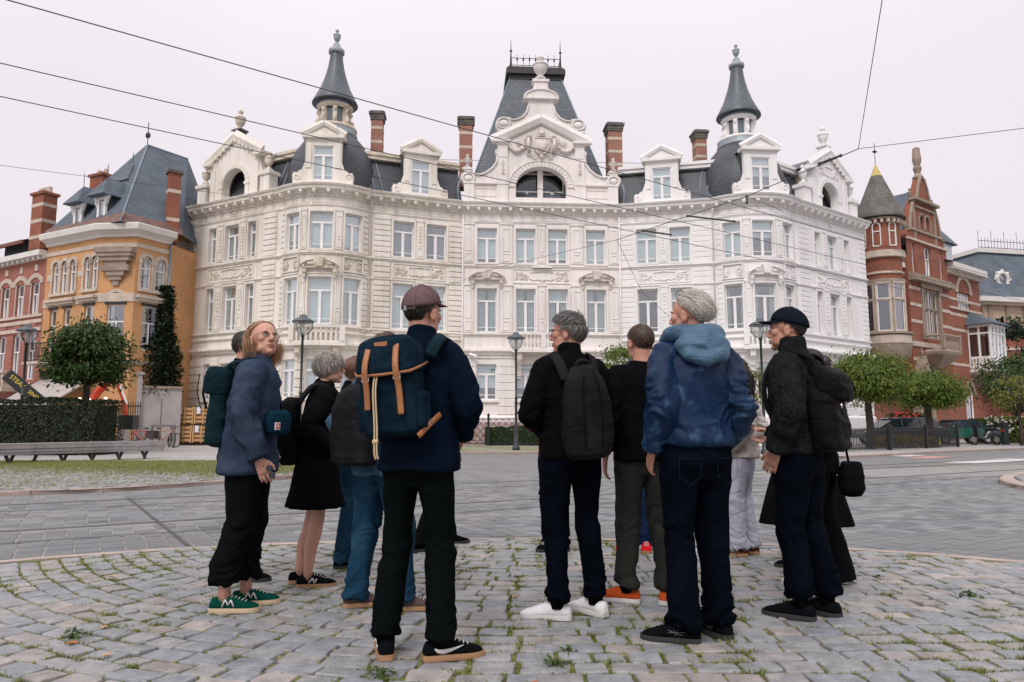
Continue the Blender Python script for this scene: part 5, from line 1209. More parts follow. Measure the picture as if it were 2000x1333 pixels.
md=MB(); md.ell((0,-.28,0),(.07,.1,.09),n=8,m=6); mdm=md.mesh('bracket',True); mdm.materials.append(m_trim)
for i in range(16): put('bracket',mdm,None,ph,T1.frame(L_-.3-i*.55,0,10.38))
for q in pw:
    for a,b in ((7.3,9.1),(3.6,6.2)):
        arched_window(ph,T1.frame(q,-.12,a),.84,b-a,False,mull=True)
    a=MB(); M=T1.frame(q,0,0)
    for i in range(9):
        a0,a1=R(35+110*i/9)+.01,R(35+110*(i+1)/9)-.01; a.prism([(.75*math.cos(a0),8.6+.75*math.sin(a0)),(1.0*math.cos(a0),8.6+1.0*math.sin(a0)),(1.0*math.cos(a1),8.6+1.0*math.sin(a1)),(.75*math.cos(a1),8.6+.75*math.sin(a1))],-.07,0,M)
    a.obj('stone_arch',m_stone,ph); s=MB(); s.box(-.5,-.42,-.03,0,7.25,9.05,M); s.box(.42,.5,-.03,0,7.25,9.05,M); s.box(-.8,-.5,-.05,0,9.0,9.2,M); s.box(.5,.8,-.05,0,9.0,9.2,M); s.obj('stone_jamb',m_stone,ph)
    s=MB(); s.box(-.42,.42,-.05,0,6.5,7.0,M); s.obj('apron_panel',m_pinkb,ph); s=MB(); s.box(-.15,.15,-.05,0,9.75,10.1,M); s.obj('stone_block',m_stone,ph)
rf=MB(); rf.add([T1(0,.3,10.8),T1(L_-.05,.3,10.8),T1(L_-.05,-5,13.2),T1(0,-5,13.2)],[(0,1,2,3)]); rf.obj('tiled_roof',m_tile,ph)
sl=MB(); M=T1.frame(L_-1.1,-.9,0); sl.add([T1(L_-2.0,-.6,11.3),T1(L_-.6,-.6,11.3),T1(L_-.6,-1.7,11.85),T1(L_-2.0,-1.7,11.85)],[(0,1,2,3)]); sl.obj('skylight',m_glass,ph)
brick_stack(ph,-27.8,41.4,11.3,14.6,1.15,.8,R(-28),4,3)
# dark gabled bay and tiled roof beyond, balcony with balusters
mb=MB(); mb.box(-1.4,1.4,.8,2.4,10.8,12.2,T1.frame(L_-5.6,-.2,0)); mb.obj('dormer_wall',mat('dark_cladding',(.03,.04,.045),.7),ph); mb=MB(); M=T1.frame(L_-5.6,-.2,0); mb.add([M@Vector(v) for v in ((-2.4,.2,12.0),(1.9,.2,12.0),(1.9,3.5,13.4),(-2.4,3.5,13.4))],[(0,1,2,3)]); mb.box(-2.4,1.9,.16,.3,11.8,12.0,M); mb.obj('dormer_roof',m_tile,ph)
mb=MB(); slab(mb,T1,L_-4.9,L_-1.7,0,1.0,2.95,3.15); slab(mb,T1,L_-4.9,L_-1.7,.8,1.0,3.95,4.1); mb.obj('balcony_slab',m_stone,ph)
bb=MB(); bb.lathe(baluster_prof(.8),8); bm_=bb.mesh('baluster',True); bm_.materials.append(m_stone)
for i in range(10): put('baluster',bm_,None,ph,T1.frame(L_-4.7+i*.32,.9,3.15))
# restaurant awning on the ground floor
aw=thing('awning',(-24.2,36.8,0),0,'sloping restaurant awning with black valance and yellow lettering','awning'); S=WSeg((-26.3,37.6),(-22.2,35.5)); M=S.frame(S.L/2,0,0); hw=S.L/2
mb=MB(); mb.add([M@Vector(v) for v in ((-hw,1.6,3.6),(hw,1.6,3.6),(hw,-1.0,1.9),(-hw,-1.0,1.9),(-hw,1.6,3.52),(hw,1.6,3.52),(hw,-1.0,1.82),(-hw,-1.0,1.82))],[(0,1,2,3),(7,6,5,4),(0,3,7,4),(1,2,6,5),(3,2,6,7)]); mb.obj('awning_cloth',mat('awning_cloth',(.40,.36,.33),.85,.15,1.2),aw)
mb=MB(); Ms=M@Matrix.Translation((-hw-.02,0,0)); mb.add([Ms@Vector(v) for v in ((0,1.6,3.62),(0,-1.05,1.9),(0,-1.05,1.15),(0,1.6,2.9),(.02,1.6,3.62),(.02,-1.05,1.9),(.02,-1.05,1.15),(.02,1.6,2.9))],[(0,1,2,3),(4,7,6,5),(0,4,5,1)]); mb.obj('side_valance',mat('awning_black',(.015,.02,.02),.7),aw)
mb=MB(); mb.box(-hw,hw,1.4,1.7,3.6,4.0,M); mb.obj('awning_box',mat('awning_black',(.015,.02,.02),.7),aw)
sg=WSeg((-27.1,38.3),(-26.2,35.2))
# lettered sign board facing the square
sb=thing('sign_board',(-26.4,36.9,0),0,'slanted black board with yellow words STEAK and SINCE BY at the left','sign')
t=math.atan2(-1.7,1.7); ctr=Vector((-24.05,35.6,2.75)); 
nrm=Vector((.35,-.93,0)).normalized(); xd=Vector((.93,.35,0)).normalized(); xs=(xd*math.cos(R(42))-Vector((0,0,1))*math.sin(R(42))); zs=xs.cross(nrm)*-1
Mb=Matrix(((xs.x,-nrm.x,zs.x,ctr.x),(xs.y,-nrm.y,zs.y,ctr.y),(xs.z,-nrm.z,zs.z,ctr.z),(0,0,0,1)))
if zs.z<0: Mb=Mb@Matrix.Diagonal((1,1,-1,1))
mb=MB(); mb.box(-1.25,1.25,0,.04,-.30,.30,Mb); mb.obj('board',MATS['awning_black'],sb); m_yel=mat('sign_yellow',(.75,.55,.04),.6)
tm=text_mesh('STEAK',.30); put('lettering',tm,m_yel,sb,Mb@Matrix.Translation((-.62,-.01,.05))); tm=text_mesh('SINCE BY',.25); put('lettering',tm,m_yel,sb,Mb@Matrix.Translation((.56,-.01,.05)))
# ---------------- red brick house with turret and stepped gable (right)
rh=thing('red_house',(29,51,0),0,'red brick house with round turret, tall ornate gable and white bay window','house')
ang=math.atan2(.605,.797); RD=Vector((.797,.605)); R0=Vector((24.9,47.5))
def rp(t,d=0): return (R0.x+RD.x*t+.605*d,R0.y+RD.y*t-.797*d)
FA=WSeg(rp(-1.0,-.6),rp(4.0,-.6)); FB=WSeg(rp(4.0),rp(10.6)); FCc=WSeg(rp(10.6,-.2),rp(17,-.2))
g3=[(.9,1.15,7.7,10.6),(3.3,2.7,7.7,11.0)]
mb=MB(); wallsheet(mb,FA,0,12.4,[],.2); mb.obj('wall',m_red,rh)
ob=[(3.3-1.25,3.3+1.25,7.3,10.9),(3.3-.5,3.3+.5,11.9,14.1),(1.0-.2,1.0+.2,11.9,14.1),(5.6-.2,5.6+.2,11.9,14.1),(3.3-.9,3.3+.9,3.2,5.4)]
mb=MB(); wallsheet(mb,FB,0,14.4,ob,.25); mb.obj('wall',m_red,rh)
oc=[(2.0,4.4,10.2,11.5),(2.2,3.9,.9,4.2)]
mb=MB(); wallsheet(mb,FCc,0,13.2,oc,.25); mb.obj('wall',m_red,rh)
for a,b in ((FCc.b,Vector((41,63))),(FA.a,Vector((20,56))),(FB.a,FB.a+Vector((-3,4))),(FB.b,FB.b+Vector((-3,4)))): mb=MB(); mb.add([(a.x,a.y,0),(b.x,b.y,0),(b.x,b.y,13.2),(a.x,a.y,13.2)],[(0,1,2,3)]); mb.obj('side_wall',m_red,rh)
for sg,z,h,d,mm in ((FA,12.2,.35,.45,m_trim),(FCc,13.0,.5,.7,m_trim),(FCc,12.7,.3,.3,m_stone),(FB,6.6,.35,.1,m_stone),(FA,6.6,.35,.1,m_stone),(FB,11.3,.35,.5,m_stone_d),(FB,11.65,.2,.3,m_stone_d),(FB,14.3,.16,.15,m_stone),(FCc,10.0,.18,.12,m_stone)):
    mb=MB(); slab(mb,sg,0,sg.L,0,d,z,z+h); mb.obj('stone_band',mm,rh)
for sg in (FA,FB,FCc):
    for z in (5.6,8.3,9.5,10.7): 
        for a,b in (((0,sg.L),) if sg is not FB else ((0,1.9),(4.7,sg.L))): mb=MB(); slab(mb,sg,a,b,0,.03,z,z+.22); mb.obj('stone_band',m_stone,rh)
# corbels under the right cornice
cm=MB(); cm.prism([(0,0),(0,-.35),(.5,0)],-.08,.08,Matrix.Rotation(R(-90),4,'Z')); cmm=cm.mesh('corbel'); cmm.materials.append(m_trim)
for i in range(11): put('corbel',cmm,None,rh,FCc.frame(.3+i*.58,.1,13.0))
# gable
M=FB.frame(3.2,.0,0); half=[(3.0,14.4),(3.0,15.0),(2.55,15.1),(2.35,15.9),(2.1,16.6),(1.75,17.3),(1.5,17.5),(1.1,17.6),(.75,18.6),(.42,19.2),(.3,19.4)]
ol=half+[(-x,z) for x,z in half[::-1]]
hole=[[(s*.45-.26,15.4),(s*.45+.26,15.4)]+arc(s*.45,16.25,.26,0,math.pi,8) for s in (-1,1)]
gm=outline_mesh([ol]+hole,.5); gm.materials.append(m_red); gb=put('gable',gm,None,rh,M)
mb=MB()
for s in (-1,1):
    mb.tube([(s*x,-.02,z+.03) for x,z in half[1:8]],.13,5,M=M); mb.tube([(s*x,-.02,z+.03) for x,z in half[7:]],.11,5,M=M)
    mb.box(s*1.7-.15,s*1.7+.15,-.05,.0,14.5,17.3,M); mb.box(s*.95-.1,s*.95+.1,-.06,0,15.4,16.3,M)
mb.box(-2.0,2.0,-.35,.2,17.4,17.6,M); mb.box(-1.6,1.6,-.14,.0,16.9,17.05,M); mb.box(-.12,.12,-.06,.0,15.4,16.3,M)
for s in (-1,1): round_arch(mb,M@Matrix.Translation((s*.45,0,0)),.28,.42,16.25,.06,7)
mb.box(-2.7,2.7,-.1,0,15.1,15.3,M); mb.obj('gable_mouldings',m_stone_d,gb)
mb=MB(); mb.lathe([(.34,19.4),(.42,19.5),(.3,19.7),(.2,19.85),(.32,20.2),(.3,20.35),(.22,20.4),(.34,20.9),(.26,21.8),(.1,21.9)],8,M@Matrix.Translation((0,.25,0))); mb.obj('obelisk',m_stone_d,gb)
for s in (-1,1):
    for x,z in ((2.75,15.0),(1.65,17.55)): mb=MB(); mb.lathe(urn_prof(.62),10,M@Matrix.Translation((s*x,.2,z))); mb.obj('urn',m_stone_d,gb,smooth=True)
mb=MB(); mb.box(-1.0,1.0,.5,.55,15,16.9,M); mb.obj('room',m_room,gb)
rf=MB(); rf.add([M@Vector(v) for v in ((-3.2,.4,14.3),(-3.2,8,14.3),(0,8,18.6),(0,.4,18.6),(3.2,.4,14.3),(3.2,8,14.3))],[(0,1,2,3),(3,2,5,4)]); rf.obj('gable_roof',m_slate_b,rh)
rf=MB(); rf.add([FA(-1,.4,12.55),FA(FA.L,.4,12.55),FA(FA.L,-3.5,16.8),FA(-1,-3.5,16.8),FA(FA.L,-8,16.8),FA(-3,-8,16.8)],[(0,1,2,3),(3,2,4,5)]); rf.obj('slate_roof',m_slate_b,rh)
rf=MB(); rf.add([FCc(-.5,.7,13.5),FCc(FCc.L+.4,.7,13.5),FCc(FCc.L-2,-4,15.2),FCc(-.5,-4,15.2),FCc(FCc.L+.4,-8,13.5)],[(0,1,2,3),(1,4,2)]); rf.obj('slate_roof',m_slate_b,rh)
# small pyramid-roofed dormer above the right part
M=FCc.frame(2.5,-.6,13.4); mb=MB(); mb.box(-.75,.75,0,1.5,0,2.1,M); o=mb.obj('dormer',m_frame,rh); mb=MB(); mb.box(-.76,-.7,.1,1.5,0,2.1,M); mb.obj('dormer_cheeks',m_slate,o); mb=MB(); mb.add([M@Vector(v) for v in ((-1.1,-.35,2.05),(1.1,-.35,2.05),(1.1,1.9,2.05),(-1.1,1.9,2.05),(0,.75,3.7))],[(0,1,4),(1,2,4),(2,3,4),(3,0,4),(0,3,2,1)]); mb.tube([M@Vector((0,.75,3.6)),M@Vector((0,.75,4.9))],.03,5); mb.ell(M@Vector((0,.75,4.3)),(.16,.05,.12),n=6,m=4); mb.obj('dormer_roof',m_slate_b,o)
for x in (-.35,.35): mb=MB(); mb.box(x-.25,x+.25,-.02,.0,.3,1.8,M); mb.obj('pane',m_dkglass,o)
brick_stack(rh,rp(15,-4)[0],rp(15,-4)[1],13.6,15.9,.8,.7,ang,0,1,m_stone_d)
# windows
def mullioned(M,w,h,nx,tr,mm,depth=.16):
    f=MB(); t=.11
    for i in range(nx+1): x=-w/2+w*i/nx; f.box(x-t/2,x+t/2,-depth/2,depth/2,0,h,M)
    for z in (0,h*tr,h): f.box(-w/2-t/2,w/2+t/2,-depth/2-.02,depth/2,z-t/2,z+t/2,M)
    o=f.obj('window',mm,rh)
    for i in range(nx):
        for a,b in ((0,h*tr),(h*tr,h)):
            x0,x1=-w/2+w*i/nx+t/2,-w/2+w*(i+1)/nx-t/2; q=MB(); q.box(x0+.05,x1-.05,.03,.04,a+.1,b-.1,M); q.obj('pane',m_dkglass,o)
            q=MB(); 
            for (u0,u1,v0,v1) in ((x0,x0+.05,a+.05,b-.05),(x1-.05,x1,a+.05,b-.05),(x0+.05,x1-.05,a+.05,a+.1),(x0+.05,x1-.05,b-.1,b-.05)): q.box(u0,u1,.015,.05,v0,v1,M)
            q.obj('sash',m_frame,o)
    q=MB(); q.box(-w/2,w/2,.4,.42,0,h,M); q.obj('room',m_room,o); return o
mullioned(FB.frame(3.3,-.1,7.35),2.4,3.5,3,.62,m_stone_d)
mb=MB(); M=FB.frame(3.3,0,0); mb.box(-1.55,-1.25,-.12,0,7.2,11.0,M); mb.box(1.25,1.55,-.12,0,7.2,11.0,M); mb.box(-1.7,1.7,-.18,0,10.95,11.3,M); mb.obj('stone_surround',m_stone_d,rh)
arched_window(rh,FB.frame(3.3,-.12,11.9),.95,2.2,False,mull=True)
for q in (1.0,5.6): arched_window(rh,FB.frame(q,-.12,11.9),.4,2.2,False)
mullioned(FB.frame(3.3,-.12,3.2),1.7,2.2,2,.7,m_stone_d)
arched_window(rh,FCc.frame(3.2,-.12,10.2),2.3,2.35,True,bars=True); mb=MB(); round_arch(mb,FCc.frame(3.2,0,0),1.17,1.5,11.4,.1,13); mb.obj('stone_arch',m_stone,rh)
arched_window(rh,FCc.frame(3.05,-.12,.9),1.6,3.3,True,bars=False,mull=False); mb=MB(); round_arch(mb,FCc.frame(3.05,0,0),.82,1.1,3.4,.1,13); mb.obj('stone_arch',m_stone_d,rh)
# balcony on the gable front
M=FB.frame(3.6,0,6.4); mb=MB(); mb.loft([[M@Vector((x*k,-d*k2,z)) for x,d in ((-1.7,0),(-1.4,1.15),(1.4,1.15),(1.7,0))] for k,k2,z in ((.3,.2,-1.2),(.75,.7,-.7),(1,1,-.3),(1.04,1.05,-.1),(1,1,.05))]); mb.obj('balcony_slab',m_stone_d,rh)
mb=MB(); mb.tube([M@Vector(v) for v in ((-1.65,0,1.05),(-1.35,-1.1,1.05),(1.35,-1.1,1.05),(1.65,0,1.05))],.09,4); mb.box(-1.5,-1.2,-1.2,-.95,.05,1.2,M); mb.box(1.2,1.5,-1.2,-.95,.05,1.2,M); mb.obj('balcony_rail',m_stone_d,rh)
bb=MB(); bb.lathe(baluster_prof(.95),8); bm_=bb.mesh('baluster',True); bm_.materials.append(m_stone_d)
for i in range(9): put('baluster',bm_,None,rh,M@Matrix.Translation((-1.0+i*.25,-1.08,.05)))
# round turret and its bay
tc_=Vector(rp(-.4,.25)); Mx=Matrix.Translation((tc_.x,tc_.y,0)); TR=1.22
mb=MB(); mb.lathe([(TR,5.0),(TR,14.76)],28,Mx,cap=False); to=mb.obj('turret',m_red,rh,smooth=True)
for z0,z1,rr_,mm in ((12.0,12.5,.22,m_stone),(10.9,11.1,.1,m_stone),(10.35,10.6,.16,m_stone_d),(6.3,6.9,.3,m_stone),(6.9,7.1,.4,m_stone_d),(14.55,14.74,.12,m_stone)): mb=MB(); mb.lathe([(TR-.02,z0),(TR+rr_,z0+.03),(TR+rr_,z1-.04),(TR-.02,z1)],28,Mx,cap=False); mb.obj('stone_ring',mm,to)
mb=MB(); mb.lathe([(.25,3.6),(.55,4.4),(1.0,5.0),(TR+.2,5.6),(TR+.3,6.3)],24,Mx,cap=False); mb.obj('turret_corbel',m_stone_d,to,smooth=True)
m_cone=brickmat('turret_slate',(.12,.115,.10),(.18,.17,.15),(.06,.06,.055),.2,.14,.008,.8,.5,.5,.3)
mb=MB(); mb.lathe([(TR+.1,14.75),(TR+.42,14.7),(TR+.42,14.8),(1.36,15.35),(.36,17.85)],32,Mx,cap=False); mb.obj('turret_cone',m_cone,to,smooth=True)
mb=MB(); mb.lathe([(.38,17.8),(.03,18.7)],20,Mx); mb.obj('gilded_tip',mat('gold_tip',(.50,.40,.13),.6,.2,5),to); mb=MB(); mb.tube([Mx@Vector((0,0,18.6)),Mx@Vector((0,0,20.2))],.022,5); mb.ell(Mx@Vector((0,0,19.6)),(.18,.05,.1),n=6,m=4); mb.obj('weather_vane',m_iron,to)
base=math.atan2(-tc_.y,-tc_.x)
for a in (-.95,-.15,.65): M=Mx@Matrix.Rotation(base+a+R(90),4,'Z')@Matrix.Translation((0,-TR-.03,12.75)); arched_window(rh,M,.52,1.6)
for i in range(12): 
    a=base-1.5+i*.27; mb=MB(); M=Mx@Matrix.Rotation(a+R(90),4,'Z'); mb.box(-.08,.08,-TR-.26,-TR,14.3,14.53,M); mb.obj('corbel',m_stone,to)
for a in (-.75,0,.75): M=Mx@Matrix.Rotation(base+a+R(90),4,'Z')@Matrix.Translation((0,-TR-.06,7.1)); mullioned(M,.85,3.2,1,.66,m_stone)
# white timber bay window at the right corner
wb=FCc.frame(5.0,0,0); mb=MB(); hw=1.45; dd=1.5
for x in (-hw,-.72,0,.72,hw): mb.box(x-.07,x+.07,-dd-.07,-dd+.07,5.3,8.8,wb)
for y in (-.75,0): mb.box(-hw-.07,-hw+.07,y-.07,y+.07,5.3,8.8,wb); mb.box(hw-.07,hw+.07,y-.07,y+.07,5.3,8.8,wb)
for z0,z1 in ((5.2,5.4),(6.25,6.4),(8.15,8.27),(8.7,8.95)): mb.box(-hw-.1,hw+.1,-dd-.1,0,z0,z1,wb) if z0 in (5.2,8.7) else (mb.box(-hw-.05,hw+.05,-dd-.05,-dd+.05,z0,z1,wb),mb.box(-hw-.05,-hw+.05,-dd+.05,0,z0,z1,wb),mb.box(hw-.05,hw+.05,-dd+.05,0,z0,z1,wb))
bo=mb.obj('bay_window',m_frame,rh)
for x0,x1 in ((-hw,-.72),(-.72,0),(0,.72),(.72,hw)): 
    q=MB(); q.box(x0+.07,x1-.07,-dd,-dd+.02,6.4,8.7,wb); q.obj('pane',m_glass,bo)
q=MB(); q.box(-hw,-hw+.02,-dd+.07,0,6.4,8.7,wb); q.obj('pane',m_dkglass,bo)
q=MB(); q.box(-hw+.1,hw-.1,-dd+.22,-dd+.23,6.3,8.7,wb); q.obj('curtain',m_blind,bo)
bb=MB(); bb.lathe(baluster_prof(.85),6); bm_=bb.mesh('baluster',True); bm_.materials.append(m_frame)
for i in range(13): put('baluster',bm_,None,bo,wb@Matrix.Translation((-hw+.12+i*.22,-dd,5.4)))
for i in range(6): put('baluster',bm_,None,bo,wb@Matrix.Translation((-hw,-dd+.15+i*.23,5.4)))
q=MB(); q.box(-hw+.05,hw-.05,-dd+.1,0,5.35,6.3,wb); q.obj('bay_apron',m_stone,bo)
q=MB(); q.loft([[wb@Vector((x*k,y*k,z)) for x,y in ((-hw-.15,0.001),(-hw-.15,-dd-.15),(hw+.15,-dd-.15),(hw+.15,0.001))] for k,z in ((.25,3.9),(.6,4.3),(.9,4.8),(1,5.0),(1,5.2))]); q.obj('bay_corbel',m_stone_d,bo)
q=MB(); q.add([wb@Vector(v) for v in ((-hw-.5,-dd-.5,8.9),(hw+.5,-dd-.5,8.9),(hw+.5,0,8.9),(-hw-.5,0,8.9),(-hw+.3,0,10.0),(hw-.3,0,10.0))],[(0,1,5,4),(1,2,5),(3,0,4),(0,3,2,1)]); q.obj('bay_roof',m_slate_b,bo)
# porch with slate roof, entrance gablet
M=FCc.frame(8.6,0,0); mb=MB(); mb.add([M@Vector(v) for v in ((-2.4,-3.4,3.6),(2.2,-3.4,3.6),(2.2,1,3.6),(-2.4,1,3.6),(-.9,-1.2,5.5),(2.0,-1.2,5.5))],[(0,1,5,4),(3,0,4),(4,5,2,3),(0,3,2,1)]); mb.obj('porch_roof',m_slate_b,rh)
mb=MB(); mb.prism([(1.6,3.6),(2.3,3.6),(2.3,5.9)],-3.5,-.8,M); mb.obj('porch_gable',m_stone,rh)
for x in (-2.0,1.8): mb=MB(); mb.lathe([(.16,0),(.16,.2),(.12,.25),(.1,3.3),(.17,3.4),(.17,3.6)],10,M@Matrix.Translation((x,-3.1,0))); mb.obj('porch_column',m_stone_d,rh,smooth=True)
M=FB.frame(.6,0,0); mb=MB(); mb.prism([(-1.1,3.6),(1.1,3.6),(0,5.9)],-.6,0,M); mb.prism([(-.8,3.7),(.8,3.7),(0,5.2)],-.66,-.6,M); mb.box(-1.2,-.8,-.5,0,0,3.6,M); mb.box(.8,1.2,-.5,0,0,3.6,M); mb.obj('entrance_gablet',m_stone_d,rh)
mb=MB(); mb.box(-.8,.8,-.05,0,0,3.6,M); mb.obj('door',mat('door_brown',(.05,.03,.02),.5),rh)
for s,z in ((-1,3.6),(1,3.6),(0,5.8)): q=MB(); q.lathe(urn_prof(.5),8,M@Matrix.Translation((s*1.05,-.3,z))); q.obj('finial',m_stone_d,rh,smooth=True)
# ---------------- far house with crested mansard
fh=thing('mansard_house',(47,66,0),R(10),'distant brick house with blue slate mansard, round attic window and iron cresting','house')
M=Matrix.Translation((48.6,66,0))@Matrix.Rotation(R(12),4,'Z'); mb=MB(); mb.box(-5.5,8,0,12,0,12.2,M); mb.obj('wall',m_red,fh)
mb=MB(); mb.box(-5.6,8.1,-.12,.1,9.9,12.0,M); mb.obj('panel_band',mat('pale_panel',(.45,.35,.25),.85,.15,2),fh)
for i in range(7): q=MB(); q.box(-5.2+i*1.9,-4.8+i*1.9,-.25,-.1,9.9,12.0,M); q.obj('panel_pilaster',m_stone_d,fh)
for z0,z1,d in ((12.0,12.25,.5),(12.25,12.7,.85),(9.6,9.9,.4),(7.9,8.15,.1)): q=MB(); q.box(-5.6-d,8+d,-d,.2,z0,z1,M); q.obj('stone_band',m_trim if z0>12 else m_stone,fh)
mb=MB(); mb.add([M@Vector(v) for v in ((-6.1,-.6,12.7),(8.6,-.6,12.7),(8.6,12,12.7),(-6.1,12,12.7),(-3.4,2.2,17.6),(6,2.2,17.6),(6,9,17.6),(-3.4,9,17.6))],[(0,1,5,4),(1,2,6,5),(2,3,7,6),(3,0,4,7)]); mb.obj('mansard_roof',m_slate_b,fh); mb=MB(); mb.box(-3.7,6.3,1.9,9.3,17.55,17.95,M); mb.obj('roof_crown',m_trim,fh)
ir=MB()
for z in (18.05,18.7): ir.tube([M@Vector((-3.5,2,z)),M@Vector((6,2,z))],.03,5)
for i in range(26): x=-3.5+i*.37; ir.tube([M@Vector((x,2,17.95)),M@Vector((x,2,19.0 if i%4 else 19.7))],.022,4)
ir.obj('iron_cresting',m_iron,fh)
od=MB(); Mo=M@Matrix.Translation((-2.8,.4,14.6)); od.tube([(.62*math.cos(a),0,.62*math.sin(a)) for a in [i*math.pi/10 for i in range(21)]],.2,6,M=Mo)
for i in range(8): od.ell((.8*math.cos(i*math.pi/4),-.05,.8*math.sin(i*math.pi/4)),(.16,.14,.16),Mo,8,6)
oo=od.obj('round_window',m_trim,fh,smooth=True); od=MB(); od.tube([Mo@Vector((0,.05,0)),Mo@Vector((0,.1,0))],.6,14); od.obj('pane',m_dkglass,oo)
# ================================================================== TREES, HEDGE, STREET FURNITURE, VEHICLES
m_bark=MATS['bark']
m_l1=leafmat('leaf_green',(.014,.036,.008),(.07,.12,.025),.3); m_l2=leafmat('leaf_bright',(.04,.085,.012),(.21,.27,.045),.42); m_l3=leafmat('leaf_yellowgreen',(.10,.13,.025),(.24,.24,.05),.4); m_hedge=leafmat('hedge_leaf',(.007,.016,.006),(.021,.037,.013),.15); m_autumn=leafmat('leaf_yellow',(.25,.19,.03),(.42,.30,.04),.4)
def tree(x,y,z0,z1,rx,m,label,seed,leaf=.17,n=95,per=58,trunk=.13,flat=.0,name='tree',grp='clipped street trees',umb=1.0):
    """clipped tree: trunk, forking limbs and a crown of many leaf clumps with gaps between them"""
    r=random.Random(seed); t=thing(name,(x,y,0),0,label,'tree',grp); zc=(z0+z1)/2; rz=(z1-z0)/2
    tk=MB(); tk.tube([(x,y,0),(x+.03,y,z0*.5),(x-.02,y,z0),(x,y,zc)],[trunk*1.25,trunk,trunk*.9,trunk*.5],8)
    lv=MB()
    for i in range(n):
        a=r.uniform(0,6.283); u=r.uniform(-.85,1)**1; rad=math.sqrt(max(0,1-u*u)); k=r.uniform(.5,1.0)**.5*r.choice((1,1,1,1.1))
        if u<0: rad=max(rad,.75)*umb
        c=Vector((x+rx*rad*k*math.cos(a),y+rx*rad*k*math.sin(a),zc+rz*u*k))
        if i%4==0: tk.tube([(x,y,z0+.1),tuple(Vector((x,y,z0)).lerp(c,.5)+Vector((0,0,.15))),tuple(c)],[trunk*.4,trunk*.22,.012],5)
        cs=rx*r.uniform(.15,.27)
        pts=[c+Vector((r.gauss(0,cs),r.gauss(0,cs),r.gauss(0,cs*.62))) for _ in range(per)]
        for p in pts:
            s=leaf*r.uniform(.6,1.3); d=(p-Vector((x,y,zc))); an=math.atan2(d.y,d.x)+r.gauss(0,.6)
            Mx=Matrix.Translation(p)@Matrix.Rotation(an,4,'Z')@Matrix.Rotation(r.uniform(.1,1.15),4,'Y')@Matrix.Rotation(r.gauss(0,.5),4,'X')
            lv.add([(-s*.35,0,0),(s*.05,-s*.26,s*.05),(s*.65,0,-s*.08),(s*.05,s*.26,s*.05)],[(0,1,2,3)],Mx)
    tk.obj('trunk',m_bark,t,smooth=True); lv.obj('crown',m,t,uv=False); return t
tree(-16.35,27.6,2.5,4.9,1.22,m_l1,'dome-shaped clipped green tree behind the hedge, in front of the orange house',1,.18,140,70)
tree(5.6,37.3,2.7,5.2,1.0,m_l2,'small bright green tree in front of the mansion, between two dark-haired heads',2,.14,60,60,.08)
tree(11.3,34.5,1.5,3.85,1.05,m_l3,'sparse yellow-green tree beside the right-hand lamp post',3,.17,46,30,.06)
tree(16.45,33.2,2.0,4.25,1.55,m_l2,'broad clipped green tree at the fence before the white house',4,.15,170,80,.17)
tree(21.5,37.2,1.95,3.75,1.4,m_l2,'flat-topped clipped tree in front of the red brick house',5,.15,150,74,.18)
tree(26.9,38.2,1.7,3.7,1.05,m_l3,'young tree turning yellow at the far right edge',6,.16,50,30,.06)
tree(28.6,40.6,1.6,5.0,1.7,m_l1,'dark leafy tree at the right edge behind the roses',8,.2,90,50,.1)
tree(42,60,3,10,2.4,m_hedge,'tall dark ivy-clad tree between the red house and the distant house',9,.4,70,50,.15)
# clipped hedge
def leaf_box(name,x0,x1,y0,y1,z0,z1,m,label,cat,n,leaf,seed,rot=None,flowers=None):
    r=random.Random(seed); t=thing(name,((x0+x1)/2,(y0+y1)/2,0),0,label,cat); lv=MB(); A=[(x1-x0)*(z1-z0),(x1-x0)*(y1-y0),(y1-y0)*(z1-z0)*2]
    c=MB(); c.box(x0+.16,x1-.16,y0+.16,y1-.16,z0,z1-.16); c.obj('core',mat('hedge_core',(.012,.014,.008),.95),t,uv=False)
    for _ in range(n):
        k=r.random()*sum(A); b=lambda:abs(r.gauss(0,.055))-.06
        if k<A[0]: p=(r.uniform(x0,x1),y0+b(),r.uniform(z0,z1)); e=(R(90)+r.gauss(0,.6),0,0)
        elif k<A[0]+A[1]: p=(r.uniform(x0,x1),r.uniform(y0,y1),z1-b()); e=(r.gauss(0,.6),r.gauss(0,.6),0)
        else: p=((x1-b()) if r.random()<.5 else x0+b(),r.uniform(y0,y1),r.uniform(z0,z1)); e=(0,R(90)+r.gauss(0,.6),0)
        s=leaf*r.uniform(.6,1.4); q=Vector(p); q.z+=.05*math.sin(q.x*2.1)+.03*math.sin(q.x*7)
        Mx=Matrix.Translation(q)@Euler(e).to_matrix().to_4x4()@Matrix.Rotation(r.uniform(0,6.28),4,'Z')
        lv.add([(-s*.5,0,0),(0,-s*.3,s*.1),(s*.5,0,0),(0,s*.3,s*.1)],[(0,1,2,3)],Mx)
    lv.obj('foliage',m,t,uv=False); return t
leaf_box('hedge',-23,-15.1,26.2,28,0,1.98,m_hedge,'tall dark clipped hedge behind the long bench','hedge',15000,.10,3)
leaf_box('shrub',-1.4,4.5,38.7,39.3,0,.95,m_l1,'low green shrubs behind the lattice railing of the mansion','shrub',5000,.12,4)
rb=leaf_box('rose_bush',28.6,36,43.8,45.4,0,1.45,m_l2,'rambling bush of white roses at the right edge','rose bush',5200,.14,6)
r=random.Random(9); fl=MB()
for _ in range(150):
    p=(r.uniform(28.7,35),43.7+r.uniform(-.15,.1),r.uniform(.7,1.6)); s=r.uniform(.05,.10)
    for k in range(4): fl.ell((p[0]+r.gauss(0,s*.4),p[1],p[2]+r.gauss(0,s*.4)),(s*.6,s*.4,s*.5),n=6,m=4)
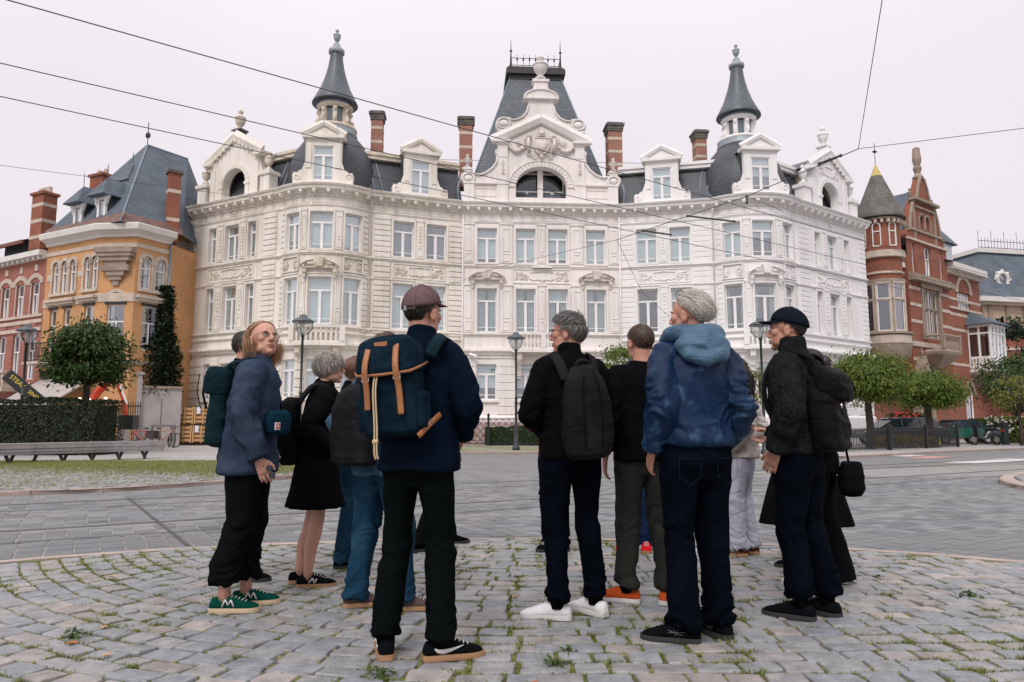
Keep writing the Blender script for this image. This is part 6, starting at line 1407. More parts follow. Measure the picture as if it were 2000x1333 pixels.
tag(fl.obj('rose_blossom',mat('rose_white',(.72,.70,.64),.7),rb,uv=False),kind='stuff')
leaf_box('shrub',22.6,24.6,43.0,43.6,0,1.7,m_l1,'dark shrub with red flowers under the arched window of the red house','shrub',1500,.14,12)
fl=MB()
for _ in range(26): fl.ell((r.uniform(22.8,24.4),42.95,r.uniform(1.2,1.8)),(.09,.06,.07),n=6,m=4)
tag(fl.obj('red_flowers',mat('flower_red',(.45,.02,.03),.6),None,uv=False),'clump of red geranium blossoms under the arched window','flowers',kind='stuff')
leaf_box('shrub',17.6,20.6,34.9,35.4,0,.5,m_autumn,'low reddish-yellow planting behind the black picket fence','shrub',1300,.13,14)
# long bench on slanted legs
bn=thing('bench',(-13,21.8,0),0,'long grey slatted bench on slanted black legs beside the hedge','bench'); m_bs=mat('bench_timber',(.30,.285,.28),.7,.2,3,.2,20); m_bl=mat('bench_leg',(.035,.033,.03),.55)
bpts=[(-16.2,15.6),(-14.6,18.6),(-13.55,20.55),(-11.5,23.95)]
for (a,b) in zip(bpts,bpts[1:]):
    S=WSeg(a,b)
    for k in range(6): mb=MB(); slab(mb,S,.012,S.L-.012,-.02-.1*k,.07-.1*k,.535,.575); mb.obj('slat',m_bs,bn)
    for k,(z0,z1) in enumerate(((.43,.53),(.33,.42),(.26,.32))): mb=MB(); slab(mb,S,.012,S.L-.012,.03-.02*k,.075-.02*k,z0,z1); mb.obj('slat',m_bs,bn)
    n=max(3,int(S.L/.42))
    for i in range(n):
        q=.3+(S.L-.6)*i/(n-1); s=.12 if i%2 else -.10; d=-.1 if i%2 else -.42
        lg=MB(); lg.tube([S(q,d,.30),S(q+s,d+(.05 if i%2 else -.03),.0)],[(.035,.05),(.03,.04)],4,up=(0,0,1)); lg.obj('leg',m_bl,bn)
# street lamps
m_lamp=mat('lamp_green_black',(.02,.028,.028),.4); m_lcap=mat('lamp_cap',(.07,.085,.10),.4); m_lglass=glassmat('lamp_glass',(.9,.92,.92),.1)
def lamp(x,y,label,z=0):
    t=thing('street_lamp',(x,y,z),0,label,'street lamp','street lamps round the square'); M=Matrix.Translation((x,y,z))
    p=MB(); p.lathe([(.17,0),(.17,.12),(.11,.2),(.10,.95),(.085,1.05),(.06,1.15),(.055,2.2),(.07,2.22),(.07,2.3),(.05,2.32),(.045,4.3),(.075,4.32),(.075,4.4)],12,M); p.obj('pole',m_lamp,t,smooth=True)
    c=MB(); c.lathe([(.40,4.86),(.41,4.9),(.3,4.98),(.15,5.05),(.13,5.13),(.06,5.16)],20,M); c.obj('lamp_hood',m_lcap,t,smooth=True)
    g=MB(); g.lathe([(.1,4.42),(.22,4.5),(.31,4.65),(.34,4.86)],20,M,cap=False); g.obj('lamp_globe',m_lglass,t,smooth=True)
    b=MB(); b.lathe([(.035,4.45),(.06,4.55),(.06,4.75),(.09,4.86)],10,M); b.obj('bulb',m_frame,t,smooth=True)
    for k in range(3):
        a=k*2.094+.5; q=MB(); q.tube([M@Vector((r_*math.cos(a),r_*math.sin(a),h)) for r_,h in ((.08,4.4),(.24,4.5),(.33,4.66),(.36,4.88))],.015,5); q.obj('bracket',m_lamp,t,smooth=True)
lamp(-19.7,28.9,'street lamp behind the hedge at the left edge'); lamp(-7.74,26.3,'street lamp rising in front of the cream house balcony'); lamp(.18,31.4,'street lamp in the middle, before the mansion railings'); lamp(9.5,27.2,'street lamp at the right, before the white house')
# railings
def fence(name,a,b,h,label,style,post=2.4,gap=.13,y0=0,m=m_iron):
    S=WSeg(a,b); t=thing(name,(a[0],a[1],0),0,label,'fence'); mb=MB()
    for z in (.1,h-.12): slab(mb,S,0,S.L,-.025,.01,z,z+.045)
    mb.obj('rail',m,t); n=max(1,int(S.L/post)); pm=MB(); pm.box(-.06,.06,-.06,.06,0,h+.1); pm.lathe([(.085,h+.1),(.085,h+.14),(.02,h+.2)],8); pm=pm.mesh('post'); pm.materials.append(m)
    for i in range(n+1): put('post',pm,None,t,S.frame(S.L*i/n,0,0))
    if style=='lattice':
        L=.34; kk=int(S.L/L); rm=MB(); d=h-.2; rm.tube([(0,0,.1),(d*.8,0,.1+d)],.014,4); rm.tube([(d*.8,-.03,.1),(0,-.03,.1+d)],.014,4); rm=rm.mesh('lattice_bar'); rm.materials.append(m)
        for i in range(kk-2): put('lattice_bar',rm,None,t,S.frame(i*L+.02,0,0))
    else:
        b_=MB(); b_.box(-.016,.016,-.012,.012,.04,h+(.06 if style=='spear' else 0))
        if style=='spear': b_.lathe([(.001,h+.2),(.04,h+.1),(.001,h+.05)],6,cap=False); b_.ell((0,0,h*.62),(.06,.015,.06),n=8,m=4)
        bm=b_.mesh('picket'); bm.materials.append(m); k=int(S.L/gap)
        for i in range(k): put('picket',bm,None,t,S.frame((i+.5)*S.L/k,0,0))
fence('lattice_fence',(-8,38.3),(5.5,38.3),1.5,'black lattice railing in front of the mansion','lattice',3.3); fence('picket_fence',(13.4,29.4),(16.5,31.7),.95,'black picket fence under the broad clipped tree','picket',3.3,.12); fence('picket_fence',(16.6,31.75),(22.3,36.2),.95,'black picket fence before the parked cars','picket',3.3,.12); fence('iron_fence',(6.5,38.5),(14.5,38.8),1.3,'spear-topped iron fence before the white house','spear',4,.26)
# stone base and pink planting behind the lattice
q=thing('stone_wall',(-2,38.9,0),0,'low pinkish stone garden wall behind the lattice railing','wall'); r=random.Random(3)
m_pst=mat('pink_stone',(.42,.30,.27),.9,.2,2,.3,12,island=.3); x=-8
for row in range(5):
    x=-8+r.uniform(0,.2)
    while x<5.3: w=r.uniform(.3,.6); mb=MB(); mb.box(x+.012,x+w-.012,39.4-r.uniform(0,.04),39.7,row*.25+.012,row*.25+.24); mb.obj('stone',m_pst,q); x+=w
# bollards
def bollard(x,y,h,label,m,grp=None):
    t=thing('bollard',(x,y,0),0,label,'bollard',grp); M=Matrix.Translation((x,y,0)); p=MB(); p.box(-.13,.13,-.13,.13,0,h,M); p.obj('shaft',m,t); p=MB(); p.prism([(-.15,h),(.15,h),(.13,h+.08),(-.13,h+.08)],-.15,.15,M); p.obj('cap',m,t)
bollard(27.2,39.9,1.15,'dark green square bollard at the right, beside the scooter',mat('bollard_green',(.008,.028,.024),.5)); bollard(31.2,42.2,1.3,'dark post at the extreme right edge',mat('bollard_green',(.0,.0,.0),.5))
t=thing('stone_pedestal',(-17.45,32.5,0),0,'grey stone pedestal with a dark covered top beside the hedge','pedestal'); mb=MB(); M=Matrix.Translation((-17.45,32.5,0)); mb.lathe([(.38,0),(.38,.12),(.27,.2),(.25,.95),(.33,1.0),(.36,1.1),(.3,1.14)],4,M@Matrix.Rotation(R(45),4,'Z')); mb.obj('shaft',m_ren,t); mb=MB(); mb.ell((-17.45,32.5,1.3),(.3,.3,.28)); mb.obj('cover',mat('dark_tarp',(.03,.03,.03),.7,.3,5),t,smooth=True)
# mini excavator behind the hedge: red boom and dipper
m_rp2=mat('machine_red',(.50,.045,.02),.4,.1,3); t=thing('excavator',(-17.4,31,0),0,'red excavator with raised boom working behind the hedge','excavator')
mb=MB(); mb.box(-18.9,-17.9,30.6,31.8,.5,1.7); mb.obj('cab',m_rp2,t); mb=MB(); mb.box(-19.1,-17.7,30.4,32,0,.5); mb.obj('track',m_iron,t)
mb=MB(); mb.tube([(-18.4,31,1.6),(-17.9,31,2.5),(-17.2,31,3.2)],[(.12,.16),(.12,.18),(.1,.13)],6); mb.obj('boom',m_rp2,t); mb=MB(); mb.tube([(-17.2,31,3.2),(-16.75,31,2.2),(-16.6,31,1.5)],[(.1,.13),(.1,.12),(.09,.1)],6); mb.obj('dipper',m_rp2,t); mb=MB(); mb.tube([(-17.0,30.9,3.0),(-16.55,30.9,2.0)],.045,6); mb.obj('hydraulic_ram',m_frame,t); mb=MB(); mb.box(-16.8,-16.2,30.8,31.3,.9,1.5); mb.obj('bucket',m_iron,t)
m_on=bpy.data.materials.new('lamp_lit'); m_on.use_nodes=True; m_on.node_tree.nodes["Principled BSDF"].inputs['Emission Color'].default_value=(1,.72,.45,1); m_on.node_tree.nodes["Principled BSDF"].inputs['Emission Strength'].default_value=3
for p in ((-18.35,30.5,2.18),(-17.95,30.5,2.15),(-17.3,30.6,2.2)): mb=MB(); mb.ell(p,(.08,.05,.07),n=8,m=6); mb.obj('work_light',m_on,t,uv=False)
# crates of timber stacked on pallets
m_wood=mat('crate_timber',(.46,.27,.12),.8,.2,5,.2,30,island=.15); m_lab=mat('white_label',(.7,.72,.75),.6)
for i,(x,z,lab) in enumerate(((-17.75,.15,'lower left wooden slatted crate of the stack by the mansion corner'),(-16.75,.15,'lower right wooden slatted crate of the stack by the mansion corner'),(-17.7,1.15,'upper left wooden slatted crate of the stack by the mansion corner'),(-16.7,1.15,'upper right wooden slatted crate of the stack by the mansion corner'))):
    t=thing('crate',(x,39.0,z),0,lab,'crate','slatted crates beside the mansion')
    for k in range(4): mb=MB(); mb.box(x-.46,x+.46,38.97,39.0,z+.06+k*.22,z+.19+k*.22); mb.obj('slat',m_wood,t)
    for k in range(3): mb=MB(); mb.box(x-.48+k*.44,x-.40+k*.44,38.93,38.97,z+.0,z+.92); mb.obj('upright',m_wood,t)
    mb=MB(); mb.box(x-.46,x+.46,39.02,39.75,z+.04,z+.9); mb.obj('contents',mat('crate_contents',(.25,.13,.06),.9,.4,4),t)
    mb=MB(); mb.box(x-.34,x-.14,38.92,38.929,z+.55,z+.9); mb.obj('label',m_lab,t)
# bicycle stand and bicycles
m_gs=mat('grey_steel',(.16,.145,.135),.5); t=thing('bike_stand',(-16.6,34.4,0),0,'grey square-section steel bicycle stand','bike stand'); mb=MB(); x=-16.95
for xx in (-17.15,-16.1): mb.box(xx-.05,xx+.05,34.35,34.45,0,1.0)
mb.box(-17.2,-16.05,34.34,34.46,1.0,1.1); mb.obj('frame',m_gs,t); t=thing('post',(-17.0,34.9,0),0,'thin dark signpost rising above the bicycles','post'); mb=MB(); mb.tube([(-17.0,34.9,0),(-17.0,34.9,2.35)],.035,6); mb.obj('shaft',m_gs,t)
m_tyre=mat('rubber',(.012,.012,.012),.8); m_chrome=mat('chrome',(.5,.5,.5),.25,metal=1)
def bicycle(x,y,rz,label,m,lean=.0,bag=None):
    M=Matrix.Translation((x,y,0))@Matrix.Rotation(rz,4,'Z')@Matrix.Rotation(lean,4,'X'); t=thing('bicycle',(x,y,0),rz,label,'bicycle','bicycles at the stand')
    P=lambda a,b,c=0: M@Vector((a,c,b))
    for wx in (-.52,.52):
        w=MB(); w.tube([P(wx+.33*math.cos(a),.35+.33*math.sin(a)) for a in [i*math.pi/12 for i in range(25)]],.022,6); o=w.obj('wheel',m_tyre,t,smooth=True); s=MB()
        for k in range(9): a=k*.698; s.tube([P(wx,.35),P(wx+.32*math.cos(a),.35+.32*math.sin(a))],.004,3)
        s.obj('spokes',m_chrome,o)
    f=MB(); 
    for a,b in (((-.52,.35),(-.08,.32)),((-.08,.32),(-.2,.85)),((-.08,.32),(.36,.75)),((-.19,.78),(.34,.82)),((-.52,.35),(-.18,.76)),((.34,.86),(.40,.7)),((.40,.7),(.52,.35))): f.tube([P(*a),P(*b)],.02,6)
    f.obj('frame',m,t,smooth=True); s=MB(); s.ell(P(-.22,.93),(.14,.08,.04)); s.obj('saddle',m_tyre,t,smooth=True)
    h=MB(); h.tube([P(.34,.85),P(.33,1.0)],.016,6); h.tube([P(.22,1.05,-.3),P(.34,1.02,-.12),P(.34,1.02,.12),P(.22,1.05,.3)],.016,6); h.obj('handlebar',m_tyre,t,smooth=True)
    if bag: b=MB(); b.box(-.78,-.34,-.19,.19,.45,.82,M); b.obj('pannier',bag,t)
bicycle(-17.75,34.6,R(170),'bicycle with dark pannier and red frame beside the stand',m_rp2,.05,mat('pannier',(.06,.035,.035),.8,.2,4)); bicycle(-16.45,34.9,R(-55),'black bicycle leaning on the steel stand, front wheel turned',m_tyre,-.12); bicycle(-17.1,35.5,R(15),'orange bicycle behind the steel stand',mat('bike_orange',(.5,.14,.02),.5),.05)
# cars
def car(x,y,rz,label,mp,L,W,prof,glass,roofm,wheels,light_rear,name='parked_car'):
    """side profile lofted across the width: sills and roof drawn in, glass let in, wheels with rims"""
    M=Matrix.Translation((x,y,0))@Matrix.Rotation(rz,4,'Z'); t=thing(name,(x,y,0),rz,label,'car','cars parked before the red house')
    body,gh=prof; rings=[]
    for k,s in ((-1,.9),(-.92,.985),(-.6,1.0),(.6,1.0),(.92,.985),(1,.9)):
        rings.append([M@Vector((px*(.97+.03*s),k*W/2,.55+(pz-.55)*s)) for px,pz in body])
    b=MB(); b.loft(rings); o=b.obj('body',mp,t,smooth=False)
    rings=[]
    for k in (-1,1): rings.append([M@Vector((px,k*(W/2-.06-(pz-gh[0][1])*.30),pz)) for px,pz in gh])
    g=MB(); g.loft(rings); g.obj('glasshouse',m_dkglassc,t)
    r=MB(); top=[p for p in gh if p[1]>max(q[1] for q in gh)-.10]; top=sorted(top); xs0,xs1=top[0][0],top[-1][0]; zt=max(q[1] for q in gh); ww=W/2-.06-(zt-gh[0][1])*.3+.02
    r.loft([[M@Vector((xs0-.06,k*ww*a,zt-.05)) for k,a in ((-1,1),(1,1))]+[M@Vector((xs1+.06,ww,zt-.05)),M@Vector((xs1+.06,-ww,zt-.05))],[M@Vector((xs0+.1,-ww*.9,zt+.03)),M@Vector((xs0+.1,ww*.9,zt+.03)),M@Vector((xs1-.1,ww*.9,zt+.03)),M@Vector((xs1-.1,-ww*.9,zt+.03))]]); r.obj('roof',roofm,t)
    for px in glass: 
        for k in (-1,1): q=MB(); zb=gh[0][1]; q.tube([M@Vector((px,k*(W/2-.055),zb)),M@Vector((px+.03,k*(ww-.0),zt-.03))],.03,4); q.obj('pillar',roofm,t)
    for wx in wheels:
        for k in (-1,1):
            Mw=M@Matrix.Translation((wx,k*(W/2-.1),.32))@Matrix.Rotation(R(90),4,'X'); w=MB(); w.lathe([(.2,-.1),(.31,-.1),(.325,-.06),(.325,.06),(.31,.1),(.2,.1)],24,Mw); o2=w.obj('wheel',m_tyre,t,smooth=True); w=MB(); w.lathe([(.2,-.115),(.2,.115)],16,Mw); 
            w.obj('rim',m_chrome,o2)
    for k in (-1,1):
        q=MB(); q.ell(M@Vector((L/2-.06,k*(W/2-.2),.78)),(.09,.13,.12),n=10,m=6); q.obj('tail_light',mat('tail_red',(.4,.01,.015),.25),t,smooth=True); q=MB(); q.ell(M@Vector((-L/2+.15,k*(W/2-.22),.7)),(.12,.13,.09),n=10,m=6); q.obj('headlight',m_chrome,t,smooth=True); q=MB(); q.ell(M@Vector((-.75,k*(W/2+.08),1.0)),(.06,.1,.07),n=8,m=6); q.obj('mirror',mp,t,smooth=True)
    return t
m_dkglassc=mat('car_glass',(.02,.035,.045),.06,spec=.9)
m_cblue=mat('car_dark_blue',(.012,.018,.026),.25,coat=.6); m_cgreen=mat('car_green',(.01,.10,.065),.25,coat=.7); m_soft=mat('soft_top',(.012,.011,.014),.85)
car(21.4,40.2,0,'dark blue estate car parked behind the picket fence, nose to the left',m_cblue,4.4,1.78,([(-2.2,.35),(-2.2,.62),(-1.95,.82),(-1.1,.96),(2.05,.98),(2.2,.75),(2.2,.35)],[(-1.35,.94),(2.0,.96),(1.75,1.4),(1.0,1.47),(-.2,1.47),(-.5,1.4)]),(-.1,.9),m_cblue,(-1.35,1.35),True)
car(26.1,42.4,0,'green convertible with black soft top parked at the right',m_cgreen,3.9,1.75,([(-1.95,.33),(-1.98,.6),(-1.75,.82),(-.95,.92),(1.4,.95),(1.9,.88),(1.98,.6),(1.95,.33)],[(-1.05,.9),(1.45,.93),(.95,1.28),(.3,1.38),(-.3,1.38),(-.55,1.3)]),(.35,),m_soft,(-1.2,1.25),True)
# scooter
t=thing('scooter',(25.9,39.6,0),0,'dark scooter with top box and red rear light before the roses','scooter'); M=Matrix.Translation((25.9,39.6,0))
for wx in (-.62,.62): w=MB(); w.tube([M@Vector((wx+.27*math.cos(a),0,.3+.27*math.sin(a))) for a in [i*math.pi/10 for i in range(21)]],.055,8); o=w.obj('wheel',m_tyre,t,smooth=True); w=MB(); w.tube([M@Vector((wx,-.03,.3)),M@Vector((wx,.03,.3))],.16,10); w.obj('rim',m_gs,o)
b=MB(); b.loft([[M@Vector((x,y*w,z0+(z1-z0)*k)) for y,k in ((-1,0),(1,0),(1,.8),(.5,1),(-.5,1),(-1,.8))] for x,w,z0,z1 in ((-.3,.12,.3,.4),(-.05,.15,.3,.45),(.1,.17,.35,.8),(.5,.16,.5,.85),(.8,.1,.6,.8))]); b.obj('body',m_cblue,t,smooth=True); b=MB(); b.prism([(-.5,.4),(-.36,.35),(-.45,1.0),(-.55,1.05)],-.18,.18,M); b.obj('leg_shield',m_cblue,t); b=MB(); b.ell((25.9+.3,39.6,.87),(.4,.14,.08)); b.obj('seat',m_tyre,t,smooth=True); b=MB(); b.box(.62,.98,-.18,.18,.95,1.2,M); b.obj('top_box',m_tyre,t); b=MB(); b.ell((26.78,39.45,.8),(.1,.08,.07)); b.ell((26.9,39.5,1.12),(.06,.1,.05)); b.obj('rear_light',MATS['tail_red'],t); b=MB(); b.tube([M@Vector((-.5,-.32,1.12)),M@Vector((-.52,0,1.05)),M@Vector((-.5,.32,1.12))],.02,6); b.tube([M@Vector((-.52,0,1.05)),M@Vector((-.62,0,.3))],.03,6); b.obj('handlebar',m_tyre,t)
# ------------------------------------------------------------------ overhead tram wires
m_wire=mat('wire_copper',(.055,.052,.055),.6)
def wire(pts,rad,label,cat='wire',grp='overhead tram wires'):
    b=MB(); b.tube(pts,rad,6); tag(b.obj('overhead_wire',m_wire,uv=False),label,cat,grp)
def ext(a,b,t0,t1): a,b=Vector(a),Vector(b); d=b-a; return [tuple(a+d*t0-Vector((0,0,0))),tuple(a+d*.25+Vector((0,0,-.015))),tuple(a+d*.75+Vector((0,0,-.015))),tuple(a+d*t1)]
wire(ext((-5.86,7.8,6),(9.35,18.7,6),-.6,2.0),.0075,'uppermost thick tram wire crossing from the top left corner'); wire(ext((-6.98,9.26,6),(10.7,21.5,6),-.6,2.0),.0075,'second tram wire from the left edge, in the middle of three'); wire(ext((-7.7,10.25,6),(12.0,24.1,6),-.6,2.0),.0075,'lowest of the three long tram wires')
N0=(6.73,13.4,6.42); wire([N0,(5.2,15.4,6.12),(4.2,16.7,6.06),(2.8,18.7,6.0)],.009,'span wire with fittings between the wire junction and the white house'); wire([N0,(4.7,8.46,6.6),(3.6,5.9,6.9)],.006,'thin stay wire rising to the top edge at right'); wire([N0,(9.3,12.5,6.45),(14,11,6.6)],.006,'thin stay wire running off to the right edge'); wire([(2.8,18.7,6.0),(3.85,20.9,5.0),(8.6,31,4.2)],.006,'thin stay wire descending from the left end of the span'); wire([(-3,27,6.2),(-.4,22,6.0),(2.8,18.7,6.0)],.006,'thin wire crossing the middle house windows'); wire([(-36,34,15.2),(-14,38,13.4)],.012,'thin cable crossing the sky over the pink house chimney'); wire([(5.2,15.4,6.12),(6.2,16.0,5.98)],.006,'short pull-off wire in front of the white house bay'); wire([(-6.5,44,17.9),(10.5,44,17.6)],.015,'thin cable stretched between the mansion chimneys')
for i,(p,q) in enumerate((((5.2,15.4,6.12),(5.2,15.4,5.98)),((4.2,16.7,6.06),(5.4,16.95,6.0)),((3.35,17.9,6.03),(4.1,18.1,5.98)),((6.2,13.95,6.33),(6.5,13.65,6.38)))):
    b=MB(); b.tube([p,q],.022,6); b.ell(p,(.035,.035,.035),n=8,m=6); b.ell(q,(.035,.035,.035),n=8,m=6)
    tag(b.obj('wire_clamp',m_wire,uv=False),['hanger clamp on the span wire before the domed bay','long bar clamp joining span and upper tram wire','long bar clamp joining span and lower tram wire','insulator beside the wire junction under the sky'][i],'wire clamp','fittings on the tram wires')
# ================================================================== PEOPLE
def lerp(a,b,t): return a+(b-a)*t
def interp(tab,x):
    for (a,u),(b,v) in zip(tab,tab[1:]):
        if x<=b: return lerp(u,v,max(0,(x-a)/(b-a)))
    return tab[-1][1]
HC=Vector((0,-.012,.035)); HRd=Vector((.077,.098,.087))
def base_head(female):
    """skull, jaw, nose, ears, neck fused into one skin; sockets and mouth pressed in"""
    b=MB(); f=female
    b.ell(HC,HRd,n=20,m=14); b.ell((0,.028,-.04),(.056 if f else .06,.062,.076),n=18,m=12); b.ell((0,.066,-.094),(.020 if f else .025,.024,.022),n=12,m=8)
    for s in (-1,1):
        b.ell((s*.042,.018,-.068),(.019,.044,.028),n=12,m=8); b.ell((s*.04,.057,-.012),(.025,.027,.026),n=12,m=8); b.ell((s*.013,.101,-.033),(.010,.012,.009),n=10,m=6)
        b.ell((s*.080,-.012,-.006),(.009,.020,.032),n=12,m=8,rot=(R(-12),0,s*R(-22))); b.ell((s*.077,-.004,-.03),(.008,.010,.014),n=8,m=6)
    b.ell((0,.073,.024),(.054,.019,.011 if f else .014),n=14,m=8); b.tube([(0,.08,.022),(0,.094,.002),(0,.108,-.024),(0,.104,-.036)],[.009,.0105,.0125,.010],8)
    b.ell((0,.083,-.062),(.024,.013,.008),n=10,m=6); b.ell((0,.081,-.074),(.021,.013,.008),n=10,m=6)
    w=.049 if f else .057
    b.tube([(0,-.022,-.02),(0,-.026,-.09),(0,-.036,-.16),(0,-.045,-.24)],[w*1.0,w,w*1.08,w*1.5],16)
    me=remesh(b,.0042,4); co=numco(me)
    def push(c,sig,amt,d=(0,-1,0)):
        q=((co-np.array(c))**2).sum(1); co[:]+=np.exp(-q/(2*sig*sig))[:,None]*np.array(d)*amt
    for s in (-1,1): push((s*.031,.085,.004),.012,.008); push((s*.05,.07,-.05),.016,.003); push((s*.084,-.008,-.004),.010,.005,(-s,0,0))
    push((0,.095,-.068),.006,.004); push((0,.088,-.083),.009,.004)
    setco(me,co); fs=[tuple(p.vertices) for p in me.polygons]; bpy.data.meshes.remove(me); return co,fs
HEADS={True:base_head(True),False:base_head(False)}
def base_hand():
    """right hand hanging down: wrist at the origin, fingers along -z, palm facing -x, thumb forward (+y)"""
    b=MB(); b.tube([(0,0,.03),(0,0,0),(0,.002,-.03),(0,.004,-.075),(0,.003,-.092)],[(.024,.028),(.020,.027),(.0155,.036),(.0145,.041),(.011,.038)],12,up=(0,1,0))
    for k,(y,l,r_) in enumerate(((.032,.072,.0088),(.011,.082,.0092),(-.011,.076,.0088),(-.031,.06,.0078))):
        pts=[(0,y*.9,-.07)]; a=R(10); z=-.088; x=0; yy=y
        for seg,c in ((.45,22),(.32,30),(.27,24)):
            x-=math.sin(a)*l*seg; z-=math.cos(a)*l*seg; yy+=y*.02; pts.append((x,yy,z)); a+=R(c)
        b.tube(pts,[r_,r_*1.02,r_*.93,r_*.72],8)
    b.tube([(-.004,.018,-.02),(-.012,.045,-.045),(-.018,.058,-.075),(-.022,.058,-.1)],[.014,.0125,.0105,.0075],8)
    me=remesh(b,.0034,2); co=numco(me); fs=[tuple(p.vertices) for p in me.polygons]; bpy.data.meshes.remove(me); return co,fs
HAND=base_hand()
def skinmat(name,c):
    m=mat(name,c,.48,.10,14,.12,220,spec=.45); b=m.node_tree.nodes["Principled BSDF"]; b.inputs['Subsurface Weight'].default_value=.12; b.inputs['Subsurface Radius'].default_value=(.012,.004,.002); return m
SK=skinmat('skin_fair',(.53,.285,.205)); SK2=skinmat('skin_ruddy',(.50,.25,.175))
m_lip=mat('lip',(.36,.12,.10),.45); m_eye=mat('eye_white',(.62,.58,.55),.15); m_iris=mat('iris',(.03,.035,.04),.1)
def hairmat(name,c1,c2):
    m=leafmat(name,c1,c2,.0); b=m.node_tree.nodes["Principled BSDF"]; b.inputs['Roughness'].default_value=.42; b.inputs['Specular IOR Level'].default_value=.4; return m
HAIRLINE=[(0,42),(30,38),(50,31),(66,22),(80,8),(98,2),(115,-16),(140,-37),(180,-42)]
def hair(name,parent,Mh,hm,L=.045,n=1500,style='short',seed=0,line=HAIRLINE,drop=0,dropfrom=70,vol=1.07,lift=.35,width=.0015,base=None):
    """scalp shell plus many tapering locks combed from the crown"""
    r=random.Random(seed); b=MB(); N=40; K=10; rows=[]
    crown=Vector((0,-.35,.94)).normalized()
    for i in range(N):
        ph=-180+360*i/N; e=interp(line,abs(ph)); col=[]
        for k in range(K+1):
            el=R(lerp(89,e,k/K)); d=Vector((math.sin(R(ph))*math.cos(el),math.cos(R(ph))*math.cos(el),math.sin(el)))
            v_=lerp(1.0,vol,min(1,(K-k)/2+.3)); col.append(HC+Vector((d.x*HRd.x,d.y*HRd.y,d.z*HRd.z))*v_)
        if drop and abs(ph)>dropfrom:
            f=min(1,(abs(ph)-dropfrom)/25)
            for j in range(1,5): q=col[K]; col.append(Vector((q.x*(1+.10*math.sin(j*.8)),q.y*(1-.05*j)-.004*j,q.z-drop*f*j/4)))
        else:
            for j in range(4): col.append(col[K]+Vector((0,0,-.0004*(j+1))))
        rows.append(col)
    T=len(rows[0]); vs=[Mh@p for c in rows for p in c]; fs=[]
    for i in range(N):
        for k in range(T-1): fs.append((i*T+k,((i+1)%N)*T+k,((i+1)%N)*T+k+1,i*T+k+1))
    b.add(vs,fs); o=b.obj(name,base or hm,parent,smooth=True,uv=False)
    s=MB(); Rm=Mh.to_3x3()
    def gdir(p):
        q=p-HC; return Vector((q.x/HRd.x**2,q.y/HRd.y**2,q.z/HRd.z**2)).normalized()
    for _ in range(n):
        ph=r.uniform(-180,180); e=interp(line,abs(ph)); el=R(lerp(e,90,r.random()**1.35)); d=Vector((math.sin(R(ph))*math.cos(el),math.cos(R(ph))*math.cos(el),math.sin(el)))
        p=HC+Vector((d.x*HRd.x,d.y*HRd.y,d.z*HRd.z))*vol*.99; nrm=gdir(p); t=(d-crown); t=t-nrm*t.dot(nrm)
        t=t.normalized() if t.length>1e-4 else Vector((0,1,0))
        if style=='swept': t2=Vector((r.gauss(0,.25),-1,-.25)); t=(t2-nrm*t2.dot(nrm)).normalized()
        if style=='part': t2=Vector((math.copysign(.9,d.x)+r.gauss(0,.1),-.9 if abs(ph)<100 else -.35,-.15 if abs(ph)<100 else -.4)); t=(t2-nrm*t2.dot(nrm)).normalized()
        if style=='spiky': t=(t*.6+Vector((0,.4,.55))).normalized() if d.z>.2 else t
        l=L*r.uniform(.65,1.15)+(drop*1.02*r.uniform(.8,1.12) if drop and abs(ph)>dropfrom-12 else 0); hang=drop and abs(ph)>dropfrom-12; st=6 if hang else 4; pts=[p]; wv=r.uniform(0,6); dirn=t+nrm*lift*r.uniform(.6,1.4)
        for j in range(st):
            q=pts[-1]; g=(j/st)*(1.1 if hang else .25); nn=gdir(q); tt=dirn-nn*dirn.dot(nn)*(.75 if j else .2); v=(tt.normalized()*(1-g)+Vector((0,0,-1))*g+Vector((r.gauss(0,.13),r.gauss(0,.13),r.gauss(0,.06)))).normalized()
            q=q+v*l/st; e_=q-HC; k_=math.sqrt((e_.x/HRd.x)**2+(e_.y/HRd.y)**2+(e_.z/HRd.z)**2)
            if k_<vol and q.z>-.09: q=HC+e_*(vol/k_)
            if drop and q.z<-.06: q.y-=.002; 
            pts.append(q); dirn=v
        w=width*r.uniform(.7,1.5); side=dirn.cross(gdir(pts[1])); side=side.normalized() if side.length>1e-5 else Vector((1,0,0)); vv=[]
        for j,q in enumerate(pts): ww=w*(1-.75*(j/st)**2); vv+= [Mh@(q-side*ww),Mh@(q+gdir(q)*ww*.7),Mh@(q+side*ww)]
        ff=[]
        for j in range(st): a=j*3; ff+=[(a,a+1,a+4,a+3),(a+1,a+2,a+5,a+4)]
        s.add(vv,ff)
    s.obj('hair_locks',hm,o,smooth=True,uv=False); return o
def ridge(p,seed): return 1-np.abs(vnoise(p,seed))*2
def cloth(name,mb,mt,parent,PM,vox=.011,sm=5,fold=None,seed=0,amp=1.0):
    me=remesh(mb,vox,sm); co=numco(me); no=numno(me)
    s=seed*7.3
    d=.0045*vnoise(co*np.array([7,7,4])+s,seed)+.0012*vnoise(co*26+s,seed+1)
    if fold is not None: d=d+fold(co,s,seed)
    d*=amp; co=co+no*d[:,None]
    setco(me,co); me.transform(PM); me.polygons.foreach_set("use_smooth",[True]*len(me.polygons)); me.name=name
    return put(name,me,mt,parent)
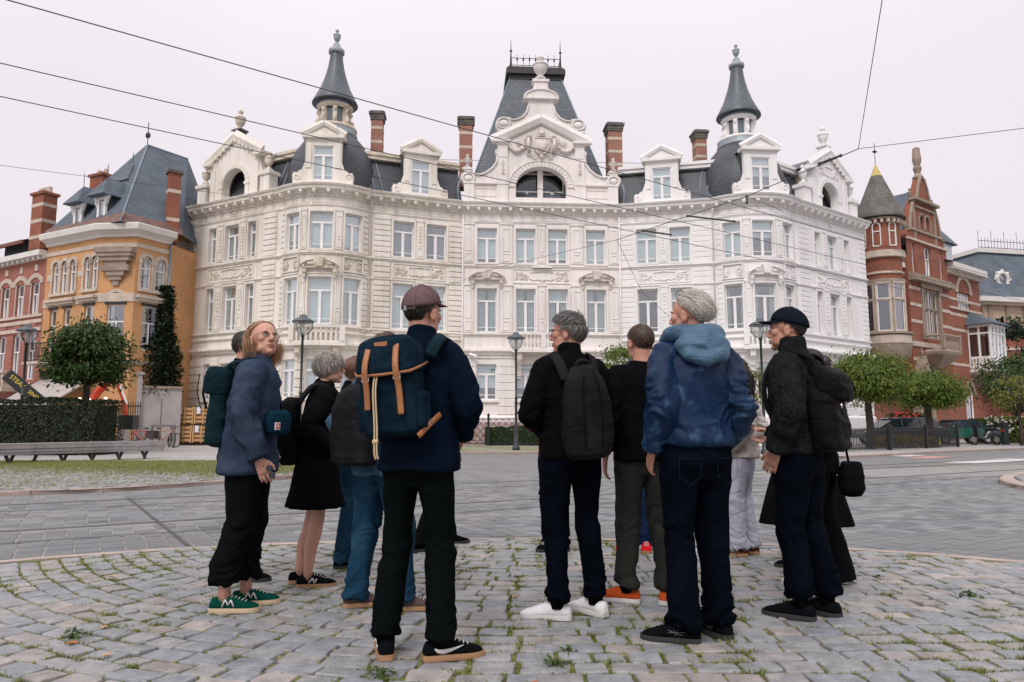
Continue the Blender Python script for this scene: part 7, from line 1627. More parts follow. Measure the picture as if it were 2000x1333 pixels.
def trouser_fold(knee,hemz,stack=1.0):
    def f(co,s,seed):
        z=co[:,2]; w=vnoise(co*np.array([9,9,5])+s,seed+3)*.5
        a=np.clip(1-np.abs(z-knee)/.16,0,1); b=np.clip(1-(z-hemz)/.22,0,1)*stack; c=np.clip((z-.68)/.12,0,1)
        q=np.stack([co[:,0]*5+s,co[:,1]*5,z*21+w*5],1); q2=np.stack([co[:,0]*6+s,co[:,1]*6+3,z*34+w*7],1); q3=np.stack([co[:,0]*6+z*6,co[:,1]*8,z*10+s],1)
        l=np.stack([co[:,0]*10,co[:,1]*10,z*3.2+s],1)
        return .013*a*ridge(q,seed)+.015*b*ridge(q2,seed+5)+.009*c*ridge(q3,seed+6)+.007*ridge(l,seed+8)
    return f
def top_fold(els,k=1.0):
    def f(co,s,seed):
        z=co[:,2]; x=co[:,0]; w=vnoise(co*np.array([6,6,4])+s,seed+3)
        g=np.stack([x*8+z*5+s,co[:,1]*8,z*7-x*4+w],1); d=.0105*ridge(g,seed+2)*k
        h=np.stack([x*5,co[:,1]*5+s,z*16+w*2.5],1); d+=.008*ridge(h,seed+4)*np.clip(1-np.abs(z-1.03)/.15,0,1)*k
        for e in els:
            r_=np.clip(1-np.sqrt(((co-np.array(e))**2).sum(1))/.2,0,1); q=np.stack([x*14+s,co[:,1]*14,z*24+w*4],1); d+=.017*r_*ridge(q,seed+7)*k
        return d
    return f
def ring(cx,cy,z,rx,ry,n=20,p=2.4,tilt=0):
    o=[]
    for i in range(n):
        a=2*math.pi*i/n; c,s=math.cos(a),math.sin(a); x=math.copysign(abs(c)**(2/p),c)*rx; y=math.copysign(abs(s)**(2/p),s)*ry; o.append((cx+x,cy+y,z+tilt*y))
    return o
m_lace=mat('lace',(.6,.58,.55),.8); m_sole_w=mat('sole_white',(.62,.60,.57),.6,.1,20); m_gum=mat('sole_gum',(.36,.20,.10),.6,.12,20); m_sole_k=mat('sole_dark',(.025,.025,.025),.7,.1,20); m_sole_c=mat('sole_cream',(.55,.42,.28),.6,.1,20)
def shoe(parent,PM,x,y,yaw,up,sole,k=1.0,logo=None,lm=None,low=1.0,lace=True,tip=None):
    M=PM@Matrix.Translation((x,y,0))@Matrix.Rotation(yaw,4,'Z')@Matrix.Scale(k,4); b=MB(); Y=[-.082,-.068,-.03,.02,.07,.115,.15,.18,.2,.208]; W=[.018,.033,.037,.037,.042,.048,.047,.038,.022,.006]; Hh=[.055,.082,.088,.094,.085,.066,.054,.045,.034,.022]
    b.loft([[M@Vector((w*a,y_,.022+(h*low-.022)*c)) for a,c in ((1,0),(1.02,.35),(.9,.68),(.5,.95),(0,1),(-.5,.95),(-.9,.68),(-1.02,.35),(-1,0))] for y_,w,h in zip(Y,W,Hh)]); o=b.obj('shoe',up,parent,smooth=True)
    b=MB(); b.loft([[M@Vector((a*(w+.004),y_*1.02,z)) for a,z in ((1,.0),(1.03,.012),(1,.027),(-1,.027),(-1.03,.012),(-1,.0))] for y_,w in zip(Y,W)]); b.obj('sole',sole,o)
    if lace:
        b=MB()
        for i in range(5): yy=.045+.02*i; h=interp(list(zip(Y,Hh)),yy)*low+.001; b.tube([M@Vector((-.02,yy,h-.005)),M@Vector((0,yy+.006,h+.002)),M@Vector((.02,yy,h-.005))],.0026,5)
        b.obj('laces',lm or m_lace,o)
    if tip: b=MB(); b.ell(M@Vector((0,.165,.030)),(.045,.045,.022),n=14,m=8); b.obj('toe_cap',tip,o,smooth=True)
    if logo:
        for s in (-1,1):
            b=MB(); X=lambda yy,zz: M@Vector((s*(interp(list(zip(Y,W)),yy)*1.03+.0035),yy,zz))
            if logo=='swoosh': pts=[(-.035,.058),(-.02,.046),(.005,.042),(.04,.048),(.07,.057),(.10,.068)]; rd=[.003,.010,.013,.009,.005,.001]; b.tube([X(*p) for p in pts],[(.003,r_) for r_ in rd],6)
            if logo=='M':
                for p,q in (((.0,.036),(.018,.078)),((.018,.078),(.035,.045)),((.035,.045),(.052,.076)),((.052,.076),(.07,.036))): b.tube([X(*p),X(*q)],.0045,5)
            if logo=='N':
                for p,q in (((.01,.034),(.035,.07)),((.035,.07),(.05,.034)),((.05,.034),(.065,.064))): b.tube([X(*p),X(*q)],.005,5)
            if logo=='stripes':
                for d in (0,.024,.048): b.tube([X(.005+d,.032),X(.03+d,.078)],.0045,5)
            if logo=='cross':
                for p,q in (((.0,.04),(.07,.062)),((-.01,.055),(.07,.05)),((.02,.034),(.045,.072)),((.04,.034),(.02,.07))): b.tube([X(*p),X(*q)],.0016,4)
            b.obj('shoe_mark',m_lace if logo!='cross' else mat('mark_grey',(.16,.17,.19),.5),o,smooth=True)
    return o
def strap(name,parent,PM,pts,w,th,m,nr=None):
    b=MB(); pts=[PM@Vector(p) for p in pts]; c=PM@Vector((0,0,1.28)); nn=[((p-c).normalized() if nr is None else (PM.to_3x3()@Vector(nr))) for p in pts]; b.ribbon(pts,w,th,nn); return b.obj(name,m,parent,smooth=True)
def spl(pts,n=4):
    """smooth curve through points"""
    P=[Vector(p) for p in pts]; o=[]
    for i in range(len(P)-1):
        p0,p1,p2,p3=P[max(i-1,0)],P[i],P[i+1],P[min(i+2,len(P)-1)]
        for k in range(n):
            t=k/n; o.append(.5*((2*p1)+(p2-p0)*t+(2*p0-5*p1+4*p2-p3)*t*t+(3*p1-p0-3*p2+p3)*t**3))
    o.append(P[-1]); return o
ARM={'down':((.245,-.03,1.14),(.245,.05,.885)),'pocket':((.30,-.12,1.16),(.215,.055,.925)),'front':((.265,.03,1.15),(.07,.25,1.13)),'elbow':((.33,-.06,1.16),(.14,.20,1.04))}
def person(label,pos,heading,H,skin,feet,arms=('down','down'),head=(0,0,0),female=False,g=1.0,top=None,legs=None,shoes=None,hip=0,lean=0.0,seed=1,extra=None,sw=.165,hidden=False):
    g*=.95; k=H/1.75; x,y=pos; t=thing('person',(x,y,0),heading,label,'person','people gathered on the cobbled island'); PM=Matrix.Translation((x,y,0))@Matrix.Rotation(heading,4,'Z')@Matrix.Scale(k,4)
    hp=[Vector((s*.088+hip,0,.90)) for s in (-1,1)]; A=[Vector((f[0],f[1],.09)) for f in feet]
    kn=[(h+a)/2+Vector((0,.035,.02)) for h,a in zip(hp,A)]
    sh=[Vector((s*sw,lean,1.425)) for s in (-1,1)]; AR=[]
    for s,a in zip((-1,1),arms):
        e,w=ARM[a] if isinstance(a,str) else a; AR.append((Vector((e[0]*s,e[1]+lean*.5,e[2])),Vector((w[0]*s,w[1]+lean*.2,w[2]))))
    Mh=PM@Matrix.Translation((0,lean+.035,1.630))@Euler((head[1],head[2],head[0])).to_matrix().to_4x4()
    # one continuous body: head, neck, trunk, limbs, hands
    b=MB(); co,fs=HEADS[female]; b.add([tuple(p) for p in co],fs,Mh)
    b.tube([(hip,0,.86),(hip*.6,0,1.1),(0,lean*.8,1.35),(0,lean,1.5)],[(.11,.08),(.11,.08),(.13,.08),(.05,.05)],12,M=PM,up=(0,1,0))
    bare=legs and legs.get('bare')
    for i in range(2):
        if bare: b.tube([hp[i],lerp(hp[i],kn[i],.55),kn[i]+Vector((0,0,.05)),kn[i],kn[i]-Vector((0,.02,.12)),lerp(kn[i],A[i],.55)-Vector((0,.015,0)),A[i]+Vector((0,0,.03)),A[i]-Vector((0,0,.05))],[.085,.072,.056,.055,.057,.05,.034,.038],14,M=PM)
        else: b.tube([hp[i],kn[i],A[i]+Vector((0,0,.08)),A[i]-Vector((0,0,.05))],[.06,.045,.036,.036],10,M=PM)
        e,w=AR[i]; b.tube([sh[i],e,lerp(e,w,.4),w],[.035,.032,.034,.024],10,M=PM)
        d=(w-e).normalized(); s=(-1,1)[i]
        z=-d; f=Vector((0,1,0)) if abs(d.y)<.8 else Vector((0,0,1)); yv=(f-z*f.dot(z)).normalized(); xv=yv.cross(z); Mw=Matrix(((xv.x,yv.x,z.x,w.x),(xv.y,yv.y,z.y,w.y),(xv.z,yv.z,z.z,w.z),(0,0,0,1)))
        hc,hf=HAND; hc=hc if s>0 else hc*np.array([-1,1,1]); b.add([tuple(p) for p in hc],hf if s>0 else [q[::-1] for q in hf],PM@Mw)
    b.obj('body',skin,t,smooth=True,uv=False)
    if not hidden:
        for s in (-1,1):
            q=MB(); q.ell((s*.031,.0775,.004),(.0125,.009,.0075),Mh,12,8); o=q.obj('eye',m_eye,t,smooth=True); q=MB(); q.ell((s*.031+.001,.0842,.005),(.0052,.003,.0055),Mh,10,6); q.obj('iris',m_iris,o,smooth=True)
            q=MB(); q.tube([(s*.016,.0905,.021),(s*.032,.0905,.0265),(s*.049,.078,.021)],[(.003,.004),(.003,.0045),(.002,.003)],5,M=Mh); q.obj('eyebrow',(extra or {}).get('brow',mat('brow_brown',(.07,.045,.03),.8)),t,smooth=True)
            q=MB(); q.tube([(s*.017,.0855,.007),(s*.031,.0885,.0125),(s*.046,.078,.006)],.0017,5,M=Mh); q.obj('eyelid',mat('lash',(.05,.03,.025),.7),t)
        q=MB(); q.tube([(-.024,.084,-.064),(-.008,.0945,-.0605),(0,.0945,-.062),(.008,.0945,-.0605),(.024,.084,-.064)],[.002,.005,.0045,.005,.002],6,M=Mh); q.tube([(-.021,.084,-.0695),(0,.0935,-.0735),(.021,.084,-.0695)],[.002,.006,.002],6,M=Mh); q.obj('lips',m_lip,t,smooth=True)
    # trousers
    if legs and not bare:
        m=legs['m']; wt=legs.get('w',1.0)*g; hem=legs.get('hem',.06); fl=legs.get('flare',1.0); b=MB()
        b.tube([(hip,0,.80),(hip,-.008,.88),(hip,-.005,.97),(hip*.8,0,1.04)],[(.12*g,.09*g),(.178*g,.128*g),(.172*g,.120*g),(.158*g,.108*g)],18,up=(0,1,0))
        for i in range(2):
            hz=Vector((A[i].x,A[i].y,hem)); l2=lerp(kn[i],hz,.45)-Vector((0,.012,0))
            b.tube([hp[i]+Vector((0,0,-.0)),lerp(hp[i],kn[i],.35)-Vector((0,.004,0)),lerp(hp[i],kn[i],.75),kn[i],l2,hz+Vector((0,0,.1)),hz+Vector((0,-.008,.0))],[(.098*wt,.112*wt),(.094*wt,.102*wt),(.08*wt,.084*wt),(.074*wt,.078*wt),(.070*wt*(1+(fl-1)*.5),.076*wt*(1+(fl-1)*.5)),(.066*wt*fl,.074*wt*fl),(.068*wt*fl,.078*wt*fl)],16,up=(0,1,0))
        o=cloth('trousers',b,m,t,PM,.0105,4,trouser_fold(.49,hem,legs.get('stack',1.0)),seed)
        if legs.get('pockets'):
            for s in (-1,1):
                q=MB(); c=[(s*.10-.055,.0),(s*.10+.055,.0),(s*.10+.055,-.09),(s*.10,-.125),(s*.10-.055,-.09)]
                pts=[PM@Vector((hip+u,-.135*g-.004+.10*(u*u)*8*.5,.895+v)) for u,v in c]; q.tube(pts+[pts[0]],.0014,4); q.obj('pocket_seam',legs['pockets'],o)
    # upper garment
    m=top['m']; hem=top.get('hem',.82); gg=top.get('g',1.0)*g; fl=top.get('flare',1.0); b=MB(); cy=lean
    b.loft([ring(hip*.9,-.004,hem,.185*gg*fl,.142*gg*fl),ring(hip*.9,-.004,hem+.015,.187*gg*fl,.144*gg*fl),ring(hip*.7,0,max(.98,hem+.05),.178*gg*lerp(fl,1,.5),.138*gg*lerp(fl,1,.5)),ring(hip*.4,cy*.4,1.10,.174*gg,.134*gg),ring(0,cy*.8,1.26,.188*gg*sw/.165,.138*gg),ring(0,cy,1.36,.186*gg*sw/.165,.128*gg),ring(0,cy,1.43,.15*gg*sw/.165,.105*gg),ring(0,cy-.005,1.475,.102*gg,.086),ring(0,cy-.004,1.505,.074,.074)])
    for i in range(2):
        e,w=AR[i]; sg=top.get('sleeve',1.0); s=(-1,1)[i]; wl=lerp(e,w,top.get('slen',.97))
        b.ell(sh[i]+Vector((-s*.02,0,-.015)),(.075*sg,.078*sg,.07*sg),n=14,m=10)
        b.tube([sh[i]+Vector((-s*.05,0,0)),sh[i]+Vector((s*.012,-.004,-.05)),lerp(sh[i],e,.6),e,lerp(e,wl,.5),lerp(e,wl,.88),wl],[.068*sg,.072*sg,.066*sg,.060*sg,.056*sg,.05*sg,.05*sg],14)
    cz=top.get('collar',0)
    if cz: b.tube([(0,cy-.002,1.46),(0,cy+.003,1.50),(0,cy+.012,1.50+cz)],[(.083,.083),(.074,.076),(.069,.074)],16,up=(0,1,0))
    o=cloth(top.get('name','jacket'),b,m,t,PM,top.get('vox',.0105),5,top_fold([tuple(AR[0][0]),tuple(AR[1][0])],top.get('k',1.0)),seed+20)
    if top.get('hood'):
        h=MB(); h.tube([(-.125,cy+.075,1.49),(-.125,cy+.02,1.525),(-.10,cy-.07,1.525),(0,cy-.105,1.515),(.10,cy-.07,1.525),(.125,cy+.02,1.525),(.125,cy+.075,1.49)],[.026,.036,.043,.048,.043,.036,.026],12); h.ell((0,cy-.115,1.455),(.145,.042,.075),n=18,m=10); h.tube([(-.125,cy-.09,1.47),(-.09,cy-.135,1.415),(0,cy-.15,1.385),(.09,cy-.135,1.415),(.125,cy-.09,1.47)],[.03,.034,.036,.034,.03],12); h.tube([(-.10,cy-.11,1.50),(-.04,cy-.15,1.455),(.03,cy-.15,1.43)],[.02,.018,.01],8); cloth('hood',h,top['hood'],t,PM,.009,4,lambda c,s,q:.009*ridge(c*np.array([9,9,17])+s,q),seed+60)
    if top.get('seam'):
        for i in range(2):   # cuffs
            e,w=AR[i]; q=MB(); wl=lerp(e,w,top.get('slen',.97)); wa=lerp(e,w,top.get('slen',.97)-.1); q.tube([wa,wl],[.0535*top.get('sleeve',1),.0535*top.get('sleeve',1)],16,M=PM); q.obj('cuff',m,t,smooth=True)
    if legs and not bare and legs.get('sock'):
        for a_ in A: q=MB(); q.tube([a_+Vector((0,-.005,-.03)),a_+Vector((0,-.005,.12))],.043,12,M=PM); q.obj('sock',legs['sock'],t,smooth=True)
    if shoes:
        for f in feet: shoe(t,PM,f[0],f[1]-.0,f[2],shoes[0],shoes[1],logo=shoes[2] if len(shoes)>2 else None,tip=shoes[3] if len(shoes)>3 else None,lm=shoes[4] if len(shoes)>4 else None)
    return t,PM,Mh,AR
def glasses(parent,Mh,m,dx=0,up=0):
    b=MB()
    for s in (-1,1):
        b.tube([(s*.034+.024*math.cos(a),.098,.002+.021*math.sin(a)) for a in [i*math.pi/9 for i in range(19)]],.0016,5,M=Mh); b.tube([(s*.058,.096,.008),(s*.079,.04,.010),(s*.083,-.015,.008)],.0016,5,M=Mh)
    b.tube([(-.010,.098,.006),(0,.101,.009),(.010,.098,.006)],.0016,5,M=Mh); o=b.obj('glasses',m,parent)
    q=MB()
    for s in (-1,1): q.add([Mh@Vector((s*.034,.098,.002))]+[Mh@Vector((s*.034+.0235*math.cos(a),.098,.002+.0205*math.sin(a))) for a in [i*math.pi/9 for i in range(18)]],[(0,i+1,(i+1)%18+1) for i in range(18)])
    q.obj('lens',m_specs,o); return o
m_specs=glassmat('spectacle_lens',(.94,.96,.96),.0); m_specs.node_tree.nodes['Layer Weight'].inputs[0].default_value=.04
def cap(parent,Mh,m,brim=True,strapback=False,seed=1):
    b=MB(); rings=[]; K=9; N=30
    for k in range(K+1):
        el=R(lerp(2,88,k/K)); rings.append([Vector((math.cos(2*math.pi*i/N)*math.cos(el)*.089,math.sin(2*math.pi*i/N)*math.cos(el)*.112,math.sin(el)*.104))*(1+.007*abs(math.sin(3*2*math.pi*i/N)))+HC+Vector((0,0,.006+.012*math.sin(2*math.pi*i/N)*math.cos(el))) for i in range(N)])
    b.loft([[Mh@p for p in r_] for r_ in rings],cap=True); o=b.obj('cap',m,parent,smooth=True)
    q=MB(); q.ell(HC+Vector((0,0,.112)),(.009,.009,.005),Mh,8,6); q.obj('cap_button',m,o,smooth=True)
    q=MB()
    for j in range(3):
        a=math.pi*j/3; q.tube([Mh@(Vector((math.cos(a)*math.cos(e)*.0905,math.sin(a)*math.cos(e)*.1135,math.sin(e)*.1055))+HC+Vector((0,0,.006+.012*math.sin(a)*math.cos(e)))) for e in [R(4+172*i/16) for i in range(17)]],.0014,4)
    q.obj('cap_seams',m,o)
    q=MB(); top_=[];bot=[]
    for i in range(15):
        a=R(22+136*i/14); px,py=.087*math.cos(a),.11*math.sin(a); lx=.07*math.sin(a)**1.4
        top_.append((px,py-.012,.052)); bot.append((px*1.02,py-.012+lx,.052-.030*math.sin(a)+.022*(abs(px)/.087)**2*-1+.02))
    n=len(top_); vs=[Mh@Vector(p) for p in top_+bot]+[Mh@(Vector(p)+Vector((0,0,-.005))) for p in top_+bot]
    q.add(vs,[(i,i+1,n+i+1,n+i) for i in range(n-1)]+[(2*n+i+1,2*n+i,3*n+i,3*n+i+1) for i in range(n-1)]+[(n+i,n+i+1,3*n+i+1,3*n+i) for i in range(n-1)]); q.obj('cap_brim',m,o,smooth=True)
    if strapback: 
        q=MB(); q.tube([Mh@Vector((x_,-.124+abs(x_)*.35,.030)) for x_ in (-.045,-.02,0,.02,.045)],[(.003,.008)]*5,6,up=Mh.to_3x3()@Vector((0,0,1))); q.obj('cap_strap',m,o); q=MB(); q.box(-.008,.008,-.132,-.124,.018,.042,Mh); q.obj('buckle',m_chrome,o)
    return o
def pack(label,PM,Mp,w,h,d,m,seed,prof=None,name='backpack',grp='backpacks worn by the group',fold=1.0,p=3.2):
    """soft pack: lofted, remeshed and crumpled; origin at the bottom middle of the back panel, outward is -y"""
    loc=(PM@Mp).translation; t=thing(name,loc,0,label,'backpack',grp); b=MB(); prof=prof or [(0,.80,.75),(.03,.94,.95),(.3,1,1),(.7,.95,.92),(.9,.8,.72),(1,.55,.45)]
    b.loft([ring(0,-d*dd/2,h*z,w*ww/2,d*dd/2,22,p) for z,ww,dd in prof]); 
    o=cloth('pack_body',b,m,t,PM@Mp,.009,4,lambda c,s,q:fold*(.006*ridge(c*np.array([6,6,9])+s,q)+.004*ridge(np.stack([c[:,0]*12+c[:,2]*6,c[:,1]*9,c[:,2]*16+s],1),q+1)),seed); return t
def shoulder_straps(t,PM,m,w=.05,zlow=1.06,x=.105,lean=0,back=-.15,z0=1.40,sides=(-1,1)):
    for s in sides: strap('shoulder_strap',t,PM,spl([(s*x*.75,back-.01,z0-.03),(s*x*.9,back+.03,z0+.055),(s*x*1.0,-.055+lean,1.482),(s*x*1.08,.02+lean,1.492),(s*x*1.12,.088+lean,1.435),(s*x*1.2,.13+lean,1.32),(s*x*1.4,.11+lean*.5,1.17),(s*x*1.7,.02,zlow)]),w,.012,m)
# ------------------------------------------------------------------ the group on the island
def fab(n,c,r=.85,**k): return mat(n,c,r,k.pop('var',.12),k.pop('vs',7),k.pop('bump',.25),k.pop('bs',260),spec=k.pop('spec',.025),wrinkle=k.pop('wr',.38),**k)
f_black=fab('cotton_black',(.0042,.0045,.0055)); f_black2=fab('wool_black',(.0055,.0058,.0068)); f_work=fab('workwear_blue',(.028,.042,.072),second=(.044,.061,.096),secscale=4,var=.2,wr=.22); f_navy=fab('jacket_navy',(.0032,.0075,.0175)); f_fleece=fab('fleece_charcoal',(.012,.0135,.015),bump=1.0,bs=120,second=(.028,.030,.031),secscale=45,secfac=(.42,.7))
f_denimj=fab('denim_jacket_teal',(.045,.10,.15),second=(.07,.14,.19),secscale=5); f_tie=fab('shell_dyed_blue',(.0025,.017,.055),.45,second=(.07,.16,.27),secscale=6.5,secfac=(.53,.76),var=.35,wr=.2,vs=3,spec=.2); f_hood=fab('hood_light_blue',(.055,.125,.195),.5,second=(.03,.08,.14),secscale=5,spec=.4)
f_cream=fab('sweatshirt_cream',(.56,.51,.47)); f_jean=fab('jeans_blue',(.012,.042,.078),second=(.033,.088,.14),secscale=5,secfac=(.5,.75)); f_djean=fab('jeans_dark',(.0018,.003,.0062),second=(.0032,.006,.013),secscale=5,secfac=(.5,.75)); f_green=fab('trousers_black_green',(.0032,.005,.005)); f_grey=fab('trousers_grey_green',(.028,.030,.026)); f_white=fab('trousers_pale',(.42,.42,.50)); f_skirt=fab('skirt_black',(.0035,.004,.005)); f_blk3=fab('trousers_black',(.0048,.0055,.006))
p_teal=fab('pack_teal',(.0065,.019,.0255),.8,second=(.010,.027,.035)); p_blue=fab('pack_blue',(.0048,.0135,.0235),.8,second=(.0075,.02,.033),secscale=5); p_char=fab('pack_charcoal',(.009,.009,.0105),.7,spec=.05,second=(.017,.0165,.0185),secscale=4); p_blk=fab('pack_black',(.006,.0058,.0068),.65,spec=.05); p_brn=fab('pack_black_brown',(.0065,.0052,.0056),.6,spec=.06); p_bag=fab('bag_blue',(.006,.028,.048),.75)
m_leather=mat('leather_tan',(.33,.13,.045),.5,.15,14,.2,80); m_cord=mat('cord_cream',(.55,.42,.26),.8)
s_green=fab('suede_green',(.0035,.052,.036)); s_blk=fab('suede_black',(.0045,.0055,.007)); s_wht=fab('leather_white',(.72,.71,.71),.45,spec=.5); s_org=fab('knit_orange',(.50,.085,.022)); s_brn=fab('suede_brown',(.11,.045,.02)); s_red=fab('canvas_red',(.55,.01,.02)); s_nvy=fab('canvas_navy',(.012,.02,.045)); s_pur=fab('suede_mauve',(.10,.07,.065))
h_grey=hairmat('hair_pepper',(.025,.023,.021),(.22,.205,.19)); h_silver=hairmat('hair_silver',(.27,.245,.205),(.70,.66,.58)); h_blond=hairmat('hair_strawberry',(.24,.125,.065),(.66,.41,.235)); h_mix=hairmat('hair_ash',(.05,.042,.036),(.50,.45,.40)); h_brown=hairmat('hair_brown',(.045,.022,.014),(.10,.055,.035)); h_auburn=hairmat('hair_auburn',(.09,.038,.02),(.19,.09,.05)); h_dark=hairmat('hair_dark',(.008,.006,.005),(.03,.022,.018))
c_mauve=fab('cap_mauve',(.135,.085,.09),var=.18); c_navy=fab('cap_navy',(.008,.012,.02))
brow_g=mat('brow_grey',(.16,.14,.125),.8); m_spec=mat('wire_rim',(.30,.22,.15),.3,metal=.8); m_specd=mat('dark_rim',(.02,.015,.012),.4); m_stub=mat('beard_stubble',(.055,.035,.025),.8)
LINE_B=[(0,46),(30,42),(50,32),(66,14),(80,-14),(98,-30),(115,-40),(140,-44),(180,-45)]
def beard(t,Mh,c,seed):
    r=random.Random(seed); b=MB()
    for _ in range(900):
        x=r.uniform(-.056,.056); z=r.uniform(-.118,-.05); 
        if abs(x)<.03 and z>-.078 and z<-.056: continue
        y=.083-13*x*x+(z+.07)*.18; p=Vector((x*.98,y-.003,z)); b.add([Mh@(p+Vector((-.001,0,0))),Mh@(p+Vector((.001,0,0))),Mh@(p+Vector((x*.06,.0045,-.005)))],[(0,1,2)])
    b.obj('beard',c,t,uv=False)
# 1 woman looking over her shoulder ---------------------------------------------------------
t,PM,Mh,AR=person('strawberry blonde woman with round glasses, blue work jacket and green trainers, looking up',(-1.62,4.46),R(-80),1.735,SK,((-.09,.0,R(4)),(.075,-.09,R(-6))),(('pocket'),((.235,-.02,1.15),(.215,.09,.90))),(R(-56),R(16),R(-4)),True,1.08,dict(m=f_work,hem=.81,g=1.06,flare=1.12,sleeve=1.2,collar=.035,k=1.25,seam=1),dict(m=f_blk3,w=1.05,hem=.17,flare=1.0,stack=1.6),(s_green,m_sole_c,'M',None,m_lace),0,.03,1,dict(brow=mat('brow_sandy',(.25,.14,.08),.8)))
hair('hair',t,Mh,h_blond,L=.06,n=3600,seed=1,line=[(0,60),(25,57),(45,48),(60,37),(75,27),(92,14),(110,-4),(128,-26),(145,-40),(180,-44)],drop=.165,dropfrom=118,vol=1.08,lift=.10,width=.0016,style='part')
glasses(t,Mh,m_spec); q=MB(); q.tube([Mh@Vector((.086+.004*math.cos(a),-.008+.011*math.cos(a),-.045+.011*math.sin(a))) for a in [i*.7 for i in range(10)]],.003,6); q.obj('earring',m_iron,t)
sh_=MB(); sh_.tube([PM@Vector(p) for p in ((-.06,.09,1.47),(0,.125,1.40),(.06,.09,1.47))],.006,6); sh_.obj('collar_edge',f_work,t)
b=pack('dark teal backpack with roll flap on the woman in blue',PM,Matrix.Translation((0,-.115,.97))@Matrix.Rotation(R(-4),4,'X'),.30,.46,.14,p_teal,3); fl=MB(); fl.loft([ring(0,-.085,z,.155*a,.095*c,20,3) for z,a,c in ((.31,1,1),(.36,1.04,1.05),(.44,1,1),(.48,.8,.8))]); cloth('flap',fl,p_teal,b,PM@Matrix.Translation((0,-.115,.97))@Matrix.Rotation(R(-4),4,'X'),.01,4,None,5); 
for x in (-.07,.07): strap('buckle_strap',b,PM,[(x,-.29,1.41),(x,-.30,1.3),(x,-.275,1.2)],.022,.006,p_blk)
shoulder_straps(b,PM,p_teal,.055,1.05)
hb=thing('belt_bag',(PM@Vector((.05,.2,1.1))),0,'blue waist bag with red and white patch worn by the woman at left','bag'); bb=MB(); Mb=PM@Matrix.Translation((.10,.165,1.115))@Matrix.Rotation(R(-38),4,'Z'); bb.loft([ring(0,.02,z,w,d,18,3) for z,w,d in ((-.075,.065,.028),(-.06,.085,.04),(0,.095,.044),(.055,.085,.038),(.075,.065,.026))]); cloth('bag_body',bb,p_bag,hb,Mb,.008,3,lambda c,s,q:.003*ridge(c*np.array([14,14,30])+s,q),3)
q=MB(); q.box(.022,.06,.061,.0665,-.045,.0,Mb); lo=q.obj('patch',m_frame,hb); q=MB(); q.box(.027,.055,.0666,.0685,-.039,-.006,Mb); q.obj('patch_mark',mat('patch_red',(.55,.06,.05),.6),lo); q=MB(); q.tube([Mb@Vector(p) for p in ((.034,.069,-.032),(.040,.069,-.014),(.050,.069,-.018),(.045,.069,-.030))],.002,5); q.obj('patch_emblem',m_frame,lo)
strap('bag_strap',hb,PM,spl([(.0,.19,1.12),(-.12,.14,1.32),(-.13,.02,1.475),(-.10,-.12,1.36)]),.035,.006,p_bag)
w=PM@AR[1][1]; cmr=thing('folded_sunglasses',w,0,'sunglasses with pale lenses held in the hand of the woman at left','sunglasses'); q=MB(); Mc=Matrix.Translation(w+Vector((.075,-.005,-.075)))@Matrix.Rotation(R(-25),4,'Y')
for s in (-1,1): q.tube([Mc@Vector((.017*math.cos(a),.0,s*.022+.017*math.sin(a))) for a in [i*.6 for i in range(12)]],.003,5)
q.tube([Mc@Vector((-.02,.0,.05)),Mc@Vector((-.09,.01,.03))],.003,5); q.obj('rims',m_iron,cmr); q=MB()
for s in (-1,1): q.tube([Mc@Vector((0,-.001,s*.022)),Mc@Vector((0,.001,s*.022))],.015,12,up=(0,0,1))
q.obj('lenses',mat('dark_lens',(.02,.03,.045),.1,spec=.8),cmr)
# 2 person behind her
t,PM,Mh,AR=person('dark-haired person in black mostly hidden behind the woman in the blue work jacket',(-1.99,5.28),R(-70),1.78,SK2,((-.13,-.02,0),(.13,.04,R(-8))),('pocket','down'),(R(10),0,0),False,1.0,dict(m=f_black,hem=.82,collar=.04),dict(m=f_blk3,hem=.07),(s_blk,m_sole_k),0,0,2)
hair('hair',t,Mh,h_dark,L=.04,n=900,seed=2)
# 3 grey bob, black coat and skirt
t,PM,Mh,AR=person('woman with grey bob and glasses in black coat and skirt, bare legs',(-1.37,5.1),R(-74),1.60,SK,((-.08,-.10,R(2)),(.08,-.04,R(-4))),(('pocket'),((.25,-.10,1.17),(.17,.12,1.02))),(R(-4),R(2),0),True,1.02,dict(m=f_black2,hem=.70,g=1.04,flare=1.05,collar=.03,sleeve=1.08,k=1.2),dict(bare=True),(s_blk,m_gum,'N'),0,.04,3,dict(brow=brow_g))
sk=MB(); N=44; sk.loft([[((.15+fl*(1+.13*math.sin(11*2*math.pi*i/N)*q_))*math.cos(2*math.pi*i/N)*g_,(.115+fl*(1+.13*math.sin(11*2*math.pi*i/N)*q_))*math.sin(2*math.pi*i/N),z) for i in range(N)] for z,fl,q_,g_ in ((.98,.02,0,1),(.85,.055,.1,1),(.70,.075,.6,1),(.585,.10,1,1.02),(.575,.098,1,1.02))],PM); sk.obj('skirt',f_skirt,t,smooth=True)
hair('hair',t,Mh,h_mix,L=.10,n=3000,seed=3,line=[(0,38),(30,34),(50,26),(70,12),(84,2),(98,-4),(115,-26),(140,-48),(180,-54)],vol=1.11,lift=.3,width=.0016); glasses(t,Mh,m_specd)
b=pack('plain black rounded backpack on the grey-haired woman in the black coat',PM,Matrix.Translation((.0,-.125,.90))@Matrix.Rotation(R(2),4,'X'),.34,.50,.20,p_blk,7); shoulder_straps(b,PM,p_char,.05,1.02,z0=1.34)
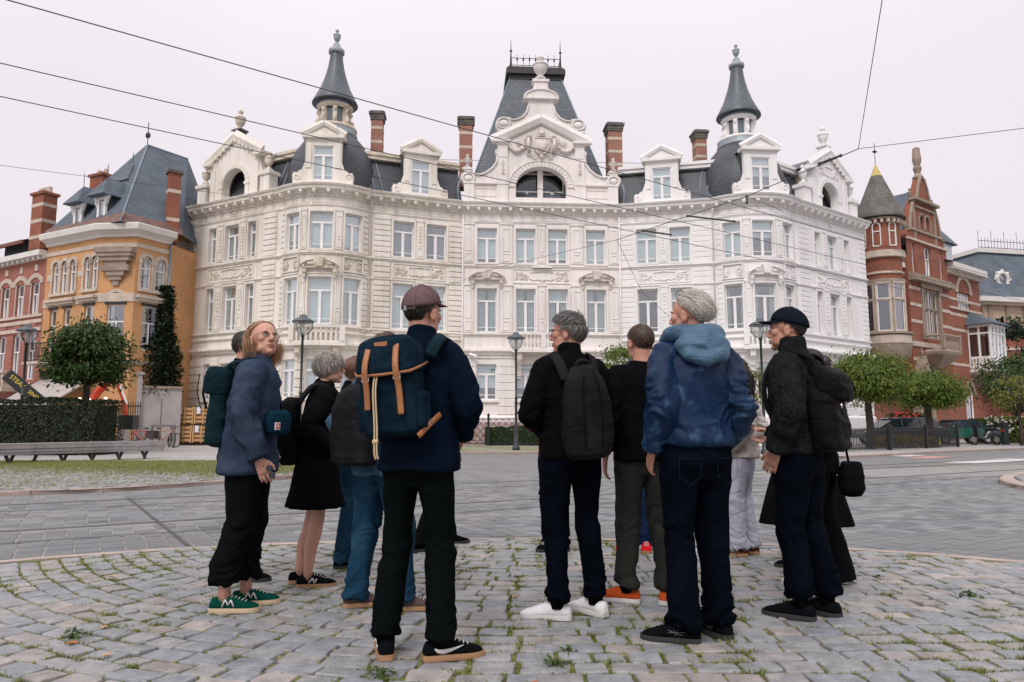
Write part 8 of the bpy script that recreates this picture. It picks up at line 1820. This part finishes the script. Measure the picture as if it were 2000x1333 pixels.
# 4 brown bob
t,PM,Mh,AR=person('person with reddish brown bob in black top and blue jeans facing right',(-1.30,5.77),R(-66),1.635,SK,((-.11,.04,0),(.11,-.04,R(-5))),('pocket','pocket'),(R(8),R(3),0),True,.98,dict(m=f_black,hem=.84,collar=.02),dict(m=f_jean,hem=.05,stack=1.5),(s_blk,m_sole_k),0,.02,4)
hair('hair',t,Mh,h_auburn,L=.05,n=1300,seed=4,line=LINE_B,vol=1.12,lift=.12,drop=.03,dropfrom=75)
# 5 denim jacket with charcoal pack, behind the rucksack
t,PM,Mh,AR=person('person in teal denim jacket and jeans half hidden behind the big blue rucksack',(-.80,4.46),R(-30),1.665,SK2,((-.15,-.04,R(-42)),(.16,.04,R(-52))),(('pocket'),'pocket'),(R(-10),0,0),False,1.06,dict(m=f_denimj,hem=.83,g=1.02,collar=.05,k=1.2),dict(m=f_jean,w=1.05,hem=.06,stack=1.3,pockets=f_djean),(s_pur,m_gum),0,0,5); hair('hair',t,Mh,h_brown,L=.035,n=900,seed=5)
b=pack('charcoal backpack on the denim jacket, beside the big blue rucksack',PM,Matrix.Translation((-.03,-.145,.90)),.30,.50,.19,p_char,9); shoulder_straps(b,PM,p_char,.05)
# 6 man in the mauve cap with the big rucksack
t,PM,Mh,AR=person('man in a mauve cap and navy jacket carrying the big blue rucksack, nearest the camera',(-.455,3.54),R(-12),1.765,SK2,((-.145,-.01,R(24)),(.12,.0,R(-60))),(((.215,.06,1.15),(.10,.24,1.05)),((.26,-.03,1.165),(.15,.24,1.03))),(R(-22),R(3),R(2)),False,1.03,dict(m=f_navy,hem=.865,g=1.0,flare=1.11,collar=.055,sleeve=1.04,k=.9,vox=.0095),dict(m=f_green,w=.90,sock=f_black,hem=.10,stack=1.0,flare=1.12,pockets=f_black),(s_blk,m_gum,'swoosh'),.0,.0,6,None,.172)
hair('hair',t,Mh,h_dark,L=.026,n=1500,seed=6,line=[(0,50),(50,40),(70,26),(84,8),(98,-2),(115,-20),(140,-42),(180,-46)],vol=1.05,lift=.2); cap(t,Mh@Matrix.Rotation(R(4),4,'X'),c_mauve,True,True)
Mp=Matrix.Translation((-.035,-.125,1.035))@Matrix.Rotation(R(-5),4,'Y')@Matrix.Scale(.78,4); X=PM@Mp
b=pack('big blue canvas rucksack with tan leather straps and cream cords',PM,Mp,.35,.44,.235,p_blue,11,[(0,.86,.8),(.04,.97,.95),(.35,1.02,1),(.75,1,.98),(.95,.96,.9),(1,.85,.7)],fold=1.2,p=4)
fl=MB(); fl.loft([ring(0,-.125+dy,z,.19*a,.142*c,22,3.6,tl) for z,a,c,dy,tl in ((.365,1.0,1.0,-.004,.10),(.40,1.03,1.03,0,.08),(.47,1.0,.98,.01,.0),(.535,.92,.86,.02,-.1),(.57,.66,.6,.03,-.15))]); fo=cloth('flap',fl,p_blue,b,X,.009,4,lambda c,s,q:.006*ridge(c*np.array([9,9,12])+s,q),13)
q=MB(); q.tube([X@Vector(v[:3]) for v in [(-.19,-.02,.42),(-.192,-.2,.375),(-.16,-.262,.352),(0,-.278,.345),(.16,-.262,.352),(.192,-.2,.375),(.19,-.02,.42)]],.007,6); q.obj('leather_edge',m_leather,fo,smooth=True)
for x,zb in ((-.095,.15),(.085,.11)):
    strap('leather_strap',b,X,spl([(x*.8,-.10,.578),(x*.9,-.20,.545),(x,-.272,.44),(x*1.05,-.290,.36),(x*1.08,-.268,.27),(x*1.1,-.262,.19),(x*1.12,-.262,zb)]),[.030]*24+[.026],.006,m_leather,(0,-1,.25))
    q=MB(); Mq=X@Matrix.Translation((x*1.06,-.285,.33)); q.tube([Mq@Vector(v) for v in ((-.02,0,-.016),(.02,0,-.016),(.02,0,.016),(-.02,0,.016),(-.02,0,-.016))],.003,5); q.obj('buckle',m_chrome,b)
q=MB(); q.prism([(-.035,.455),(.035,.455),(.04,.53),(-.04,.53)],-.262,-.252,X@Matrix.Translation((-.012,.02,.01))); q.obj('leather_patch',m_leather,fo)
for x in (-.05,-.035): q=MB(); q.tube([X@Vector(p) for p in spl([(x,-.255,.36),(x-.012,-.275,.25),(x-.018,-.268,.05),(x-.03,-.265,-.08),(x-.025,-.262,-.13)])],.0042,6); q.ell(X@Vector((x-.027,-.266,-.03)),(.009,.009,.012),n=8,m=6); q.obj('drawcord',m_cord,b,smooth=True)
strap('side_strap',b,X,[(.165,-.20,-.02),(.205,-.12,.04),(.25,-.03,.10)],.028,.006,m_leather,(1,-.7,0)); q=MB(); q.box(-.008,.008,-.004,.004,-.02,.02,X@Matrix.Translation((.215,-.11,.055))); q.obj('buckle',m_chrome,b)
for x in (-.178,.178): q=MB(); q.loft([ring(x,-.11,z,.03,.085,14,3) for z in (.03,.06,.2,.24)],X); q.obj('side_pocket',p_blue,b,smooth=True)
strap('shoulder_strap',b,PM,spl([(.10,-.155,1.40),(.125,-.115,1.475),(.13,-.03,1.498),(.145,.07,1.46),(.17,.135,1.33),(.23,.10,1.12)]),.062,.014,p_teal); strap('shoulder_strap',b,PM,spl([(-.10,-.155,1.40),(-.125,-.115,1.475),(-.13,-.03,1.498),(-.145,.07,1.46),(-.17,.135,1.33)]),.062,.014,p_teal)
# 7 man with pepper hair and white trainers
t,PM,Mh,AR=person('man with pepper-grey hair and glasses looking left, black jacket and white trainers',(.345,4.25),R(16),1.755,SK2,((-.095,-.01,R(62)),(.15,.02,R(24))),(((.26,-.02,1.15),(.10,.22,1.07)),'front'),(R(52),R(2),0),False,1.0,dict(m=f_black,hem=.90,g=1.0,collar=.06,sleeve=1.03),dict(m=f_djean,w=.93,sock=f_black,hem=.105,stack=1.1),(s_wht,m_sole_w,None,None,s_wht),0,0,7,dict(brow=brow_g))
hair('hair',t,Mh,h_grey,L=.05,n=3600,style='spiky',seed=7,vol=1.06,lift=.8,width=.0013,base=h_dark); glasses(t,Mh,m_specd)
Mp=Matrix.Translation((.03,-.125,.90))@Matrix.Rotation(R(-2),4,'Y')@Matrix.Scale(.88,4); X=PM@Mp; b=pack('dark charcoal tapered backpack on the man with white trainers',PM,Mp,.34,.60,.19,p_char,15,[(0,.66,.7),(.05,.86,.9),(.25,1,1),(.6,.92,.95),(.85,.72,.7),(.96,.5,.5),(1,.34,.35)],p=2.6); shoulder_straps(b,PM,p_char,.062,1.06,.115,z0=1.37)
for x in (-.06,.06): q=MB(); q.tube([X@Vector(p) for p in spl([(x*.5,-.150,.56),(x*.9,-.182,.45),(x*1.0,-.196,.25),(x*.9,-.19,.08)])],.004,5); q.obj('seam',p_blk,b,smooth=True)
q=MB(); q.tube([X@Vector(p) for p in spl([(-.05,-.03,.56),(-.03,-.06,.62),(.03,-.06,.62),(.05,-.03,.56)])],.012,6); q.obj('handle',p_char,b,smooth=True)
# 8 man in black with orange shoes
t,PM,Mh,AR=person('man with short brown hair in black jumper, grey trousers and orange shoes',(.835,4.60),R(5),1.735,SK2,((-.12,.02,R(64)),(.12,-.02,R(-28))),(((.25,-.06,1.15),(.245,.02,.90)),'pocket'),(R(14),R(2),0),False,1.03,dict(m=f_black,hem=.88,g=1.04,sleeve=1.1,slen=.82,name='jumper'),dict(m=f_grey,w=1.0,sock=f_black,hem=.10,stack=1.4),(s_org,m_sole_w,None,None,s_org),0,0,8); hair('hair',t,Mh,h_brown,L=.032,n=1800,seed=8,vol=1.05,lift=.25,base=h_dark)
w=lerp(AR[0][0],AR[0][1],.94); q=MB()
for dz in (0,.018,.034): q.tube([PM@(w+Vector((.030*math.cos(a),.030*math.sin(a),dz))) for a in [i*.63 for i in range(11)]],.005,5)
q.obj('bracelets',m_iron,t,smooth=True); q=MB(); q.box(.05,.075,-.105,-.095,1.45,1.475,PM); q.obj('strap_tab',m_cord,t); strap('crossbody_strap',t,PM,spl([(.10,-.10,1.46),(.085,-.03,1.50),(.09,.05,1.49),(.05,.14,1.34)]),.03,.006,p_blk)
# 9 man in the dyed blue jacket
t,PM,Mh,AR=person('silver-haired man in mottled blue hooded jacket with glasses on his head',(.97,3.82),R(12),1.80,SK2,((-.105,-.02,R(60)),(.11,.03,R(14))),(((.215,-.10,1.16),(.215,.045,.935)),((.21,-.12,1.165),(.19,.06,.96))),(R(36),R(2),R(-2)),False,1.07,dict(m=f_tie,hem=.965,g=.96,sleeve=1.04,hood=f_hood,k=1.5,vox=.0095,seam=1),dict(m=f_djean,w=.96,sock=f_black,hem=.075,stack=1.5,flare=1.08,pockets=fab('seam_thread',(.012,.022,.04))),(s_blk,m_sole_k,'cross',None,s_blk),0,.0,9,dict(brow=brow_g),.168)
hair('hair',t,Mh,h_silver,L=.095,n=3800,style='swept',seed=9,vol=1.09,lift=.3,width=.0015,line=[(0,46),(30,42),(50,33),(66,22),(80,10),(98,2),(115,-18),(140,-44),(180,-50)]); beard(t,Mh,brow_g,9); glasses(t,Mh@Matrix.Translation((0,-.035,.062))@Matrix.Rotation(R(38),4,'X'),m_specd)
# 10 cream sweatshirt
t,PM,Mh,AR=person('woman with long black hair in cream sweatshirt, pale trousers and striped trainers',(1.96,6.24),R(62),1.66,SK,((-.09,.03,R(20)),(.09,-.04,R(-4))),('pocket','pocket'),(R(10),0,0),True,1.05,dict(m=f_cream,hem=.86,g=1.15,flare=.96,sleeve=1.25,name='sweatshirt',k=1.5),dict(m=f_white,w=1.10,hem=.07,stack=1.3),(s_brn,m_gum,'stripes'),0,0,10); hair('hair',t,Mh,h_dark,L=.06,n=1500,seed=10,drop=.36,dropfrom=95,vol=1.09,lift=.1,width=.003,style='part')
# 11 man in the dark cap and fleece
t,PM,Mh,AR=person('bearded man in dark cap and charcoal fleece looking left, hand in pocket',(1.69,4.28),R(50),1.775,SK2,((-.09,.0,R(4)),(.085,-.09,R(-14))),(((.265,-.06,1.15),(.215,.05,.93)),'pocket'),(R(12),R(3),0),False,1.04,dict(m=f_fleece,hem=.92,g=1.02,collar=.085,sleeve=1.12,k=1.0),dict(m=f_djean,w=1.0,sock=f_black,hem=.125,stack=1.1),(s_blk,m_sole_k,None,None,s_blk),0,0,11)
hair('hair',t,Mh,h_dark,L=.022,n=900,seed=11,vol=1.045,lift=.2,line=[(0,50),(50,40),(70,24),(84,6),(98,-2),(115,-20),(140,-42),(180,-46)]); cap(t,Mh@Matrix.Rotation(R(6),4,'X'),c_navy); beard(t,Mh,m_stub,11)
Mp=Matrix.Translation((.0,-.105,.93))@Matrix.Rotation(R(-3),4,'X'); X=PM@Mp; b=pack('slouchy black backpack with gathered flap on the man in the dark cap',PM,Mp,  .32,.44,.17,p_brn,17,fold=1.6); fl=MB(); fl.loft([ring(.0,-.10+dy,z,.145*a,.085*c,20,2.8,.2) for z,a,c,dy in ((.29,.9,.95,-.02),(.34,1.02,1.0,-.02),(.42,1,1,-.01),(.47,.75,.7,.02))]); cloth('flap',fl,p_brn,b,X,.009,3,lambda c,s,q:.011*ridge(c*np.array([10,10,14])+s,q),19); shoulder_straps(b,PM,p_blk,.05,1.06)
q=MB(); q.ell(X@Vector((-.07,-.178,.24)),(.008,.008,.014),n=8,m=6); q.obj('zip_pull',m_chrome,b); q=MB(); q.tube([X@Vector(p) for p in spl([(.10,-.14,.42),(.145,-.19,.38),(.135,-.19,.31),(.06,-.175,.27)])],.004,5); q.obj('drawcord',p_blk,b,smooth=True)
# 12 woman with the hair clip
t,PM,Mh,AR=person('dark-haired woman with a claw clip and wide black trousers behind the capped man',(2.14,5.08),R(58),1.625,SK,((-.14,.06,R(2)),(.12,-.06,0)),('pocket','pocket'),(R(12),0,0),True,1.0,dict(m=f_black,hem=.82,collar=.02),dict(m=f_black,w=1.12,hem=.025,flare=1.75,stack=.3),(s_nvy,m_sole_w,None,m_sole_w),0,0,12); hair('hair',t,Mh,h_dark,L=.035,n=1100,seed=12,vol=1.08,lift=.05)
q=MB(); q.ell((0,-.12,.01),(.05,.045,.065),Mh,14,10); q.obj('hair_bun',h_dark,t,smooth=True); q=MB()
for k in range(4): q.tube([Mh@Vector((.014*math.cos(a),-.163+.012*math.sin(a)*.4,-.045+k*.027+.012*math.sin(a))) for a in [i*.63 for i in range(11)]],.0038,5)
q.obj('hair_clip',mat('clip_tortoise',(.42,.26,.10),.3),t,smooth=True)
bg=thing('shoulder_bag',(PM@Vector((.14,-.16,.85))),0,'soft black shoulder bag at the hip of the woman with the hair clip','bag'); q=MB(); q.loft([ring(.05,-.22,z,w,d,18,2.6) for z,w,d in ((.66,.07,.06),(.70,.11,.085),(.80,.12,.09),(.90,.09,.07))]); cloth('bag_body',q,f_black2,bg,PM,.01,3,lambda c,s,u:.008*ridge(c*10+s,u),4); strap('bag_strap',bg,PM,spl([(.08,-.2,.9),(.14,-.14,1.2),(.13,-.02,1.49)]),.02,.005,f_black2)
# 13-16 people seen only in part behind the others
t,PM,Mh,AR=person('person in maroon knit and dark jeans hidden behind the man with white trainers',(.40,6.45),R(140),1.66,SK,((-.09,.05,0),(.10,.0,R(10))),('front','front'),(0,0,0),True,1.0,dict(m=fab('knit_maroon',(.07,.012,.016)),hem=.82,name='jumper'),dict(m=f_djean,hem=.05,stack=1.3),(s_blk,m_sole_k),0,0,13); hair('hair',t,Mh,h_brown,L=.05,n=500,seed=13)
t,PM,Mh,AR=person('person in navy jeans and red canvas shoes behind the man with orange shoes',(1.08,6.46),R(172),1.66,SK,((-.10,.0,0),(.11,.0,R(-10))),('front','front'),(0,0,0),True,1.0,dict(m=f_black,hem=.84),dict(m=fab('jeans_navy',(.010,.022,.06)),hem=.05,stack=1.2),(s_red,m_gum),0,0,14); hair('hair',t,Mh,h_dark,L=.05,n=500,seed=14)
t,PM,Mh,AR=person('person in black shoes hidden behind the man in the mauve cap',(-.67,6.57),R(-60),1.67,SK2,((-.14,.20,0),(.10,-.2,0)),('down','down'),(0,0,0),False,.92,dict(m=f_black,hem=.84),dict(m=f_blk3,hem=.06,w=.9),(s_blk,m_sole_k),0,0,15); hair('hair',t,Mh,h_dark,L=.035,n=400,seed=15)
t,PM,Mh,AR=person('person in a long flared black coat behind the man in the charcoal fleece',(2.30,5.75),R(70),1.62,SK,((-.09,.05,R(6)),(.09,-.03,0)),('front',((.265,.03,1.15),(.07,.27,1.06))),(R(8),0,0),True,1.0,dict(m=f_black2,hem=.80,g=1.08,sleeve=1.15,collar=.05,name='coat'),dict(m=f_black,hem=.16,w=1.1,flare=1.3,stack=.4),(s_blk,m_sole_k),0,0,16); hair('hair',t,Mh,h_dark,L=.05,n=500,seed=16)
N=48; sk=MB(); sk.loft([[(rx*(1+.07*w_*math.sin(7*2*math.pi*i/N+1))*math.cos(2*math.pi*i/N),ry*(1+.07*w_*math.sin(7*2*math.pi*i/N+1))*math.sin(2*math.pi*i/N),z) for i in range(N)] for z,rx,ry,w_ in ((1.05,.19,.16,0),(.85,.22,.23,.3),(.6,.25,.30,.8),(.36,.27,.36,1),(.345,.265,.355,1))],PM); sk.obj('coat_skirt',f_black2,t,smooth=True)
bpy.data.scenes.remove(_tmp)
